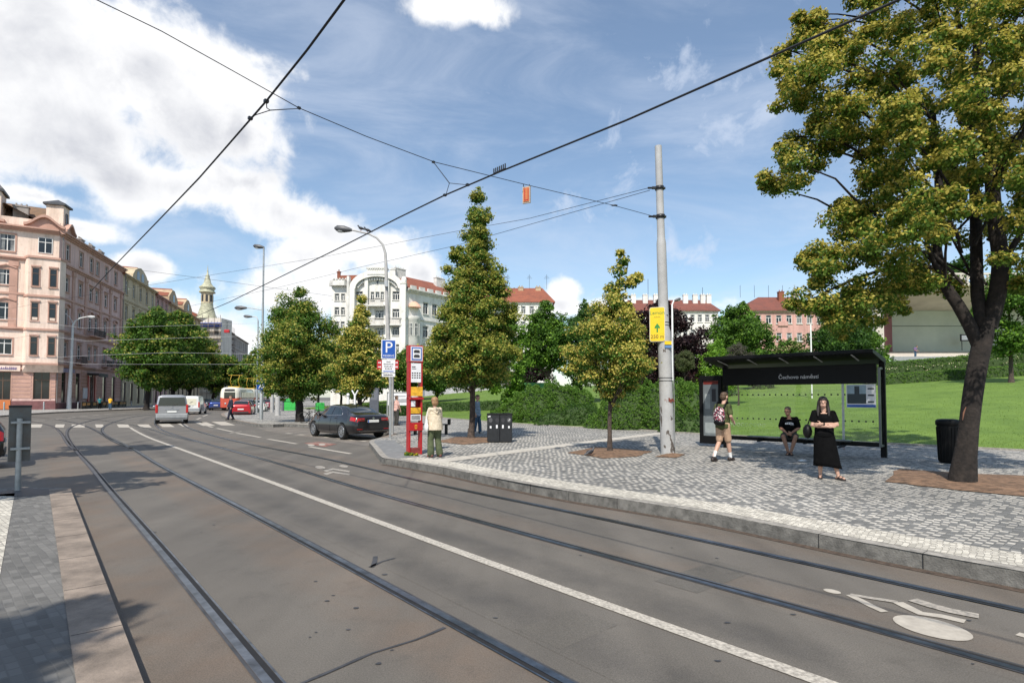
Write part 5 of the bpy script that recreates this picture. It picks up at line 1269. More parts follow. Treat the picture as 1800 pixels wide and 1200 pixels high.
        m = MB(); n = 20; pts = [(r*1.17*math.cos(math.pi*k/n*1.16-.25), r*1.17*math.sin(math.pi*k/n*1.16-.25)) for k in range(n+1)]
        xo = abs(s.P(y, 1.6).x)
        vs = [(sx*(xo+.006), y-s.L/2+p[0], r+p[1]) for p in pts]; m.add(vs, [tuple(range(n+1)) if sx < 0 else tuple(range(n+1))[::-1]])
        a = [(sx*(xo+.004), y-s.L/2+p[0], r+p[1]) for p in pts]; b = [(sx*(xo-.25), y-s.L/2+p[0], r+p[1]) for p in pts]
        m.add(a+b, [(i, i+1, n+2+i, n+1+i) for i in range(n)]); m.build('wheel_arch', BLACK, s.t, local=True)
        w.location.x = sx*(xo-.085)
    def mirrors(s, y, z, x):
        for sx in (1,-1):
            m = MB(); m.ell((sx*(x+.12), y-s.L/2, z), (.12,.07,.075), 10); m.tube([(sx*(x-.02),y-s.L/2,z-.03),(sx*(x+.06),y-s.L/2,z-.03)], .03, 6); m.build('mirror', s.body, s.t, local=True)
    def seam(s, y, t0=.6, t1=3.0, lean=0.):
        for sx in (1,-1):
            m = MB(); m.tube([s.P(y+lean*(t-t0)/(t1-t0), t, sx) for t in np.linspace(t0, t1, 7)], .007, 4); m.build('door_gap', BLACK, s.t, local=True)
def sedan_sec():   # y, zb, zs, zr, wb, wm, ws, wr
    return [(0,.38,.86,.90,.66,.72,.60,.52),(.05,.30,.92,.97,.74,.82,.72,.62),(.22,.26,.98,1.045,.80,.885,.80,.70),(.55,.24,1.0,1.09,.83,.915,.83,.70),(.85,.23,1.0,1.17,.84,.925,.84,.66),(1.25,.22,.995,1.33,.84,.93,.845,.60),(1.75,.21,.985,1.44,.84,.93,.845,.59),(2.3,.2,.975,1.475,.84,.93,.845,.60),(2.8,.2,.965,1.45,.84,.93,.845,.60),(3.15,.2,.955,1.33,.84,.93,.845,.62),(3.55,.21,.945,1.10,.84,.925,.84,.68),(3.8,.22,.93,1.0,.83,.92,.83,.70),(4.3,.25,.86,.91,.80,.89,.77,.62),(4.65,.27,.76,.80,.72,.82,.66,.5),(4.84,.32,.62,.66,.58,.66,.5,.4)]
SEDP = paint('graphite_paint', (.011,.010,.012), .3)
cp = G(640,768); hd = R(43)
c = Car('parked_car', 'dark grey saloon parked at the kerb behind the parking sign', 'car', (-7.55,26.0,.012), hd, 4.84, sedan_sec(), SEDP, .335, (1.02,3.86))
c.patch('rear_window', CARGL, [.72,.85,1.0,1.15,1.3,1.45,1.55], 4.25, 6, across=True, off=.006)
c.patch('windscreen', CARGL, [2.95,3.1,3.25,3.4,3.55], 4.2, 6, across=True, off=.006)
for sx in (1,-1):
    c.patch('side_window', CARGL, [(1.25,1.55),(1.5,1.62),(1.75,1.8),(2.0,2.0),(2.12,2.12)], 3.12, 3.86, sx)
    c.patch('side_window', CARGL, [(2.22,2.22),(2.5,2.5),(2.8,2.75),(3.05,2.88),(3.28,2.98)], 3.12, 3.86, sx)
    m = MB(); m.tube([c.P(y, t, sx)+Vector((sx*.006,0,.0)) for y, t in ((3.32,3.1),(2.98,3.9),(2.5,3.93),(2.0,3.93),(1.62,3.85),(1.3,3.5),(1.2,3.12),(2.2,3.06),(3.32,3.1))], .012, 5); m.build('window_trim', CHROME, c.t, local=True)
    c.patch('tail_light', TAIL, [.02,.1,.2,.3,.4], 2.45, 2.93, sx, .01)
    c.box('tail_light', TAIL, *( (.40,-.012,.80,.70,.06,.915) if sx > 0 else (-.70,-.012,.80,-.40,.06,.915)))
    c.patch('headlight', HEADL, [4.35,4.5,4.65,4.72], 2.2, 2.95, sx, .01)
    c.box('light_lens', CHROME, *((.38,-.03,.845,.62,-.01,.875) if sx > 0 else (-.62,-.03,.845,-.38,-.01,.875)))
    for y in (1.75, 2.85):
        m = MB(); p = c.P(y, 2.75, sx); m.cbox((p.x+sx*.015,p.y,p.z), (.03,.17,.025)); m.build('door_handle', SEDP, c.t, local=True, bevel=.008)
    c.patch('sill_trim', CHROME, [1.45,1.8,2.4,3.0,3.4], .62, .72, sx, .008, 1)
c.seam(1.35,.7,3.,.25); c.seam(2.17); c.seam(3.35,.7,3.,-.05)
c.mirrors(3.1, 1.02, .86)
c.box('number_plate', PLATE, -.26,-.035,.73,.26,-.005,.84); c.box('plate_band', BLUE, -.262,-.04,.73,-.215,-.036,.84, bevel=0)
c.box('bumper_trim', CHROME, -.66,-.028,.36,.66,.02,.385); c.box('bumper_reflector', TAIL, -.74,-.01,.44,-.5,.05,.465); c.box('bumper_reflector', TAIL, .5,-.01,.44,.74,.05,.465)
m = MB(); m.lathe([(.05,-.03),(.05,-.01)], (0,-2.42-.0,.905), 14, axis='y'); m.build('badge', CHROME, c.t, local=True)
m = MB(); m.tube([(0.0,-.9,1.45),(0,-1.02,1.5)], .02, 6); m.build('roof_aerial', PLASTIC, c.t, local=True)
# silver van
def van_sec(L, H, W=.95, nose=1.1):
    return [(0,.30,1.0,H-.22,W*.92,W*.97,W*.93,W*.74),(.07,.26,1.05,H-.06,W*.96,W,W*.975,W*.84),(.3,.24,1.05,H-.01,W*.96,W,W*.985,W*.86),(L*.45,.22,1.05,H,W*.96,W,W*.985,W*.86),(L-nose-1.0,.22,1.05,H-.05,W*.96,W,W*.985,W*.84),(L-nose-.35,.22,1.04,H-.42,W*.96,W,W*.97,W*.82),(L-nose+.15,.23,1.02,1.14,W*.95,W,W*.95,W*.80),(L-.4,.25,.92,.98,W*.9,W*.95,W*.86,W*.66),(L-.08,.3,.74,.80,W*.78,W*.84,W*.7,W*.5),(L,.34,.62,.66,W*.65,W*.7,W*.55,W*.4)]
def head_of(px): return math.atan2(-(px-900)/F, 1)*-1
def van(name, label, px, Y, head, L, H, col, rich=True, W=.95, roofz=0, bars=False):
    v = Car(name, label, 'van', (XW(px,Y), Y, .012), head, L, van_sec(L, H, W), col, .33, (.85, L-1.0))
    v.patch('side_window', CARGL, [L-2.3,L-2.0,L-1.7], 3.15, 3.8, 1); v.patch('side_window', CARGL, [L-2.3,L-2.0,L-1.7], 3.15, 3.8, -1)
    v.patch('windscreen', CARGL, [L-1.95,L-1.7,L-1.4,L-1.15], 4.25, 6, across=True, off=.006)
    m = MB(); zt, zb_ = H-.17, H*.62; a, b = W*.74, W*.86
    m.add([(-b,-L/2-.014,zb_),(b,-L/2-.014,zb_),(a,-L/2+.0-.004,zt),(-a,-L/2-.004,zt),(-b,-L/2+.06,zb_),(b,-L/2+.06,zb_),(a,-L/2+.06,zt),(-a,-L/2+.06,zt)], [(0,1,2,3),(1,5,6,2),(4,0,3,7),(2,6,7,3),(0,4,5,1)])
    if rich: m.build('rear_window', CARGL, v.t, local=True)
    for sx in (1,-1):
        m = MB(); m.cbox((sx*W*.93,-L/2+.015,H*.52), (.15,.10,.56), 0, 0, 0, 0); m.build('tail_light', TAIL, v.t, local=True, bevel=.03)
    v.box('number_plate', PLATE, -.27,-.03,H*.385,.27,-.004,H*.45); v.box('bumper', pm('bumper_grey', (.33,.34,.35), .5, .2), -W*.97,-.05,.38,W*.97,.14,.66, bevel=.04)
    v.box('grab_trim', CHROME, -.42,-.024,H*.475,.42,-.002,H*.505)
    v.mirrors(L-1.75, 1.12, W); v.seam(L-2.4); v.seam(L-1.25)
    m = MB(); m.tube([(0,-L/2-.02,zb_-.01),(.32,-L/2-.035,zb_+.16)], .012, 5); m.build('wiper', PLASTIC, v.t, local=True)
    return v
SIL = paint('silver_paint', (.36,.36,.37), .45); VW = paint('white_paint', (.74,.73,.70), 0)
v = van('van', 'silver minivan with tall red tail lights driving away over the crossing', 303, 40.6, R(31), 5.1, 1.94, SIL)
m = MB(); m.cbox((0,-2.55-.012,1.08),(.12,.02,.07)); m.build('badge', CHROME, v.t, local=True, bevel=.02)
v = van('van', 'white panel van with shade painted grey on its lower side, behind the silver minivan', 342, 61, R(19), 4.8, 1.9, VW, False, .93)
v.box('rear_panel', pm('yellowish_panel', (.66,.62,.48), .5), -.62,-.012,.95,.62,-.003,1.6, bevel=0)
for sx in (1,-1): v.patch('side_shade', pm('shaded_side', (.30,.30,.31), .5), [.5,1.5,2.4], 1.0, 2.9, sx, .006)  # shade on the van's flank, painted in as grey panels
m = MB(); m.ell((-.30,-2.42,1.02),(.1,.03,.1),10); m.build('spare_lock', BLACK, v.t, local=True)
def hatch_sec(L=4.1, H=1.46, W=.87):
    return [(0,.36,.88,.95,W*.84,W*.92,W*.84,W*.74),(.06,.28,.93,1.06,W*.92,W*.98,W*.9,W*.76),(.3,.24,.96,H-.17,W*.95,W,W*.93,W*.72),(.62,.23,.96,H-.04,W*.95,W,W*.93,W*.68),(1.4,.22,.95,H,W*.95,W,W*.93,W*.68),(2.1,.22,.94,H-.03,W*.95,W,W*.93,W*.67),(2.6,.22,.93,H-.22,W*.95,W,W*.93,W*.69),(3.05,.23,.91,1.0,W*.95,W,W*.92,W*.75),(L-.35,.26,.82,.87,W*.88,W*.95,W*.82,W*.62),(L-.06,.3,.68,.72,W*.74,W*.82,W*.64,W*.46),(L,.34,.6,.63,W*.6,W*.68,W*.5,W*.36)]
def hatch(label, px, Y, head, col, H=1.46, L=4.1, rear=True, group=None, name='parked_car', z=.012, W=.87):
    h = Car(name, label, 'car', (XW(px,Y), Y, z), head, L, hatch_sec(L, H, W), col, .31, (.75, L-.85), group=group)
    h.patch('rear_window', CARGL, [.1,.2,.3,.42,.54], 4.25, 6, across=True, off=.008)
    h.patch('windscreen', CARGL, [2.3,2.5,2.7,2.9,3.0], 4.25, 6, across=True, off=.008)
    for sx in (1,-1):
        h.patch('side_window', CARGL, [(.75,.9),(1.1,1.1),(1.5,1.5)], 3.12, 3.86, sx); h.patch('side_window', CARGL, [(1.6,1.6),(2.1,2.1),(2.75,2.4)], 3.12, 3.86, sx)
        h.patch('tail_light', TAIL, [.015,.08,.18,.28], 2.2, 3.05, sx, .012); h.patch('headlight', HEADL, [L-.4,L-.25,L-.1], 2.2, 2.95, sx, .012)
    h.box('number_plate', PLATE, -.26,-.035,.62,.26,-.005,.73); h.mirrors(2.6, 1.0, W*.95); h.seam(1.55)
    h.box('bumper', PLASTIC, -.66,-.02,.3,.66,.05,.46); return h
sd = R(17)
hatch('bright red hatchback parked by the kerb tongue, tail towards the crossing', 428.5, 54, R(19), paint('red_paint', (.42,.012,.02), .2), 1.47)
hatch('dark grey car in front of the red hatchback, only its roof showing', 437, 60.5, R(19), paint('dark_grey_paint', (.05,.05,.06), .4), 1.56)
hatch('white car parked beyond the dark one, left of the crossing sign post', 455, 66, R(19), paint('white_paint', (.74,.73,.70), 0), 1.45)
hatch('maroon car at the end of the kerbside cars, behind the concrete poles', 471, 75, R(19), paint('maroon_paint', (.20,.02,.035), .2), 1.5)
hatch('dark blue coupe car driving away ahead of the white van', 383, 78, R(22), paint('blue_paint', (.02,.05,.22), .4), 1.42, 4.4, name='moving_car')
hatch('blackish car ahead of the blue one, half behind the white van', 366, 84, R(22), paint('navy_paint', (.012,.016,.03), .4), 1.5, 4.3, name='moving_car')
ec = hatch('black car at the left picture edge beyond the sign post', -62, 13.2, R(62), paint('black_paint', (.012,.012,.014), .3), 1.46)
ec.t.location = (-15.0, 13.8, .012); ec.t.rotation_euler = (0,0,R(130))
# tram
TY = 74.; tx = XW(404, TY)
trm = thing('tram', 'cream and red rounded old tram pair with yellow current collectors, coming down the street', 'tram', (tx,TY,0), R(180+17))
TCR = pm('tram_cream', (.72,.68,.58), .35, 0, .06, 3, coat=.4); TRD = pm('tram_red', (.50,.075,.04), .35, 0, .06, 3, coat=.4)
def tram_car(y1):     # local +y is the way it runs; front at y1
    L = 13.6; m = MB(); sec = [(-1.23,.45),(-1.25,1.0),(-1.25,1.75),(-1.22,2.4),(-1.1,2.85),(-.8,3.04),(0,3.1),(.8,3.04),(1.1,2.85),(1.22,2.4),(1.25,1.75),(1.25,1.0),(1.23,.45)]
    st = [(0,.62,.94),(-.12,.82,.97),(-.45,.95,1.0),(-1.1,1,1),(-L+1.1,1,1),(-L+.45,.95,1.0),(-L+.12,.82,.97),(-L,.62,.94)]
    for mi, lo, hi in ((0,2,10),(1,0,2),(1,10,12)):
        vs = []; K = hi-lo+1
        for y, k, kz in st: vs += [(p[0]*k, y1+y, p[1]*kz) for p in sec[lo:hi+1]]
        m.add(vs, [(i*K+j,(i+1)*K+j,(i+1)*K+j+1,i*K+j+1) for i in range(len(st)-1) for j in range(K-1)], mi, True)
    for y, k, kz in (st[0], st[-1]):
        m.add([(p[0]*k,y1+y,p[1]*kz) for p in sec[2:11]], [tuple(range(9))], 0); m.add([(p[0]*k,y1+y,p[1]*kz) for p in (sec[0],sec[1],sec[2],sec[10],sec[11],sec[12])], [tuple(range(6))], 1)
    m.build('body', [TCR, TRD], trm, local=True)
    m = MB(); m.box(-.66,y1-.02,1.62,.66,y1+.03,2.42); m.build('windscreen', CARGL, trm, local=True, bevel=.05)
    for i in range(9):
        for sx in (1,-1):
            m = MB(); y = y1-1.3-i*1.32; m.box(min(sx*1.15,sx*1.262),y-1.02,1.55,max(sx*1.15,sx*1.262),y,2.4); m.build('side_window', CARGL, trm, local=True)
    for x in (-.5,.5): m = MB(); m.lathe([(.12,y1),(.12,y1+.06)], (x,0,.95), 12, axis='y') if False else m.ell((x,y1+.02,.95),(.12,.05,.12),10); m.build('headlight', HEADL, trm, local=True)
    m = MB(); m.box(-.6,y1-.05,2.55,.6,y1+.02,2.82); m.build('destination_box', INK, trm, local=True)
    m = MB()
    for ya in (y1-4, ):
        m.box(-.7,ya-1.2,3.09,.7,ya+1.2,3.22)
        m.tube([(-.5,ya-.6,3.2),(-.5,ya+.9,3.95),(-.5,ya-.2,4.75)], .03, 5); m.tube([(.5,ya-.6,3.2),(.5,ya+.9,3.95),(.5,ya-.2,4.75)], .03, 5); m.box(-.9,ya-.25,4.75,.9,ya-.15,4.80)
    m.build('current_collector', pm('collector_yellow', (.62,.40,.05), .5), trm, local=True)
    m = MB(); m.box(-1.1,y1-L+1.2,.15,1.1,y1-1.2,.5); m.build('running_gear', BLACK, trm, local=True)
tram_car(0); tram_car(-14.4)
# bicycles
BK = pm('bike_black', (.02,.02,.022), .4)
def bicycle(label, x, y, rz, col, bag=None, bagmat=None):
    t = thing('bicycle', label, 'bicycle', (x,y,PZ), rz, 'bicycles at the rack behind the lime trunk'); r = .34
    for sx in (-.52, .52):
        m = MB(); m.tube([(sx+r*math.cos(a), 0, r+r*math.sin(a)) for a in np.linspace(0, 2*math.pi, 25)], .022, 6)
        for k in range(8): m.tube([(sx,0,r),(sx+r*math.cos(k*.785),0,r+r*math.sin(k*.785))], .004, 3)
        m.build('wheel', TYRE, t, local=True)
    m = MB()
    for a, b in (((-.52,0,.34),(-.12,0,.30)),((-.12,0,.30),(-.22,0,.82)),((-.52,0,.34),(-.2,0,.72)),((-.12,0,.3),(.38,0,.78)),((-.2,0,.74),(.36,0,.84)),((.34,0,.95),(.52,0,.34))): m.tube([a,b], .02, 6)
    m.build('frame', col, t, local=True)
    m = MB(); m.tube([(.28,-.3,1.05),(.36,-.1,1.0),(.36,.1,1.0),(.28,.3,1.05)], .016, 6); m.build('handlebar', BK, t, local=True)
    m = MB(); m.ell((-.24,0,.88),(.14,.08,.04),10); m.build('saddle', BK, t, local=True)
    if bag: m = MB(); m.cbox(bag[0], bag[1]); m.build('basket', bagmat, t, local=True, bevel=.06)
    return t
bicycle('dark bicycle with its wheel nearest the lime trunk', XW(548,36), 36.2, R(10), BK)
bicycle('bicycle carrying a bright green box at the rack', XW(561,36.5), 37.0, R(35), pm('bike_brown', (.12,.05,.03), .4), ((-.1,0,1.0),(.5,.45,.55)), pm('bright_green', (.04,.42,.07), .5))
bicycle('bicycle with upright handlebars and a straw bag, right in the rack row', XW(580,35), 35.6, R(60), BK, ((.45,0,.95),(.35,.35,.3)), pm('straw', (.42,.32,.12), .8))
m = MB()
for k in range(3): m.tube([(0,k*.8,0),(0,k*.8,.85),(.7,k*.8,.85),(.7,k*.8,0)], .025, 6)
m.tube([(0,0,.08),(0,1.6,.08)], .02, 5); m.tube([(.7,0,.08),(.7,1.6,.08)], .02, 5)
o = m.build('bicycle_rack', GALV); o.location = (XW(556,36.6), 36.1, PZ); o.rotation_euler = (0,0,R(15)); tag(o, 'low steel bicycle rack with three hoops behind the parked car', 'rack')
# ---------------------------------------------------------------- people and birds
def remesh(o, vox, it=4):
    r = o.modifiers.new('skin', 'REMESH'); r.mode = 'VOXEL'; r.voxel_size = vox; r.use_smooth_shade = True
    s = o.modifiers.new('soft', 'SMOOTH'); s.factor = .5; s.iterations = it
    return o
def V3(*a): return Vector(a)
def hand(m, wrist, d, palm_n, size=1., curl=.5, side=1, md=0):
    """palm, four unequal fingers and a thumb; d = direction from wrist, palm_n = palm facing"""
    d = Vector(d).normalized(); pn = Vector(palm_n); pn = (pn-d*pn.dot(d)).normalized(); w = d.cross(pn)*side
    c = Vector(wrist)+d*.045*size
    rot = Matrix((w, d, pn)).transposed().to_3x3()
    m.ell(c, (.040*size,.052*size,.018*size), 10, md, rot)
    for k, (off, ln) in enumerate(((.028,.072),(.010,.082),(-.010,.077),(-.027,.06))):
        a = Vector(wrist)+d*.085*size+w*off*size; b = a+(d*(1-curl*.35)+pn*curl*.5).normalized()*ln*.55*size; e = b+(d*(1-curl)+pn*curl*1.1).normalized()*ln*.5*size
        m.tube([a,b,e], [.0095*size,.0088*size,.0075*size], 6, md)
    a = Vector(wrist)+d*.03*size+w*.032*size; m.tube([a, a+(d*.6+w*.7+pn*.3).normalized()*.035*size, a+(d*.9+w*.6+pn*.5).normalized()*.065*size], [.0125*size,.011*size,.009*size], 6, md)
def head(m, c, fwd, up=(0,0,1), s=1., md=0):
    f = Vector(fwd).normalized(); u = Vector(up); u = (u-f*u.dot(f)).normalized(); r = f.cross(u)
    rot = Matrix((r, f, u)).transposed().to_3x3(); c = Vector(c)
    m.ell(c+u*.02*s, (.074*s,.094*s,.098*s), 14, md, rot); m.ell(c-u*.055*s+f*.022*s, (.056*s,.066*s,.062*s), 12, md, rot)
    m.ell(c-u*.012*s+f*.098*s, (.013*s,.018*s,.022*s), 8, md, rot)
    for sg in (1,-1): m.ell(c+r*.076*s*sg-u*.005*s-f*.005*s, (.012*s,.02*s,.03*s), 8, md, rot)
    m.ell(c-u*.062*s+f*.086*s, (.022*s,.010*s,.011*s), 8, md, rot)
def face(t, c, fwd, s=1.):
    f = Vector(fwd).normalized(); u = Vector((0,0,1)); u = (u-f*u.dot(f)).normalized(); r = f.cross(u); c = Vector(c)
    for sg in (1,-1):
        m = MB(); m.ell(c+r*.031*s*sg+u*.018*s+f*.086*s, (.011*s,.009*s,.007*s), 8); m.build('eye', INK, t, local=True)
    m = MB(); m.tube([c+f*.094*s-u*.063*s+r*.02*s, c+f*.098*s-u*.066*s, c+f*.094*s-u*.063*s-r*.02*s], .004*s, 5); m.build('mouth', pm('lips', (.32,.11,.09), .5), t, local=True)
def chain(m, pts, rs, n=12, md=0, sx=None):
    for i in range(len(pts)-1): m.cap(Vector(pts[i]), Vector(pts[i+1]), rs[i], rs[i+1], n, md)
class Person:
    """figure facing local -y; x to the viewer's right when it faces the viewer"""
    def __init__(s, label, loc, rz, H, skin, group=None):
        s.t = thing('person', label, 'person', loc, rz, group); s.k = H/1.72; s.skin = skin; s.b = MB()
    def v(s, p): return Vector(p)*s.k
    def base(s, J, arms=True, legs=True, hands=True, heads=True, fwd=(0,-1,0), stout=1., leg_r=1.):
        k = s.k; b = s.b; s.J = {a: Vector(p)*k for a, p in J.items()}; J = s.J; st = stout*k
        pel, che, nec, hd = J['pelvis'], J['chest'], J['neck'], J['head']
        ax = (che-pel).normalized()
        b.ell(pel, (.155*st,.115*st,.12*k), 14); b.ell(pel.lerp(che,.5), (.135*st,.10*st,.16*k), 14); b.ell(che, (.165*st,.112*st,.16*k), 14); b.ell(che.lerp(nec,.5), (.125*st,.08*st,.06*k), 12)
        b.cap(che.lerp(nec,.6), hd-Vector((0,0,.07*k)), .058*k, .052*k)
        if heads: head(b, hd, fwd, (0,0,1), k*1.08)
        for sd in ('l','r'):
            if arms:
                sh, el, wr = J['sh'+sd], J['el'+sd], J['wr'+sd]
                b.cap(che.lerp(nec,.42), sh, .065*k, .05*st); chain(b, [sh, sh.lerp(el,.5), el], [.050*st,.045*st,.038*k]); chain(b, [el, el.lerp(wr,.35), wr], [.040*k,.041*st,.026*k])
            if legs:
                hp, kn, an, to = J['hp'+sd], J['kn'+sd], J['an'+sd], J['to'+sd]
                chain(b, [hp, hp.lerp(kn,.4), kn], [.088*st*leg_r,.078*st*leg_r,.054*k*leg_r]); chain(b, [kn, kn.lerp(an,.35), an], [.052*k*leg_r,.056*k*leg_r,.034*k])
                b.cap(an+Vector((0,0,-.02*k)), to, .034*k, .024*k); h_ = an-(to-an)*.25; h_.z = .035*k; b.ell(h_, (.03*k,.034*k,.033*k), 8)
        s.st = st
    def finish(s, vox=.009): 
        o = s.b.build('body', s.skin, s.t, local=True); remesh(o, vox, 2); return o
    def cloth(s, name, mat, fn, vox=.011, it=4):
        m = MB(); fn(m); o = m.build(name, mat, s.t, local=True); remesh(o, vox, it); return o
    def shirt(s, mat, sleeve=.75, grow=.018, hem=0., name='shirt', vox=.011, loose=1.0):
        J, k, st = s.J, s.k, s.st
        def fn(m):
            pel, che, nec = J['pelvis'], J['chest'], J['neck']; g_ = grow
            lo = pel+Vector((0,0,-.03*k+hem*k))
            m.ell(che, (.160*st+g_,.112*st+g_,.155*k), 14); m.ell(che.lerp(nec,.42), (.125*st+g_,.082*st+g_,.06*k), 12)
            for f in (.15,.4,.65): m.ell(lo.lerp(che,f), ((.155*st+g_)*loose,(.12*st+g_)*loose,.13*k), 14)
            m.lathe([((.15*st+g_)*loose,lo.z),((.152*st+g_)*loose,lo.z+.1*k)], (lo.x,lo.y,0), 16)
            for sd in 'lr':
                sh, el = J['sh'+sd], J['el'+sd]; e = sh.lerp(el, min(1, sleeve))
                m.cap(che.lerp(nec,.66), sh+Vector((0,0,-.012)), .046*k+g_*.6, .050*st+g_*.5); m.cap(sh, e, .050*st+g_*.6, (.050 if sleeve < 1 else .044)*st+g_*.9)
                if sleeve > 1: wr = J['wr'+sd]; m.cap(el, el.lerp(wr, sleeve-1), .05*st+g_*.8, .042*k+g_*.6)
        return s.cloth(name, mat, fn, vox)
    def legs(s, mat, frac, grow=.018, name='trousers', flare=0., vox=.011):
        J, k, st = s.J, s.k, s.st
        def fn(m):
            pel = J['pelvis']; m.ell(pel, (.165*st+grow*.7,.125*st+grow*.7,.13*k), 14)
            for sd in 'lr':
                hp, kn, an = J['hp'+sd], J['kn'+sd], J['an'+sd]
                if frac <= 1: m.cap(hp, hp.lerp(kn, frac), .09*st+grow, .07*st+grow+flare)
                else:
                    m.cap(hp, kn, .09*st+grow, .062*k+grow); e = kn.lerp(an, frac-1); m.cap(kn, e, .062*k+grow, .05*k+grow+flare)
        return s.cloth(name, mat, fn, vox)
    def shoes(s, mat, grow=.012, name='shoe', thick=.018):
        for sd in 'lr':
            an, to = s.J['an'+sd], s.J['to'+sd]; k = s.k; m = MB()
            f = (to-an); f.z = 0; f.normalize(); r = Vector((f.y,-f.x,0)); h = an-f*.06*k; e = to+f*.035*k; w = .045*k
            base = [h-r*w*.7, an-r*w*.75, to-r*w, e-r*w*.4, e+r*w*.4, to+r*w, an+r*w*.75, h+r*w*.7]
            z0 = min(an.z-.075*k, to.z-.03*k); z0 = max(0, z0)
            m.ext([(p.x,p.y) for p in base], z0, z0+thick) if f.y < 0 else m.ext([(p.x,p.y) for p in base], z0, z0+thick)
            if grow > 0:
                m.cap(an+Vector((0,0,-.03*k)), to+Vector((0,0,.0)), .036*k+grow, .026*k+grow); m.ell(h+Vector((0,0,-an.z+.045*k+z0)), (.035*k+grow,)*3, 8)
            else:
                for q in (.35,.8): c = an.lerp(to,q); m.tube([c-r*w*.95+Vector((0,0,-.02)), c+Vector((0,0,.026*k)), c+r*w*.95+Vector((0,0,-.02))], .011, 6)
            m.build(name, mat, s.t, local=True)
    def hair(s, mat, fn, vox=.01): return s.cloth('hair', mat, fn, vox, 3)
    def caphair(s, mat, back=.0, fwd=(0,-1,0), grow=.0):
        hd, k = s.J['head'], s.k*1.08; f = Vector(fwd).normalized()
        def fn(m):
            m.ell(hd+Vector((0,0,.062*k))-f*.006*k, (.081*k+grow,.101*k+grow,.066*k+grow), 12); m.ell(hd+Vector((0,0,.005*k))-f*.045*k, (.076*k+grow,.062*k+grow,.085*k+back), 12)
        return s.hair(mat, fn)
STAND = dict(pelvis=(0,0,.93), chest=(0,0,1.24), neck=(0,.005,1.45), head=(0,-.015,1.60), shl=(-.160,0,1.375), shr=(.160,0,1.375), ell=(-.205,.02,1.11), elr=(.205,.02,1.11), wrl=(-.215,-.06,.87), wrr=(.215,-.06,.87),
    hpl=(-.085,0,.90), hpr=(.085,0,.90), knl=(-.09,-.01,.49), knr=(.09,-.01,.49), anl=(-.095,.02,.08), anr=(.095,.02,.08), tol=(-.10,-.12,.035), tor=(.10,-.12,.035))
def pose(**kw): d = dict(STAND); d.update(kw); return d
HAIRD = pm('dark_hair', (.018,.012,.010), .6, 0, .3, 30); HAIRB = pm('brown_hair', (.10,.06,.035), .6, 0, .3, 30); HAIRG = pm('blonde_hair', (.34,.19,.09), .6, 0, .3, 30)
BLK = pm('black_cloth', (.004,.004,.0045), .9, 0, .3, 10, spec=.1); OLV = pm('olive_cloth', (.060,.075,.022), .9, 0, .25, 8); TAN = pm('tan_cloth', (.46,.30,.20), .9, 0, .2, 10)
BEI = pm('beige_cloth', (.64,.55,.42), .9, 0, .2, 11, .5, 24, c2=(.47,.39,.28), detail=3); GRT = pm('green_trousers', (.085,.105,.05), .9, 0, .25, 8); NAVY = pm('navy_cloth', (.012,.015,.035), .85, 0, .3, 8)
SHORTS = pm('dark_shorts', (.05,.048,.042), .9, 0, .25, 8); JEAN = pm('jeans', (.05,.10,.17), .9, 0, .25, 8); SHOE = pm('dark_shoe', (.03,.02,.018), .6); SOCK = pm('white_sock', (.72,.72,.72), .9); SHOEW = pm('pale_shoe', (.45,.40,.36), .7)
def facing(loc, extra=0): return math.atan2(loc[0], loc[1])*-1+extra     # turned to the viewer
# woman in black, arms folded
L = Vector(gp(1456,839)); L = Vector((6.36,11.62,PZ))
p = Person('woman in black top and long black skirt, arms folded, standing before the shelter', L, facing(L, R(4)), 1.66, SKIN)
p.base(pose(head=(-.015,-.02,1.60), shl=(-.163,0,1.375), shr=(.163,0,1.375), ell=(-.225,-.07,1.12), elr=(.23,-.07,1.13), wrl=(.05,-.225,1.10), wrr=(-.05,-.21,1.155), hpl=(-.09,0,.9), hpr=(.09,0,.9),
     knl=(-.09,-.02,.49), knr=(.15,-.05,.5), anl=(-.085,.02,.085), anr=(.235,-.06,.085), tol=(-.10,-.12,.04), tor=(.33,-.19,.04)), stout=1.1)
k = p.k
hand(p.b, p.J['wrl'], (.9,-.1,.12), (0,1,0), k, .35, 1); hand(p.b, p.J['wrr'], (-.9,-.15,-.1), (0,1,.2), k, .45, -1); p.finish(.007)
p.shirt(BLK, .62, .016, -.02); 
def skirt(m):
    n = 20; vs = []; zs = [.985,.93,.85,.7,.5,.36,.27]; rx = [.155,.185,.205,.215,.235,.255,.27]; ry = [.12,.145,.16,.165,.17,.18,.19]; off = [0,0,0,.01,.025,.04,.05]
    for z, a, b, o in zip(zs, rx, ry, off):
        for j in range(n):
            t = 2*math.pi*j/n; w = 1+.035*math.sin(t*7)*(1-z)
            vs.append((k*(o+a*w*math.cos(t)), k*(-.01+b*w*math.sin(t)), k*z-(.05*k*max(0,math.cos(t)) if z < .4 else 0)))
    m.add(vs, [(i*n+(j+1)%n, i*n+j, (i+1)*n+j, (i+1)*n+(j+1)%n) for i in range(6) for j in range(n)], 0, True)
m = MB(); skirt(m); o = m.build('skirt', BLK, p.t, local=True); sm = o.modifiers.new('thick', 'SOLIDIFY'); sm.thickness = .008
hd = p.J['head']
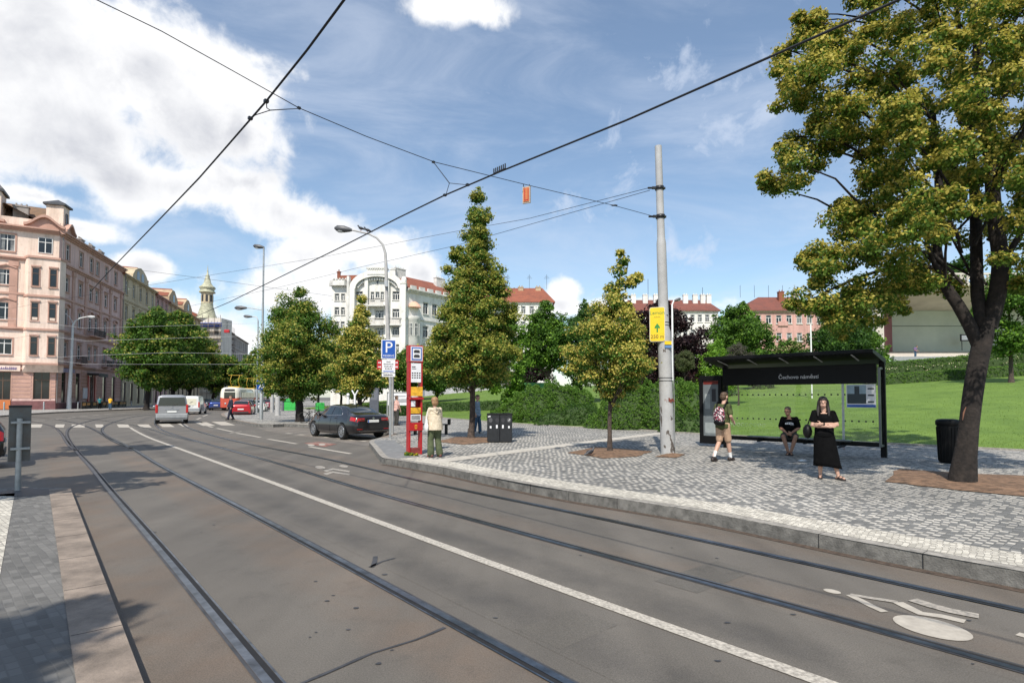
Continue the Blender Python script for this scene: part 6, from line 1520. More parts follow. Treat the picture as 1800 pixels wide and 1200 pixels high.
def lh(m):
    m.ell(hd+V3(0,-.002,.062)*k, (.088*k,.104*k,.075*k), 12); m.ell(hd+V3(0,.045,.0)*k, (.088*k,.062*k,.11*k), 12)
    for sg in (1,-1): m.tube([hd+V3(.045*sg,-.055,.10)*k, hd+V3(.082*sg,-.045,.03)*k, hd+V3(.090*sg,-.03,-.08)*k, hd+V3(.10*sg,-.045,-.18)*k, hd+V3(.10*sg,-.085,-.29)*k], [.02*k,.026*k,.032*k,.036*k,.016*k], 8)
    m.ell(hd+V3(0,.06,-.12)*k, (.095*k,.045*k,.17*k), 12)
p.hair(HAIRD, lh); face(p.t, hd, (0,-1,0), k*1.08); p.shoes(SHOE, 0, 'sandal')
m = MB(); m.lathe([(.031*k,-.012),(.031*k,.012)], p.J['wrr']+V3(.035,-.0,.0), 10, axis='x'); m.build('wristwatch', BLACK, p.t, local=True)
bag = MB(); bag.ell((-.31*k,.08*k,.98*k), (.09,.13,.15), 12); bag.tube([(-.31*k,.08*k,1.1*k),(-.21*k,.06*k,1.42*k),(-.16*k,-.02,1.44*k)], .012, 6)
o = bag.build('shoulder_bag', BLACK, base=(0,0,0)); o.matrix_world = Matrix.Translation(L) @ Matrix.Rotation(p.t.rotation_euler.z,4,'Z'); tag(o, 'black shoulder bag hanging behind the folded arm of the woman in black', 'bag')
# man sitting on the shelter bench: local -y is forward
SM = Vector((8.07,16.58,PZ))
q = Person('man in black shirt and dark shorts sitting on the shelter bench, hands clasped', SM, facing(SM, R(-2)), 1.76, SKINT)
q.base(dict(pelvis=(0,.05,.56), chest=(0,.0,.86), neck=(0,-.02,1.07), head=(-.04,-.07,1.21), shl=(-.17,0,1.0), shr=(.17,0,1.0), ell=(-.235,-.09,.74), elr=(.235,-.09,.74), wrl=(-.06,-.30,.60), wrr=(.06,-.30,.62),
     hpl=(-.10,.0,.54), hpr=(.10,.0,.54), knl=(-.15,-.42,.52), knr=(.16,-.42,.52), anl=(-.03,-.38,.08), anr=(.035,-.36,.085), tol=(-.05,-.52,.035), tor=(.06,-.5,.035)), stout=1.08, fwd=(-.25,-1,-.1))
k = q.k; hand(q.b, q.J['wrl'], (.65,-.4,-.3), (.3,.8,.2), k, .6, 1); hand(q.b, q.J['wrr'], (-.65,-.45,-.3), (-.3,.8,.2), k, .6, -1); q.finish(.007)
q.shirt(BLK, .8, .02, .0)
q.cloth('shorts', SHORTS, lambda m: (m.ell(q.J['pelvis'], (.185*k,.15*k,.12*k), 14), [m.cap(q.J['hp'+s_], q.J['hp'+s_].lerp(q.J['kn'+s_],.78), .105*k, .095*k) for s_ in 'lr']))
q.caphair(pm('short_grey_hair', (.09,.065,.05), .7, 0, .2, 30), 0, (-.25,-1,-.1)); face(q.t, q.J['head'], (-.25,-1,-.1), k*1.08); q.shoes(SHOE, 0, 'sandal')
m = MB()
for i, (x, w) in enumerate(((-.09,.035),(-.045,.03),(0,.035),(.045,.03),(.09,.03))): m.box(x-w/2,-.172,.865,x+w/2,-.166,.905)
m.tube([(-.075,-.169,.912),(.0,-.169,.925),(.08,-.169,.915)], .006, 4); m.box(.03,-.171,.842,.115,-.166,.85)
m.build('shirt_print', PAPER, q.t, local=True)
# man walking with a backpack (seen from behind, moving right and away)
WM = Vector((5.45,14.75,PZ))
w = Person('man in olive shirt and tan shorts walking past the shelter, backpack on', WM, facing(WM, R(180-28)), 1.78, SKIN)
w.base(pose(chest=(0,-.03,1.24), neck=(0,-.045,1.45), head=(.0,-.10,1.59), shl=(-.165,-.02,1.375), shr=(.165,-.02,1.375), ell=(-.23,.03,1.12), elr=(.225,-.02,1.13), wrl=(-.2,-.15,.98), wrr=(.2,-.22,1.08),
     knl=(-.09,-.10,.49), knr=(.09,.0,.49), anl=(-.09,-.20,.09), anr=(.10,.28,.13), tol=(-.09,-.34,.04), tor=(.10,.17,.04)), fwd=(-.15,-1,-.12))
k = w.k; hand(w.b, w.J['wrl'], (0,-.6,-.3), (1,0,0), k, .5, 1); hand(w.b, w.J['wrr'], (-.2,-.6,.2), (-1,0,0), k, .6, -1); w.finish(.007)
w.shirt(OLV, .72, .02, -.07, loose=1.05); w.legs(TAN, .90, .014, 'shorts', .004); w.caphair(HAIRB, 0, (-.15,-1,-.12)); face(w.t, w.J['head'], (-.15,-1,-.12), k*1.08)
for sd in 'lr':
    an, kn = w.J['an'+sd], w.J['kn'+sd]; m = MB(); m.cap(an+Vector((0,0,-.02)), an.lerp(kn,.33), .043*k, .046*k); m.build('sock', SOCK, w.t, local=True)
w.shoes(SHOE, .016, 'shoe', .03)
BPM, nt_, b_ = nodes('patterned_backpack'); vo = nt_.nodes.new('ShaderNodeTexVoronoi'); vo.inputs['Scale'].default_value = 34; tc_ = nt_.nodes.new('ShaderNodeTexCoord'); rp_ = nt_.nodes.new('ShaderNodeValToRGB')
nt_.links.new(tc_.outputs['Object'], vo.inputs['Vector']); nt_.links.new(vo.outputs['Color'], rp_.inputs['Fac']); e = rp_.color_ramp.elements; rp_.color_ramp.interpolation = 'CONSTANT'
e[0].color = (.02,.01,.02,1); e[1].position = .45; e[1].color = (.62,.42,.45,1)
for pos_, cc in ((.55,(.28,.03,.06,1)),(.66,(.7,.62,.6,1)),(.75,(.03,.02,.03,1))): z_ = e.new(pos_); z_.color = cc
nt_.links.new(rp_.outputs['Color'], b_.inputs['Base Color']); b_.inputs['Roughness'].default_value = .8
m = MB(); m.ell((-.02*k,.21*k,1.14*k), (.155*k,.11*k,.225*k), 16); bp = m.build('backpack', BPM, base=(0,0,0)); bp.matrix_world = Matrix.Translation(WM) @ Matrix.Rotation(w.t.rotation_euler.z,4,'Z'); tag(bp, 'dark red and pink patterned backpack on the walking man in olive', 'backpack')
m = MB(); m.ell((-.02*k,.20*k,.97*k), (.15*k,.10*k,.08*k), 14); m.build('base_panel', BLACK, bp, local=True)
m = MB()
for sg in (1,-1): m.tube([(sg*.09*k,.13*k,1.32*k),(sg*.125*k,.02*k,1.475*k),(sg*.12*k,-.135*k,1.38*k),(sg*.13*k,-.14*k,1.2*k),(sg*.14*k,.05*k,1.02*k)], .02, 6)
m.build('strap', BLACK, bp, local=True)
# woman reading the timetable
TW = Vector((-2.13,15.75,PZ))
u_ = Person('woman in beige anorak and green trousers reading the red stop totem', TW, facing(TW, R(180+22)), 1.64, SKIN)
u_.base(pose(head=(0,-.035,1.60), shl=(-.155,0,1.375), shr=(.155,0,1.375), ell=(-.21,-.07,1.13), elr=(.225,-.06,1.10), wrl=(-.1,-.24,1.26), wrr=(.14,-.22,1.05), knl=(-.1,-.01,.49), knr=(.12,-.03,.49), anl=(-.14,.04,.08), anr=(.13,.02,.08), tol=(-.15,-.1,.035), tor=(.16,-.12,.035)), stout=1.1, fwd=(.1,-1,0))
k = u_.k; hand(u_.b, u_.J['wrl'], (.2,-.5,.7), (0,-.3,0), k, .4, 1); hand(u_.b, u_.J['wrr'], (-.3,-.7,-.2), (-1,0,0), k, .5, -1); u_.finish(.007)
u_.cloth('anorak', BEI, lambda m: (m.ell((0,.0,1.22*k), (.185*k,.145*k,.18*k), 14), m.ell((0,.02,1.36*k), (.15*k,.10*k,.07*k), 12), m.lathe([(.235*k,.78*k),(.225*k,.90*k),(.20*k,1.05*k),(.18*k,1.2*k)], (0,.01,0), 18), m.ell((0,.10*k,1.385*k), (.11*k,.065*k,.055*k), 12), m.tube([(-.12*k,.06*k,1.38*k),(0,.155*k,1.27*k),(.12*k,.06*k,1.38*k)], .035*k, 8),
     [ (m.cap((0,0,1.34*k), u_.J['sh'+s_], .08*k, .066*k), m.cap(u_.J['sh'+s_], u_.J['el'+s_], .066*k, .06*k), m.cap(u_.J['el'+s_], u_.J['el'+s_].lerp(u_.J['wr'+s_],.9), .058*k, .046*k)) for s_ in 'lr'],
     [m.tube([(.222*k*math.cos(a),.01+.222*k*math.sin(a),.80*k),(.185*k*math.cos(a+.12),.01+.185*k*math.sin(a+.12),1.12*k)], .014, 5) for a in (.3,.9,1.5,2.1,2.7)]), .011, 2)
u_.legs(GRT, 1.93, .03, 'trousers', .022)
u_.cloth('hair', HAIRG, lambda m: (m.ell(u_.J['head']+V3(0,.015,.045)*k, (.108*k,.118*k,.10*k), 12), m.ell(u_.J['head']+V3(0,.05,-.03)*k, (.105*k,.08*k,.10*k), 12)), .011, 2)
face(u_.t, u_.J['head'], (.1,-1,0), k*1.08); u_.shoes(pm('red_brown_shoe', (.16,.06,.045), .6), .012, 'shoe', .02)
hb = MB(); hb.ell((.275*k,.03*k,.86*k), (.05,.12,.15), 12); hb.ell((.27*k,.03*k,.99*k), (.035,.07,.13), 10); hb.tube([(.265*k,.02*k,1.05*k),(.235*k,.0,1.3*k),(.15*k,-.0,1.42*k)], .014, 6); o = hb.build('shoulder_bag', pm('white_bag', (.72,.71,.68), .6), base=(0,0,0)); o.matrix_world = Matrix.Translation(TW) @ Matrix.Rotation(u_.t.rotation_euler.z,4,'Z'); tag(o, 'white bag slung at the side of the woman in the beige anorak', 'bag')
# man half behind the conical tree's trunk
TM = Vector((XW(838,25.9),25.9,PZ)); n_ = Person('man in pale blue shirt and jeans half hidden by the conical lime trunk', TM, facing(TM, R(60)), 1.74, SKIN)
n_.base(pose(anl=(-.12,.06,.08), tol=(-.12,-.08,.035), anr=(.1,-.12,.08), tor=(.1,-.26,.035), knr=(.1,-.09,.49), head=(0,-.05,1.6)))
for sd, s_ in (('l',1),('r',-1)): hand(n_.b, n_.J['wr'+sd], (0,-.15,-1), (s_,0,0), n_.k, .4, s_)
n_.finish(.01); n_.shirt(pm('pale_blue_cloth', (.25,.33,.42), .9, 0, .2, 14), 1.6, .03, -.12, loose=1.12); n_.legs(JEAN, 1.95, .02, 'trousers', .012); n_.caphair(HAIRB); n_.shoes(SHOEW, .014, 'shoe', .025)
# far figures
def extra(label, px, Y, z, turn, H, top, bottom, skin=SKIN, hairm=HAIRB, sleeve=.7, stride=.0, frac=1.95, group=None, bag=None):
    Lc = Vector((XW(px,Y), Y, z)); e = Person(label, Lc, facing(Lc, R(turn)), H, skin, group)
    e.base(pose(anl=(-.1,stride,.09), tol=(-.1,stride-.13,.04), anr=(.1,-stride,.08), tor=(.1,-stride-.14,.035), knl=(-.09,stride*.35-.04,.49), knr=(.09,-stride*.55,.49), ell=(-.215,-.05,1.12), wrl=(-.2,-.16,.9)))
    for sd, s_ in (('l',1),('r',-1)): hand(e.b, e.J['wr'+sd], (0,-.15,-1), (s_,0,0), e.k, .4, s_)
    e.finish(.013); e.shirt(top, sleeve, .025, -.05, vox=.014); e.legs(bottom, frac, .02, 'trousers', vox=.014); e.caphair(hairm); e.shoes(SHOE, .014, 'shoe', .025); return e
extra('man in a dark navy suit stepping onto the crossing beside the red car', 406.5, 41.5, .15, -70, 1.78, NAVY, NAVY, sleeve=1.85, stride=.22)
extra('person in a bright yellow shirt and jeans outside the corner cafe', 194.5, 76, .14, 150, 1.72, pm('yellow_cloth', (.75,.40,.02), .9), JEAN)
extra('person in teal beside the cafe terrace tables', 176, 79, .14, 170, 1.7, pm('teal_cloth', (.02,.16,.18), .9), BLK)
extra('person in a pink top behind the parking sign post', 697, 33, PZ, 120, 1.72, pm('pink_cloth', (.62,.38,.33), .9), SHORTS, frac=1.9)
# one on the band shell step
Lc = Vector((XW(1611,58.2), 58.25, ZH(629,58.25))); e = Person('small figure in violet bending at the edge of the band shell stage', Lc, facing(Lc, R(60)), 1.3, SKIN)
e.base(pose(chest=(0,-.08,1.22), neck=(0,-.14,1.42), head=(0,-.22,1.53), wrl=(-.2,-.3,.95), wrr=(.2,-.3,.95))); 
for sd, s_ in (('l',1),('r',-1)): hand(e.b, e.J['wr'+sd], (0,-.5,-.6), (s_,0,0), e.k, .4, s_)
e.finish(.014); e.shirt(pm('violet_cloth', (.16,.10,.22), .9), .8, .03, -.05, vox=.015); e.legs(JEAN, 1.9, .02, vox=.015); e.caphair(HAIRD); e.shoes(SHOE)
# pigeons
PIG = pm('pigeon_grey', (.09,.09,.10), .7, 0, .3, 30); PIGD = pm('pigeon_dark', (.03,.03,.036), .7, 0, .3, 30)
def pigeon(label, loc, rz, mat=PIG, s=1., stretch=0, group=None):
    t = thing('pigeon', label, 'pigeon', loc, rz, group); m = MB()
    rot = Matrix.Rotation(R(28),3,'X')
    m.ell((0,0,.115*s), (.055*s,.115*s,.058*s), 12, 0, Matrix.Rotation(R(20),3,'X')); m.cap((0,.07*s,.15*s), (0,.115*s,.215*s), .036*s, .026*s); m.ell((0,.125*s,.23*s), (.026*s,.032*s,.027*s), 10)
    m.tube([(0,-.07*s,.09*s),(0,-.17*s,.06*s),(0,-.215*s,.05*s)], [.04*s,.03*s,.022*s], 8)
    o = m.build('body', mat, t, local=True); remesh(o, .008*s, 2)
    m = MB(); m.tube([(0,.15*s,.228*s),(0,.178*s,.22*s)], [.008*s,.002*s], 6); m.build('beak', INK, t, local=True)
    for sg in (1,-1):
        m = MB(); m.ell((sg*.05*s,-.03*s,.115*s), (.014*s,.10*s,.045*s), 10, 0, Matrix.Rotation(R(18),3,'X')); m.build('wing', PIGD, t, local=True)
        m = MB(); m.tube([(sg*.022*s,.01*s,.075*s),(sg*.024*s,.0,.004*s)], .006*s, 5); m.tube([(sg*.024*s,0,.004),(sg*.024*s,.035*s,.004)], .005*s, 4); m.build('leg', pm('pink_leg', (.35,.10,.08), .7), t, local=True)
    return t
pigeon('pigeon pecking at the edge of the soil pit by the small lime', gp(1038,801), R(-60))
pigeon('dark pigeon walking on the setts right of the woman in black', gp(1483,789), R(-75), PIGD, 1.05)
# ---------------------------------------------------------------- street furniture
def rot_to_view(loc, extra=0): return -math.atan2(loc[0], loc[1])+extra
# concrete catenary pole
PB = Vector(gp(1174,797)); PY = PB.y
pole = thing('catenary_pole', 'stepped grey concrete tram wire pole with peeling paint beside the small lime', 'pole', PB)
def pz(y): return ZH(y, PY)-PZ
POLEM = pm('peeling_pole_paint', (.40,.40,.40), .75, 0, .12, 2.5)
nt = POLEM.node_tree; b_ = nt.nodes['Principled BSDF']; src = b_.inputs['Base Color'].links[0].from_socket
tc = nt.nodes.new('ShaderNodeTexCoord'); mp_ = nt.nodes.new('ShaderNodeMapping'); mp_.inputs['Scale'].default_value = (1,1,.45); nt.links.new(tc.outputs['Object'], mp_.inputs[0])
nz = nt.nodes.new('ShaderNodeTexNoise'); nz.inputs['Scale'].default_value = 7; nz.inputs['Detail'].default_value = 9; nt.links.new(mp_.outputs[0], nz.inputs['Vector'])
sep = nt.nodes.new('ShaderNodeSeparateXYZ'); nt.links.new(tc.outputs['Object'], sep.inputs[0])
lim = nt.nodes.new('ShaderNodeMapRange'); lim.inputs['From Min'].default_value = 0; lim.inputs['From Max'].default_value = 2.2; lim.inputs['To Min'].default_value = .56; lim.inputs['To Max'].default_value = .70; nt.links.new(sep.outputs['Z'], lim.inputs['Value'])
gt = nt.nodes.new('ShaderNodeMath'); gt.operation = 'GREATER_THAN'; nt.links.new(nz.outputs['Fac'], gt.inputs[0]); nt.links.new(lim.outputs[0], gt.inputs[1])
mxp = nt.nodes.new('ShaderNodeMix'); mxp.data_type = 'RGBA'; nt.links.new(gt.outputs[0], mxp.inputs[0]); nt.links.new(src, mxp.inputs[6]); mxp.inputs[7].default_value = (.10,.085,.075,1); nt.links.new(mxp.outputs[2], b_.inputs['Base Color'])
lean = (1162-1174)/1000*PY
def prof_tube(m, rows):
    m.tube([(lean*z/pz(257), 0, z) for r_, z in rows], [r_ for r_, z in rows], 20)
m = MB(); prof_tube(m, [(.205,0),(.205,.02),(.195,1.5),(.19,pz(600)),(.188,pz(583)),(.150,pz(575)),(.142,pz(500)),(.137,pz(428)),(.112,pz(418)),(.105,pz(330)),(.10,pz(257))]); m.build('shaft', POLEM, pole, local=True)
m = MB()
for z in (pz(572), pz(567), pz(664), pz(669)): 
    r_ = .157 if z > 3 else .202; m.lathe([(r_,z-.008),(r_,z+.008)], (lean*z/pz(257),0,0), 20)
m.build('tension_band', DKMET, pole, local=True)
m = MB()
for z, r_ in ((pz(331),.12),(pz(381),.125)):
    cx_ = lean*z/pz(257); m.lathe([(r_,z-.05),(r_+.012,z-.05),(r_+.012,z+.05),(r_,z+.05)], (cx_,0,0), 20); m.cbox((cx_-.16,-.03,z),(.14,.06,.07)); m.cbox((cx_+.14,0,z),(.06,.05,.06)); m.tube([(cx_-.2,-.03,z),(cx_-.36,-.05,z-.01)], .03, 6)
m.build('wire_clamp', DKMET, pole, local=True)
m = MB(); z = pz(600); m.cbox((-.02,-.205,z-.06),(.2,.02,.10), 0, 0); m.cbox((-.02,-.207,z-.17),(.2,.02,.07), 0, 1); m.build('sticker', [YEL, pm('blue_sticker', (.10,.22,.45), .6)], pole, local=True)
m = MB(); z = pz(703)
for i, (x, hh) in enumerate(((-.1,.06),(-.05,.09),(.0,.11),(.05,.10),(.1,.08),(.13,.05))): m.cbox((x,-.196+abs(x)*.22,z+(-.02 if i%2 else .01)),(.045,.012,hh), 0)
m.build('graffiti', pm('rust_red_paint', (.16,.035,.02), .9), pole, local=True)
m = MB(); m.tube([(.19,-.05,0),(.185,-.05,1.5),(.165,-.05,3.4)], .012, 6); m.build('cable_duct', GALV, pole, local=True)
# yellow sign on the pole
sy = thing('arrow_sign', 'yellow rounded hanging sign with green arrow and distance, clamped on the concrete pole', 'sign', (PB.x-.30, PB.y-.10, PZ+pz(601)), R(-18))
W_, H_ = .44, pz(541)-pz(601)
def rrect(w, h, r, n=5):
    o = []
    for cx_, cz, a0 in ((w/2-r,r,-90),(w/2-r,h-r,0),(-w/2+r,h-r,90),(-w/2+r,r,180)):
        for k in range(n+1): a = R(a0+90*k/n); o.append((cx_+r*math.cos(a), cz+r*math.sin(a)))
    return o
m = MB(); m.prism(rrect(W_,H_,.06), -.04, .04); m.build('panel', pm('white_panel_edge', (.6,.58,.5), .5), sy, local=True)
m = MB(); m.prism(rrect(W_-.03,H_-.03,.05), -.046, -.041); o = m.build('face', YEL, sy, local=True); o.location.z = .015
text_mb('Lemon', .155, 'lettering', GREEN, sy, Matrix.Translation((0,-.049,H_-.17)) @ UPR, ext=.001)
m = MB(); [m.box(-.09+i*.032,-.048,H_-.31,-.068+i*.032,-.0465,H_-.27-.012*(i%2)) for i in range(6)]; m.build('small_print', pm('olive_print', (.35,.30,.02), .6), sy, local=True)
text_mb('250 m', .15, 'lettering', INK, sy, Matrix.Translation((0,-.049,.14)) @ UPR, ext=.001)
m = MB(); m.prism([(-.022,.27),(.022,.27),(.022,.40),(.075,.375),(.075,.43),(0,.535),(-.075,.43),(-.075,.375),(-.022,.40)], -.050, -.047); m.build('arrow', GREEN, sy, local=True)
m = MB(); m.cbox((.22,.06,H_*.8),(.16,.05,.04)); m.cbox((.22,.06,H_*.2),(.16,.05,.04)); m.build('bracket', GALV, sy, local=True)
# bus shelter
ra = Vector((10.2,15.66,0)); la = Vector((7.02,18.72,0)); av = (la-ra).normalized(); SL = (la-ra).length
fv = Vector((-av.y, av.x, 0)); 
if fv.y > 0: fv = -fv
ang = math.atan2(-av.y, -av.x)      # local +x from left post to right post, local -y to the road
sh = thing('bus_shelter', 'black bus shelter with glass back wall, cantilever roof and bench', 'bus shelter', (la.x,la.y,PZ), ang)
def sbox(name, mat, *bx, bevel=.008, parent=None):
    m = MB()
    for q in bx: m.box(*q[:6], q[6] if len(q) > 6 else 0)
    return m.build(name, mat, parent or sh, local=True, bevel=bevel)
for x in (0, SL): sbox('post', BLACK, (x-.07,-.06,0,x+.07,.06,2.62))
GYl = -.34
m = MB(); zf, zr_ = 2.80, 2.56
x0, x1 = -.14, SL+.05
yf, yb = -1.30, .22
m.add([(x0,yf,zf),(x1,yf,zf),(x1,yb,zr_),(x0,yb,zr_),(x0,yf,zf+.10),(x1,yf,zf+.10),(x1,yb,zr_+.16),(x0,yb,zr_+.16)], [(3,2,1,0),(4,5,6,7),(0,1,5,4),(1,2,6,5),(2,3,7,6),(3,0,4,7)])
m.build('roof', BLACK, sh, local=True, bevel=.01)
STRIP = pm('roof_strip', (.50,.50,.50), .5)
for i in range(5):
    x = .28+i*(SL-.75)/4; m = MB(); sl = (zr_-zf)/(yb-yf)
    ya, yc = -1.18, -.42; m.add([(x-.018,ya,zf+sl*(ya-yf)-.012),(x+.018,ya,zf+sl*(ya-yf)-.012),(x+.018,yc,zf+sl*(yc-yf)-.012),(x-.018,yc,zf+sl*(yc-yf)-.012),(x-.018,ya,zf+sl*(ya-yf)+.004),(x+.018,ya,zf+sl*(ya-yf)+.004),(x+.018,yc,zf+sl*(yc-yf)+.004),(x-.018,yc,zf+sl*(yc-yf)+.004)], [(3,2,1,0),(0,1,5,4),(1,2,6,5),(2,3,7,6),(3,0,4,7)]); m.build('roof_strip', STRIP, sh, local=True)
sbox('name_board', BLACK, (.07,GYl-.04,2.02,SL-.07,GYl+.06,2.56))
text_mb('Čechovo náměstí', .155, 'lettering', PAPER, sh, Matrix.Translation((SL*.535,GYl-.043,2.24)) @ UPR, ext=.001)
sbox('lower_rail', BLACK, (.0,GYl-.03,.30,SL-.02,GYl+.03,.42))
SG = glassmat('shelter_glass', (.95,.97,.95), .035)
sbox('glass_wall', SG, (.07,GYl-.006,.42,SL-.07,GYl+.006,2.02), bevel=0)
m = MB()
for z in (.98, 1.72):
    for i in range(25):
        x = .18+i*(SL-.35)/24; m.lathe([(.026,-.0),(.026,.003)], (x,GYl-.0105,z), 12, axis='y')
m.build('dot_print', INK, sh, local=True)
PRF = pm('etched_white', (.55,.60,.55), .6)
m = MB()
for i in range(7):
    cx_ = .35+i*.42; cz = 1.72+.10*math.sin(i*2.1)
    for r_ in (.10,.17,.24): m.tube([(cx_+r_*math.cos(a), GYl-.009, cz+r_*.6*math.sin(a)) for a in np.linspace(.3,2.9,10)], .003, 3)
for i in range(9):
    cx_ = .3+i*.13; m.tube([(cx_+.05*math.cos(a), GYl-.009, .78+.05*math.sin(a)) for a in np.linspace(0,5.5,9)], .004, 3)
m.build('glass_print', PRF, sh, local=True)
sbox('glass_mullion', pm('brushed_strip', (.45,.47,.46), .5, .3), (SL-.92,GYl-.02,.42,SL-.86,GYl-.008,2.02), bevel=0)
sbox('side_glass', SG, (SL-.012,GYl-.02,.36,SL+.012-.006,-.06,2.40), bevel=0)
sbox('side_frame', pm('grey_frame', (.16,.17,.17), .4, .5), (SL-.03,GYl-.08,.30,SL+.03,GYl-.02,2.46), (SL-.03,GYl-.02,.30,SL+.03,-.06,.36), (SL-.03,GYl-.02,2.40,SL+.03,-.06,2.46))
po = sbox('poster', PAPER, (SL-.80,GYl-.022,1.36,SL-.09,GYl-.009,2.0), bevel=0)
sbox('poster_picture', [pm('poster_sky', (.30,.40,.46), .5), pm('poster_dark', (.03,.045,.05), .5), BLUE], (SL-.78,GYl-.026,1.74,SL-.32,GYl-.0225,1.98,0), (SL-.78,GYl-.026,1.47,SL-.32,GYl-.0225,1.74,1), (SL-.60,GYl-.0275,1.60,SL-.48,GYl-.0262,1.95,1), (SL-.79,GYl-.026,1.37,SL-.10,GYl-.0225,1.44,2), (SL-.28,GYl-.026,1.86,SL-.13,GYl-.0225,1.90,1), (SL-.28,GYl-.026,1.68,SL-.13,GYl-.0225,1.72,1), (SL-.28,GYl-.026,1.50,SL-.13,GYl-.0225,1.54,1), bevel=0, parent=sh)
sbox('bench', pm('bench_metal', (.10,.105,.105), .4, .5), (1.0,-.86,.43,SL-.62,-.52,.47), bevel=.01)
for x in (1.3, 2.6, SL-.95): sbox('bench_leg', BLACK, (x-.03,-.74,.0 if False else .30,x+.03,-.36,.43))
sbox('light_box', BLACK, (-.86,-.11,.10,-.74,.11,2.36), (-.20,-.11,.10,-.09,.11,2.36), (-.74,-.11,2.2,-.20,.11,2.36), (-.74,-.11,.10,-.20,.11,.36))
sbox('light_box_poster', [pm('poster_grey', (.15,.17,.18), .35), pm('dull_red_print', (.16,.02,.015), .4), INK, pm('poster_pale', (.30,.33,.33), .4)], (-.74,-.06,.36,-.20,.06,2.2,0), (-.73,-.064,2.07,-.21,-.0605,2.19,1), (-.44,-.064,1.5,-.30,-.0605,1.92,2), (-.68,-.064,1.25,-.5,-.0605,1.75,3), (-.68,-.064,.45,-.28,-.0605,.8,3), bevel=0)
# red stop totem
tt = thing('stop_totem', 'tall red tram stop totem with timetables and tram symbol on the pavement corner', 'stop sign', gp(728,798), rot_to_view(gp(728,798), R(20)))
def tz(y): return ZH(y, 16.6)-PZ
def tbox(name, mat, *bx, bevel=.006, parent=None):
    m = MB()
    for q in bx: m.box(*q[:6], q[6] if len(q) > 6 else 0)
    return m.build(name, mat, parent or tt, local=True, bevel=bevel)
w2, dp = .205, .11
tbox('post', RED, (-w2,-dp,0,-w2+.055,dp,tz(635))); tbox('post', RED, (w2-.055,-dp,0,w2,dp,tz(635)))
tbox('head_box', RED, (-w2-.01,-dp-.02,tz(637),w2+.01,dp+.02,tz(608)))
tbox('tram_symbol', [PAPER, BLUE, INK], (-.17,-dp-.03,tz(635),.185,-dp-.021,tz(610),0), (-.145,-dp-.036,tz(633.5),.16,-dp-.031,tz(611.5),1), (-.115,-dp-.040,tz(631.5),.13,-dp-.037,tz(613.5),0), (-.08,-dp-.045,tz(621),.095,-dp-.041,tz(617),2), (-.055,-dp-.045,tz(617),.07,-dp-.0412,tz(616),2), (-.08,-dp-.045,tz(629),.095,-dp-.041,tz(625),2), (-.055,-dp-.045,tz(625),.07,-dp-.0412,tz(624),2), bevel=0)
tbox('timetable', [PAPER, INK], (-.15,-dp-.015,tz(672),.15,-dp+.01,tz(639),0), *[(-.13+.072*i,-dp-.019,tz(657+4*j),-.085+.072*i,-dp-.0152,tz(655+4*j),1) for i in range(4) for j in range(3)], (-.13,-dp-.019,tz(646),-.02,-dp-.0152,tz(644.5),1), (-.13,-dp-.019,tz(649),.0,-dp-.0152,tz(648),1), bevel=0)
tbox('amber_panel', YELP, (-.15,-dp-.03,tz(696),.20,-dp+.02,tz(680))); tbox('crossbar', RED, (-w2-.0,-dp-.05,tz(702),w2+.02,dp+.01,tz(698)))
tbox('back_panel', RED, (-.15,dp-.04,tz(737),.15,dp-.01,tz(702))); 
tbox('notice', [PAPER, INK], (-.14,-dp-.012,tz(714),-.02,-dp+.01,tz(704),0), (-.15,-dp-.012,tz(738),.15,-dp+.01,tz(728),0), *[(-.13+.033*i,-dp-.015,tz(737),-.11+.033*i,-dp-.0125,tz(729.5),1) for i in range(8)], bevel=0)
tbox('amber_panel', YELP, (-.15,-dp-.016,tz(726),.15,-dp+.01,tz(716)))
tbox('litter_box', RED, (-w2-.004,-dp-.03,tz(756),w2+.004,dp,tz(742))); tbox('box_label', [YELP, RED], (-.035,-dp-.036,tz(752.5),.03,-dp-.031,tz(745.5),0), (-.02,-dp-.04,tz(751),.015,-dp-.0365,tz(747),1), bevel=0)
tbox('base_panel', pm('faded_red', (.24,.04,.035), .7, 0, .3, 10), (-w2+.056,-dp+.02,0,w2-.056,dp-.02,tz(786)))
hb_ = G(728,800,PZ); V, c = None, None
rg = np.random.default_rng(2); V, c = leaf_arrays(rg, np.array([(-.16,-.1,.05),(-.05,-.14,.04),(.1,-.13,.03)]), np.array([.10,.08,.06]), 60, .07, GRN, [(.6,.45,.03)], .1); wd_ = trimesh('weed_tuft', V, c, LEAF); wd_.location = gp(727,800); tag(wd_, 'small green weed tuft at the foot of the red stop totem', 'weeds')
# parking sign
ps = thing('parking_sign', 'blue reserved parking sign with text plates on a galvanised post beside the dark car', 'sign', gp(686,771), rot_to_view(gp(686,771), R(3)))
SY = gp(686,771)[1]
def sz(y): return ZH(y, SY)-PZ
m = MB(); m.tube([(0,0,0),(0,0,sz(598))], .035, 10); m.build('post', GALV, ps, local=True); m = MB(); m.tube([(0,0,0),(0,0,sz(706))], .043, 10); m.build('post_sleeve', GALV, ps, local=True)
cxs = -.09; w2 = .285
def pbox(name, mat, x0, z0, x1, z1, y0, y1, bevel=.0): m = MB(); m.box(x0,y0,z0,x1,y1,z1); return m.build(name, mat, ps, local=True, bevel=bevel)
pbox('panel', PAPER, cxs-w2, sz(631), cxs+w2, sz(597), -.06, -.045); pbox('panel_face', BLUE, cxs-w2+.035, sz(629.5), cxs+w2-.035, sz(598.5), -.064, -.061)
text_mb('P', .62, 'lettering', PAPER, ps, Matrix.Translation((cxs,-.066,sz(611.5))) @ UPR, ext=.001)
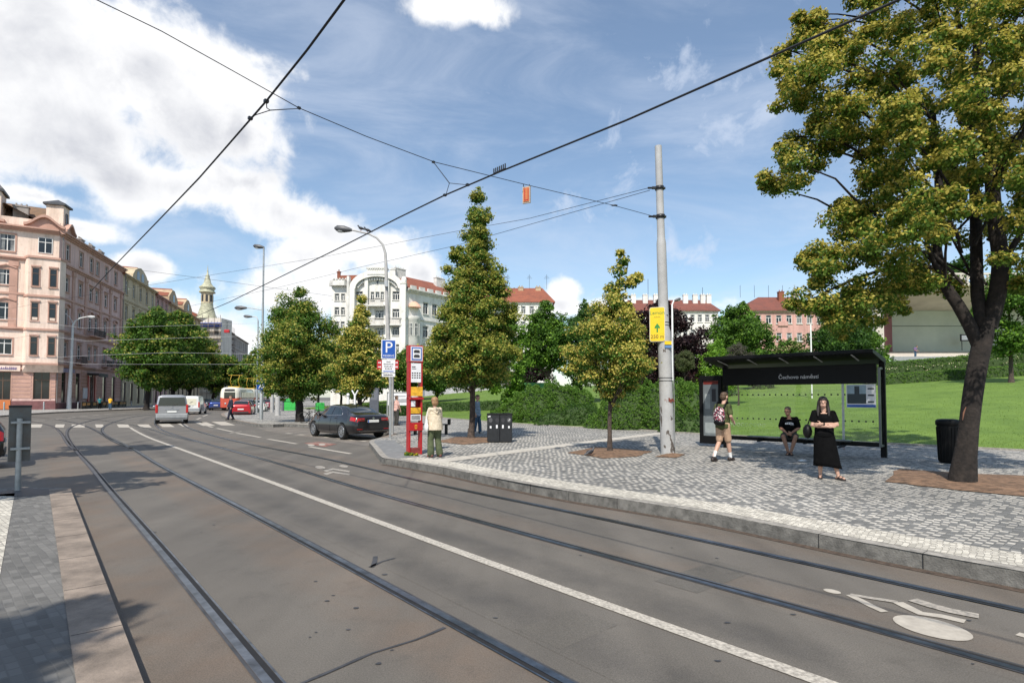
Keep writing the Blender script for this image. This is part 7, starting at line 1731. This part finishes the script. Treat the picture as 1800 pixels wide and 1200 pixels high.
text_mb('RESERVÉ', .112, 'lettering', PAPER, ps, Matrix.Translation((cxs,-.066,sz(625.5))) @ UPR, ext=.001)
pbox('text_plate', PAPER, cxs-w2+.03, sz(655), cxs+w2-.03, sz(632), -.06, -.045)
m = MB()
for j, n_ in enumerate((3, 7, 6, 5)):
    for i in range(n_): m.box(cxs-.055*n_/2+.055*i+.006, -.0625, sz(636+j*4)-.025, cxs-.055*n_/2+.055*i+.044, -.0603, sz(636+j*4)+.022-.014*(i%2))
m.build('small_print', INK, ps, local=True)
m = MB(); m.box(cxs-.2,-.0635,sz(653.5),cxs+.2,-.0605,sz(651.8)); m.build('blue_bar', BLUE, ps, local=True)
pbox('text_plate', PAPER, cxs-w2+.03, sz(662), cxs+w2-.03, sz(656), -.06, -.045); m = MB(); [m.box(cxs-.19+.045*i,-.0625,sz(660.3),cxs-.155+.045*i,-.0603,sz(657.6)-.014*(i%2)) for i in range(8)]; m.build('small_print', INK, ps, local=True)
# curved lamp post
def lamp_head(m, c, d, L_=.75, r=.13, md=0, ml=1):
    d = Vector(d).normalized(); c = Vector(c)
    m.tube([c, c+d*.12*L_, c+d*.45*L_, c+d*.85*L_, c+d*L_], [r*.35,r*.6,r*1.0,r*.9,r*.3], 10, md)
    m.ell(c+d*.62*L_-Vector((0,0,r*.45)), (L_*.28 if abs(d.x) > abs(d.y) else r*.75, r*.75 if abs(d.x) > abs(d.y) else L_*.28, r*.75), 10, ml)
LENS = pm('lamp_lens', (.55,.56,.55), .2, 0, .05, 5); LH = pm('lamp_housing', (.10,.10,.105), .5, .3)
LY = 25.0; lx = XW(688,LY)
lp_ = thing('street_lamp', 'pale street lamp with a long curved arm reaching left, two birds on it', 'street lamp', (lx,LY,PZ))
def lz(y): return ZH(y,LY)-PZ
def lX(px): return XW(px,LY)-lx
m = MB(); m.tube([(0,0,0),(0,0,2.4),(lX(684),0,lz(640)),(lX(680),0,lz(560)),(lX(677),0,lz(470)),(lX(675.5),0,lz(445)),(lX(671),0,lz(430)),(lX(660),0,lz(418)),(lX(646),0,lz(411)),(lX(616),0,lz(404.5))], [.115,.11,.10,.085,.07,.06,.05,.045,.042,.035], 12); m.build('mast', CONC, lp_, local=True)
m = MB(); lamp_head(m, (lX(616),0,lz(404.5)), (-1,0,.12), .78, .15); m.build('lamp_head', [LH, LENS], lp_, local=True)
m = MB(); m.box(lX(679)-.07,-.2,lz(505),lX(679)+.07,-.08,lz(495)); m.build('cable_box', GALV, lp_, local=True)
m = MB()
m.cbox((lX(668),-.13,lz(641)),(.22,.02,.40)); m.cbox((lX(697),-.13,lz(641)),(.22,.02,.40)); m.build('direction_board', RED, lp_, local=True)
m = MB()
for x in (lX(668), lX(697)):
    for z in (.09,-.1): m.cbox((x,-.145,lz(641)+z),(.12,.012,.035)); m.cbox((x+.05,-.145,lz(641)+z),(.03,.0125,.08))
m.build('board_arrow', PAPER, lp_, local=True)
pigeon('bird perched on the curved lamp arm, nearer the lamp head', (XW(632,LY),LY,lz(407)+PZ+.02), R(80), PIGD, 1.1, group=None)
pigeon('bird perched on the curved lamp arm, nearer the bend', (XW(643.5,LY),LY,lz(410)+PZ+.02), R(95), PIGD, 1.05)
# tall lamp at the crossing
TYl = 41.; tlx = XW(460,TYl)
tl_ = thing('street_lamp', 'tall thin galvanised lamp post with a second low arm, beside the crossing', 'street lamp', (tlx,TYl,PZ))
def z4(y): return ZH(y,TYl)-PZ
def x4(px): return XW(px,TYl)-tlx
m = MB(); m.tube([(0,0,0),(0,0,2.2),(0,0,2.25),(0,0,6),(0,0,z4(434))], [.13,.13,.1,.085,.055], 10); m.build('mast', GALV, tl_, local=True)
m = MB(); lamp_head(m, (x4(461),0,z4(435)), (-1,0,.16), .82, .15); m.build('lamp_head', [LH, LENS], tl_, local=True)
m = MB(); m.tube([(0,0,z4(545)),(x4(440),0,z4(541.5)),(x4(432),0,z4(541))], .035, 6); m.build('arm', GALV, tl_, local=True); m = MB(); lamp_head(m, (x4(432),0,z4(541)), (-1,0,.0), .9, .15); m.build('lamp_head', [LH, LENS], tl_, local=True)
cs = thing('crossing_sign', 'square blue pedestrian crossing sign fixed to the tall lamp post', 'sign', (XW(460,40.8),40.8,PZ+z4(684)), R(25))
m = MB(); m.box(-.33,-.03,0,.33,.0,.64); m.build('panel', BLUE, cs, local=True); m = MB(); m.prism([(-.22,.07),(.22,.07),(0,.5)], -.036, -.031); m.build('triangle', PAPER, cs, local=True)
m = MB(); m.ell((0,-.042,.36),(.035,.006,.035),8); m.tube([(0,-.042,.33),(.0,-.042,.22),(.07,-.042,.1)], .022, 5); m.tube([(0,-.042,.22),(-.07,-.042,.1)], .02, 5); m.tube([(-.07,-.042,.25),(0,-.042,.3),(.06,-.042,.24)], .014, 5); m.build('walking_figure', INK, cs, local=True)
o = thing('street_lamp', 'far lamp arm seen low left of the tall thin post', 'street lamp', (XW(452,58),58,PZ)); m = MB(); m.tube([(0,0,0),(0,0,ZH(560,58)-.4),(-.15,0,ZH(557,58)-PZ),(-.6,0,ZH(556.5,58)-PZ)], [.11,.07,.05,.04], 8); m.build('mast', GALV, o, local=True); m = MB(); lamp_head(m, (-.6,0,ZH(556.5,58)-PZ), (-1,0,.06), .9, .15); m.build('lamp_head', [LH, LENS], o, local=True)
# white lamp before the corner house
wx, wy = XW(122,78), 78.
o = thing('street_lamp', 'white lamp post with a curved arm in front of the pink corner house', 'street lamp', (wx,wy,.14))
def z7(y): return ZH(y,wy)-.14
def x7(px): return XW(px,wy)-wx
m = MB(); m.tube([(0,0,0),(0,0,1.3),(x7(124),0,6),(x7(125),0,z7(572)),(x7(129),0,z7(564)),(x7(138),0,z7(559)),(x7(150),0,z7(556.5))], [.30,.27,.19,.15,.10,.08,.07], 10); m.tube([(x7(125),0,z7(575)),(x7(123.5),0,z7(564)),(x7(118),0,z7(556)),(x7(111),0,z7(551))], .05, 6); m.build('mast', pm('white_mast', (.70,.71,.70), .5, 0), o, local=True)
m = MB(); lamp_head(m, (x7(150),0,z7(556.5)), (1,0,-.05), 1.1, .2); m.build('lamp_head', [pm('pale_housing', (.5,.5,.5), .5), LENS], o, local=True)
m = MB(); lamp_head(m, (x7(111),0,z7(551)), (-1,0,-.05), .8, .15); m.build('lamp_head', [LH, LENS], o, local=True)
# concrete poles by the crossing
for i, (px, yb, lbl, rr) in enumerate(((478,724,'plain concrete pole, left of the pair behind the crossing sign',.2),(488,730,'mottled concrete pole, right of the pair behind the crossing sign',.23))):
    b0 = G(px,yb,PZ); o = thing('catenary_pole', lbl, 'pole', tuple(b0), 0, 'twin concrete poles'); m = MB(); m.tube([(0,0,0),(0,0,4),(0,0,7.6)], [rr,rr*.9,rr*.75], 12); m.build('shaft', CONC, o, local=True)
    m = MB(); m.lathe([(rr*.96,2.35),(rr*.96,2.42)], n=12); m.build('tension_band', DKMET, o, local=True)
b0 = G(497,722,PZ); o = thing('sign_post', 'grey post with a round no stopping sign left of the green container', 'sign', tuple(b0)); m = MB(); m.tube([(0,0,0),(0,0,3.6)], .16, 8); m.build('post', pm('grey_post', (.12,.13,.14), .6), o, local=True)
for rr_, mt, yy, nm in ((.42,pm('violet_red', (.45,.03,.12), .5),-.20,'disc'),(.33,BLUE,-.225,'disc_face')): m = MB(); m.lathe([(rr_,0),(rr_,.02)], (.62,yy,2.75), 20, axis='y'); m.build(nm, mt, o, local=True)
m = MB(); m.cbox((.62,-.235,2.75),(.66,.012,.07), 0, 0, R(45)); m.cbox((.62,-.235,2.75),(.66,.012,.07), 0, 0, R(-45)); m.cbox((.35,-.18,2.75),(.5,.03,.04)); m.build('cross_bars', pm('violet_red', (.45,.03,.12)), o, local=True)
# green container, info board, Y post, hoardings
o = thing('recycling_container', 'bright green recycling container beyond the broad lime trunk', 'container', at(512,70,.12)); m = MB(); m.prism([(-.7,0),(.7,0),(.75,1.2),(.55,1.5),(-.55,1.5),(-.75,1.2)], -.6, .6); m.build('body', pm('bright_green', (.06,.50,.12), .5), o, local=True, bevel=.03); m = MB(); m.box(-.6,-.65,1.12,.6,-.58,1.3); m.build('lid', pm('green_lid', (.04,.30,.08), .5), o, local=True)
o = thing('forked_post', 'white forked marker post behind the roof of the parked car', 'post', at(624,30,PZ)); m = MB(); m.tube([(0,0,0),(0,0,1.75)], .055, 8); m.tube([(0,0,1.7),(-.16,0,2.0)], .04, 6); m.tube([(0,0,1.7),(.16,0,2.0)], .04, 6); m.build('post', WHITE, o, local=True)
o = thing('marker_post', 'short white post left of the forked marker', 'post', at(612,30,PZ)); m = MB(); m.tube([(0,0,0),(0,0,1.2),(.0,0,1.65)], [.11,.10,.05], 8); m.ell((0,0,1.75),(.09,.09,.1),8); m.build('post', WHITE, o, local=True)
o = thing('info_stele', 'slim dark grey information stele among the shrubs', 'sign', at(658,45,PZ)); m = MB(); m.box(-.36,-.06,0,.36,.06,2.35); m.build('panel', pm('stele_grey', (.09,.10,.125), .6), o, local=True, bevel=.02); m = MB(); m.box(-.28,-.066,1.4,.28,-.061,2.2); m.build('print', pm('stele_print', (.15,.16,.19), .6), o, local=True)
o = thing('notice_board', 'white notice board on two legs between parking sign and totem', 'sign', at(702,44,PZ)); m = MB(); m.box(-.95,-.04,1.0,.95,.04,1.95); m.build('panel', PAPER, o, local=True); m = MB(); m.box(-.95,-.06,0,-.87,.06,2.0); m.box(.87,-.06,0,.95,.06,2.0); m.box(-.95,-.06,1.95,.95,.06,2.03); m.build('frame', GALV, o, local=True); m = MB(); m.box(-.7,-.046,1.65,.5,-.041,1.75); m.box(-.4,-.046,1.2,.7,-.041,1.5); m.build('print', pm('board_print', (.35,.36,.38), .6), o, local=True)
o = thing('bench', 'black backless bench behind the woman in the beige anorak', 'bench', tuple(G(757,763,PZ)), R(-6)); m = MB()
for k in range(4): m.box(-.85,-.2+k*.105,.42,.85,-.11+k*.105,.46)
m.build('seat', BLACK, o, local=True); 
for x in (-.7,.7): m = MB(); m.box(x-.03,-.18,0,x+.03,.18,.42); m.build('leg', BLACK, o, local=True)
m = MB(); m.box(.80,-.2,.46,.86,.2,.68); m.build('armrest', BLACK, o, local=True)
# triple bin
tb_ = thing('recycling_bin', 'black double recycling bin with round openings beside the conical lime', 'bin', tuple(G(878,776.5,PZ)), R(4)); bw, bh, bd = .45, 1.0, .55
for s_ in (-1,1):
    m = MB(); x0 = -bw if s_ < 0 else .006; m.box(x0,-bd/2,.03,x0+bw-.006,bd/2,bh); m.build('compartment', DKMET, tb_, local=True, bevel=.012)
m = MB(); m.box(-bw-.012,-bd/2-.012,bh,bw+.012,bd/2+.012,bh+.05); m.build('lid', BLACK, tb_, local=True, bevel=.01)
for i, x in enumerate((-.335,-.10,.115,.33)):
    m = MB(); m.lathe([(.07,-bd/2-.006),(.07,-bd/2+.0)], (x,0,bh-.19), 18, axis='y') ; m2 = m
    m2.v = [(v[0], v[1], v[2]) for v in m2.v]; o = MB(); n = 18; o.add([(x+.07*math.cos(6.283*k/n), -bd/2-.004, bh-.19+.085*math.sin(6.283*k/n)) for k in range(n)], [tuple(range(n))]); o.build('opening', INK if i in (1,2) else pm('grey_ring', (.08,.08,.085), .6), tb_, local=True)
m = MB()
for i, x in enumerate((-.335,-.11,.11,.33)): m.box(x-.03,-bd/2-.004,.52,x+.03,-bd/2-.0005,.60 if i in (0,3) else .64)
for x, z in ((-.40,.94),(-.37,.95),(.36,.84),(.33,.80)): m.box(x-.03,-bd/2-.004,z-.02,x+.03,-bd/2-.0005,z+.02)
m.build('sticker', PAPER, tb_, local=True)
# round bin
o = thing('litter_bin', 'dark round litter bin with vertical ribs behind the leaning trunk', 'bin', tuple(G(1668,813,PZ))); m = MB(); m.lathe([(.19,0),(.205,.04),(.235,.92),(.235,.95)], n=24); m.build('body', BLACK, o, local=True)
for k in range(20): a = 2*math.pi*k/20; m = MB() if k == 0 else m; m.tube([(.208*math.cos(a),.208*math.sin(a),.05),(.238*math.cos(a),.238*math.sin(a),.9)], .011, 5)
m.build('ribs', BLACK, o, local=True); m = MB(); m.lathe([(.24,.93),(.262,.96),(.262,1.04),(.24,1.08),(.15,1.10)], n=24); m.build('rim', BLACK, o, local=True)
# sign seen from behind, on the left platform
sb_ = thing('sign_post', 'weathered grey back of a tall sign on a steel post, left pavement edge', 'sign', tuple(G(31,862,.10)), rot_to_view(tuple(G(31,862,.1)), R(8))); SYb = G(31,862,.1).y
def zb2(y): return ZH(y,SYb)-.1
m = MB(); m.tube([(0,0,0),(.0,0,zb2(735))], .045, 10); m.build('post', GALV, sb_, local=True)
m = MB(); m.box(-.145,.05,zb2(811),.175,.085,zb2(714)); m.build('panel', pm('weathered_back', (.15,.165,.16), .6, .2, .3, 5, c2=(.13,.105,.085)), sb_, local=True, bevel=.006)
for z in (zb2(742), zb2(788)): m = MB(); m.box(-.12,-.052,z-.02,.15,.05,z+.02); m.build('clamp', GALV, sb_, local=True)
m = MB(); m.box(-.15,.04,zb2(716),.18,.095,zb2(712)); m.build('top_edge', DKMET, sb_, local=True)
# litter
o = MB(); pts = []; n = 9
for k in range(n): a = 6.283*k/n; pts.append((.13*math.cos(a)*rnd.uniform(.7,1.2), .07*math.sin(a)*rnd.uniform(.7,1.2), .012*rnd.random()+.004))
o.add(pts+[(0,0,.05)], [(k,(k+1)%n,n) for k in range(n)], 0, True); l_ = o.build('plastic_bag', WHITE); l_.location = gp(1409,810); tag(l_, 'crumpled white bag lying on the setts left of the woman in black', 'litter')
# bollards and terrace by the corner house
for i, (px, py, lbl) in enumerate(((7,721,'at the left edge'),(77,720,'before the ground floor wall'),(137,718.5,'right of the white lamp post'),(188,716.5,'beside the person in yellow'),(231,715.5,'under the largest street tree'))):
    b0 = G(px,py,.14); o = MB(); o.lathe([(.09,0),(.09,.9),(.07,1.0),(.02,1.04)], n=10); q_ = o.build('bollard', GALV); q_.location = b0; tag(q_, 'slim grey bollard on the far pavement, '+lbl, 'bollard', 'bollards before the corner house')
for i, (u0, lbl) in enumerate(((1.0,'left end'),(4.6,'second from the left'),(8.2,'third from the left'),(11.8,'fourth from the left'),(15.4,'right end'))):
    O = KB+rd*u0+Vector((rd.y,-rd.x,0))*2.6; o = thing('terrace_screen', 'dark cafe terrace screen with wooden panels, '+lbl+' of the row', 'terrace screen', tuple(O), math.atan2(rd.y,rd.x), 'terrace screens before the corner house')
    m = MB(); m.box(0,-.05,0,3.3,.05,.12); m.box(0,-.05,.9,3.3,.05,1.0); m.box(0,-.05,.12,.1,.05,.9); m.box(3.2,-.05,.12,3.3,.05,.9); m.box(1.6,-.05,.12,1.7,.05,.9); m.build('frame', STEELG, o, local=True)
    m = MB(); m.box(.1,.0,.12,3.2,.04,.9); m.build('screen', BLACK, o, local=True); m = MB(); m.box(.4,-.06,.45,1.5,-.02,.85); m.box(1.9,-.06,.5,2.9,-.02,.8); m.build('wood_panel', pm('bright_wood', (.50,.27,.09), .7), o, local=True)
# ---------------------------------------------------------------- overhead wires
def wire(label, pts, r, cat='overhead wire', mat=None, name='overhead_wire', extras=None, sag=True):
    P = [Vector(p) for p in pts]; base = P[0].copy()
    m = MB(); m.tube([p-base for p in P], r, 6)
    o = m.build(name, mat or WIRE); o.location = base; tag(o, label, cat)
    for fn in (extras or ()): e = MB(); fn(e, base); e.build('clamp', DKMET, o, local=True)
    return o
def zplane(x, y, z): d = ray(x,y); t = (z-CAMH)/d[2]; return Vector((d[0]*t, d[1]*t, z))
WH = 5.6
lw = [zplane(*p, WH) for p in ((605,0),(540,88),(468,178),(400,256),(350,313),(280,386),(215,453),(188,481),(160,512))]
lw = [lw[0]+(lw[0]-lw[1]).normalized()*9]+lw
rw_ = [zplane(*p, WH) for p in ((1580,0),(1300,124),(1100,212),(876,303),(780,344),(700,383),(600,434),(480,493),(405,530))]
rw_ = [rw_[0]+(rw_[0]-rw_[1]).normalized()*9]+rw_+[zplane(370,545,5.9), zplane(345,556,6.3)]
def clampat(p): return lambda e, b: e.cbox(p-b, (.055,.05,.035), R(45))
lx_ = [clampat(zplane(*px, WH+.02)) for px in ((468,178),(440,208))]
wire('thick trolley wire above the left track, crossing the sky at upper left', lw, .014, extras=lx_)
def spikes(e, b):
    p, q = zplane(868,306,WH), zplane(888,297,WH); e.tube([p-b, q-b], .02, 5)
    for k in range(7): c = p.lerp(q,k/6)-b; e.tube([c, c+Vector((0,0,.09))], .012, 5)
rx_ = [spikes]+[clampat(zplane(*px, WH+.02)) for px in ((782,343),(822,325))]
wire('long thick trolley wire above the right track, sweeping up to the big tree', rw_, .014, extras=rx_)
PT = PB+Vector((lean*pz(381)/pz(257)-.2,-.03,pz(381)))
def on(px, py, s): x = PT.x-.77*s; y = PT.y-.64*s; return Q(px, py, y) if False else Vector((XW(px,y), y, ZH(py,y)))
def span(px, py):
    k = (px-900)/1000; s = (PT.x-k*PT.y)/(.77-.64*k); x, y = PT.x-.77*s, PT.y-.64*s; return Vector((x, y, ZH(py,y)))
sp_ = [PT, span(1080,361), span(926,325), span(762,285), span(640,240), span(519,190), span(400,125), span(270,55), span(150,-1)]
sp_ += [sp_[-1]+(sp_[-1]-sp_[-2])*2]
sx_ = [clampat(span(*q)) for q in ((519,190),(760,285))]+[lambda e, b: e.ell(span(1082,361)-b, (.10,.03,.025), 8)]
wire('cross span wire from the concrete pole up to the top left corner', sp_, .0075, extras=sx_)
a = span(519,191); 
wire('short pull off wire between the span and the left trolley wire', [a, zplane(475,194,WH+.0)], .008)
wire('short pull off bridle looping to the left trolley wire', [zplane(468,178,WH), zplane(469,190,WH-.02), zplane(475,194,WH), zplane(450,202,WH), zplane(441,207,WH)], .006)
a2 = span(760,285); j = zplane(790,322,WH+.02)
wire('short pull off wire between the span and the right trolley wire', [a2, j], .009); wire('short pull off bridle looping to the right trolley wire', [zplane(784,342,WH), j, zplane(820,325,WH)], .006)
ht_ = PB+Vector((lean*pz(331)/pz(257)-.3,-.05,pz(331)))
wire('upper thin stay wire from the concrete pole to the far left', [ht_, Q(930,384,20), Q(800,407,25), Q(560,453,32), Q(280,498,40), Q(120,524,48), Q(-60,556,56)], .008)
wire('lower thin stay wire from the concrete pole, passing behind the conical lime', [ht_-Vector((0,0,.08)), Q(930,395,20), Q(800,432,25), Q(640,468,30), Q(490,505,36), Q(300,545,46), Q(-60,610,58)], .008)
wire('thin wire from the far left roofs to the arched house', [Q(210,470,95), Q(340,487,95), Q(480,506,97), Q(583,520,99.5)], .025)
for i, (ya, yb_, Yd, lbl) in enumerate(((583,568,62,'highest'),(605,590,60,'second'),(623,622,56,'third'),(646,640,66,'lowest'))):
    wire('pale horizontal wire before the street trees, '+lbl+' of the four', [Q(-30,ya+(12 if i == 2 else -30),Yd), Q(150,ya-6 if i != 2 else 625,Yd), Q(300,(ya+yb_)/2-3,Yd), Q(452,yb_,Yd)], .012, mat=WIREL)
osn = thing('catenary_signal', 'small orange and white signal plate hanging from the span wire', 'sign', tuple(span(926,327)), R(-25)); m = MB(); m.box(-.10,-.02,-.42,.10,.02,-.02); m.build('plate', pm('dull_plate', (.42,.36,.30), .6), osn, local=True, bevel=.0)
m = MB(); m.box(-.075,-.032,-.385,.075,-.021,-.05); m.build('plate_face', ORANGE, osn, local=True); m = MB(); m.box(-.045,-.036,-.36,-.025,-.033,-.07); m.box(-.045,-.036,-.36,.05,-.0331,-.34); m.box(.045,-.036,-.36,.06,-.0332,-.07); m.build('plate_mark', RED, osn, local=True)
m = MB(); m.tube([(-.08,0,-.02),(-.08,0,.06)], .01, 5); m.tube([(.07,0,-.02),(.07,0,.03)], .01, 5); m.build('hanger', DKMET, osn, local=True)
b0 = Q(399,582,70); o = thing('signal_lamp', 'small red hanging signal over the street before the scaffolding', 'signal', tuple(b0)); m = MB(); m.box(-.32,-.15,-.2,.32,.15,.2); m.build('housing', RED, o, local=True, bevel=.05); m = MB(); m.tube([(0,0,.2),(0,0,1.2)], .03, 5); m.build('hanger', WIRE, o, local=True)
# lamp post behind the concrete pole and one behind the shelter
o = thing('street_lamp', 'slim white park lamp standing just right of the concrete pole', 'street lamp', (XW(1183,30),30,hillz(XW(1183,30),30))); zz_ = hillz(XW(1183,30),30); m = MB(); m.tube([(0,0,-.1),(0,0,ZH(535,30)-zz_),(.1,0,ZH(528,30)-zz_)], [.07,.045,.04], 8); m.build('mast', WHITE, o, local=True); m = MB(); lamp_head(m, (.08,0,ZH(529,30)-zz_), (1,0,.35), .4, .08); m.build('lamp_head', [LH, LENS], o, local=True)
x_ = XW(1427,40); o = thing('park_pole', 'thin white pole rising behind the shelter roof', 'pole', (x_,40,hillz(x_,40))); m = MB(); m.tube([(0,0,-.1),(0,0,ZH(570,40)-hillz(x_,40))], .05, 8); m.build('mast', WHITE, o, local=True)
o = thing('market_stall', 'low green roofed kiosk behind the hedge at left', 'kiosk', (XW(945,50),50,hillz(XW(945,50),50)-.3)); m = MB(); m.box(-1.4,-1,0,1.4,1,1.9); m.build('wall', WHITE, o, local=True); m = MB(); m.prism([(-1.7,1.9),(1.7,1.9),(1.3,2.35),(-1.3,2.35)], -1.3, 1.3); m.build('roof', pm('kiosk_green', (.10,.32,.14), .6), o, local=True)
# ---------------------------------------------------------------- light, sky, view
SUN_EL, = (R(51),); sv = Vector((-.22,-.975,0)).normalized()*math.cos(SUN_EL)+Vector((0,0,math.sin(SUN_EL)))
sl = bpy.data.lights.new('sun', 'SUN'); sl.energy = 4.8; sl.angle = R(.5); sl.color = (1,.94,.84)
so = bpy.data.objects.new('sun', sl); COL.objects.link(so); so.rotation_euler = (-sv).to_track_quat('-Z', 'Y').to_euler(); so.location = (0,0,60)
w = bpy.data.worlds.new('World'); SC.world = w; w.use_nodes = True; nt = w.node_tree; N = nt.nodes; L = nt.links
for n in list(N): N.remove(n)
out = N.new('ShaderNodeOutputWorld'); bg = N.new('ShaderNodeBackground'); L.new(bg.outputs[0], out.inputs[0])
sky = N.new('ShaderNodeTexSky'); sky.sky_type = 'NISHITA'; sky.sun_disc = False; sky.sun_elevation = SUN_EL; sky.sun_rotation = math.atan2(sv.x, sv.y); sky.air_density = 1.0; sky.dust_density = .6; sky.ozone_density = 1.5
tc = N.new('ShaderNodeTexCoord')
def vm(op, a, b=None, s=None):
    n = N.new('ShaderNodeVectorMath'); n.operation = op
    for i, q in enumerate((a, b)):
        if q is None: continue
        if isinstance(q, tuple): n.inputs[i].default_value = q
        else: L.new(q, n.inputs[i])
    if s is not None: n.inputs['Scale'].default_value = s
    return n
def mt(op, a, b=None, c=None, clamp=False):
    n = N.new('ShaderNodeMath'); n.operation = op; n.use_clamp = clamp
    for i, q in enumerate((a, b, c)):
        if q is None: continue
        if isinstance(q, (int, float)): n.inputs[i].default_value = q
        else: L.new(q, n.inputs[i])
    return n.outputs[0]
def noise(vec, s, d, r=.55, dis=0):
    n = N.new('ShaderNodeTexNoise'); n.inputs['Scale'].default_value = s; n.inputs['Detail'].default_value = d; n.inputs['Roughness'].default_value = r; n.inputs['Distortion'].default_value = dis; L.new(vec, n.inputs['Vector']); return n.outputs['Fac']
D = tc.outputs['Generated']
def px_dir(x, y): v = Vector(ray(x,y)); return v.normalized()
sep = N.new('ShaderNodeSeparateXYZ'); L.new(D, sep.inputs[0])
def blob(px, py, rx, ry):
    """soft oval cloud seat in the sky round one compass direction; rx along the horizon, ry up"""
    c = px_dir(px, py); h = Vector((c.y,-c.x,0)).normalized(); u = h.cross(c)
    k = 1/1000*(1/math.sqrt(1+((px-900)/1000)**2+((697-py)/1000)**2))
    df = vm('SUBTRACT', D, tuple(c)).outputs[0]
    a = vm('DOT_PRODUCT', df, tuple(h)).outputs['Value']; b = vm('DOT_PRODUCT', df, tuple(u)).outputs['Value']
    a = mt('DIVIDE', a, rx*k*1.0); b = mt('DIVIDE', b, ry*k*1.0)
    r = mt('SQRT', mt('ADD', mt('MULTIPLY', a, a), mt('MULTIPLY', b, b)))
    return mt('SUBTRACT', 1, r)
def union(lst):
    cur = blob(*lst[0])
    for q in lst[1:]: cur = mt('SMOOTH_MAX', cur, blob(*q), .25)
    return cur
big = union([(60,60,270,150),(230,130,230,140),(330,230,200,120),(430,240,120,110),(100,230,260,110),(300,330,260,80),(430,320,140,80),(480,375,170,85),(560,400,110,60),(-150,150,260,260)])
low = union([(330,560,190,60),(470,510,160,65),(540,450,150,85),(640,440,120,62),(740,480,60,40),(260,470,70,35),(120,400,120,28),(730,470,40,35),(60,345,110,30),(995,512,34,34),(985,535,50,26),(380,590,160,60),(1150,540,160,30),(800,12,110,36)])
nz1 = noise(D, 5.2, 9, .56, .25); nz2 = noise(D, 15, 7, .6, .3); nz3 = noise(vm('ADD', D, (.05*sv.x, .05*sv.y, .06)).outputs[0], 5.2, 9, .56, .25)
n12 = mt('ADD', mt('MULTIPLY', mt('SUBTRACT', nz1, .5), 2.3), mt('MULTIPLY', mt('SUBTRACT', nz2, .5), 1.25))
dens = mt('ADD', mt('SMOOTH_MAX', big, mt('SUBTRACT', low, .05), .2), n12)
def ss(v, a, b):
    n = N.new('ShaderNodeMapRange'); n.interpolation_type = 'SMOOTHSTEP'; n.inputs['From Min'].default_value = a; n.inputs['From Max'].default_value = b; L.new(v, n.inputs['Value']); return n.outputs[0]
mask = ss(dens, .08, .62)
# thin high streaks
mp = N.new('ShaderNodeMapping'); mp.inputs['Rotation'].default_value = (0,R(28),R(20)); mp.inputs['Scale'].default_value = (1.4,3.2,5.5); L.new(D, mp.inputs['Vector'])
cir = mt('ADD', mt('MULTIPLY', ss(noise(mp.outputs[0], 1.7, 9, .62, .6), .38, .80), .44), .08)
puff = mt('MULTIPLY', ss(mt('ADD', noise(D, 9, 7, .6, .3), mt('MULTIPLY', blob(1240,300,420,220), .10)), .56, .74), .62)
thin = mt('MAXIMUM', cir, puff)
skyc = N.new('ShaderNodeMix'); skyc.data_type = 'RGBA'; skyc.inputs[6].default_value = (1,1,1,1)
bgc = N.new('ShaderNodeMix'); bgc.data_type = 'RGBA'; bgc.blend_type = 'MULTIPLY'; bgc.inputs[0].default_value = 1; L.new(sky.outputs[0], bgc.inputs[6]); bgc.inputs[7].default_value = (1.12,1.18,1.16,1)
STR = .125
lit = mt('ADD', mt('MULTIPLY', mt('SUBTRACT', nz1, nz3), 3.2), .50, None, True)
core = ss(dens, .35, 1.25)
grey = ss(mt('ADD', union([(330,250,210,70),(120,290,200,60),(480,300,110,50),(600,410,110,40),(470,560,180,40)]), mt('MULTIPLY', mt('SUBTRACT', nz1, .5), 2.0)), .1, .9)
shade = mt('ADD', mt('MULTIPLY', core, mt('SUBTRACT', 1, lit)), mt('MULTIPLY', grey, .26), None, True)
cc = N.new('ShaderNodeMix'); cc.data_type = 'RGBA'; cc.inputs[6].default_value = (.97/STR,.97/STR,.975/STR,1); cc.inputs[7].default_value = (.50/STR,.52/STR,.58/STR,1); L.new(shade, cc.inputs[0])
m1 = N.new('ShaderNodeMix'); m1.data_type = 'RGBA'; L.new(thin, m1.inputs[0]); L.new(bgc.outputs[2], m1.inputs[6]); m1.inputs[7].default_value = (.66/STR,.73/STR,.86/STR,1)
m2 = N.new('ShaderNodeMix'); m2.data_type = 'RGBA'; L.new(mask, m2.inputs[0]); L.new(m1.outputs[2], m2.inputs[6]); L.new(cc.outputs[2], m2.inputs[7])
L.new(m2.outputs[2], bg.inputs['Color']); bg.inputs['Strength'].default_value = STR
SC.view_settings.view_transform = 'Standard'; SC.view_settings.look = 'None'; SC.view_settings.exposure = .2; SC.view_settings.gamma = 1
SC.cycles.max_bounces = 6; SC.cycles.transparent_max_bounces = 12; SC.cycles.use_denoising = True
SC.cycles.diffuse_bounces = 3; SC.cycles.glossy_bounces = 3
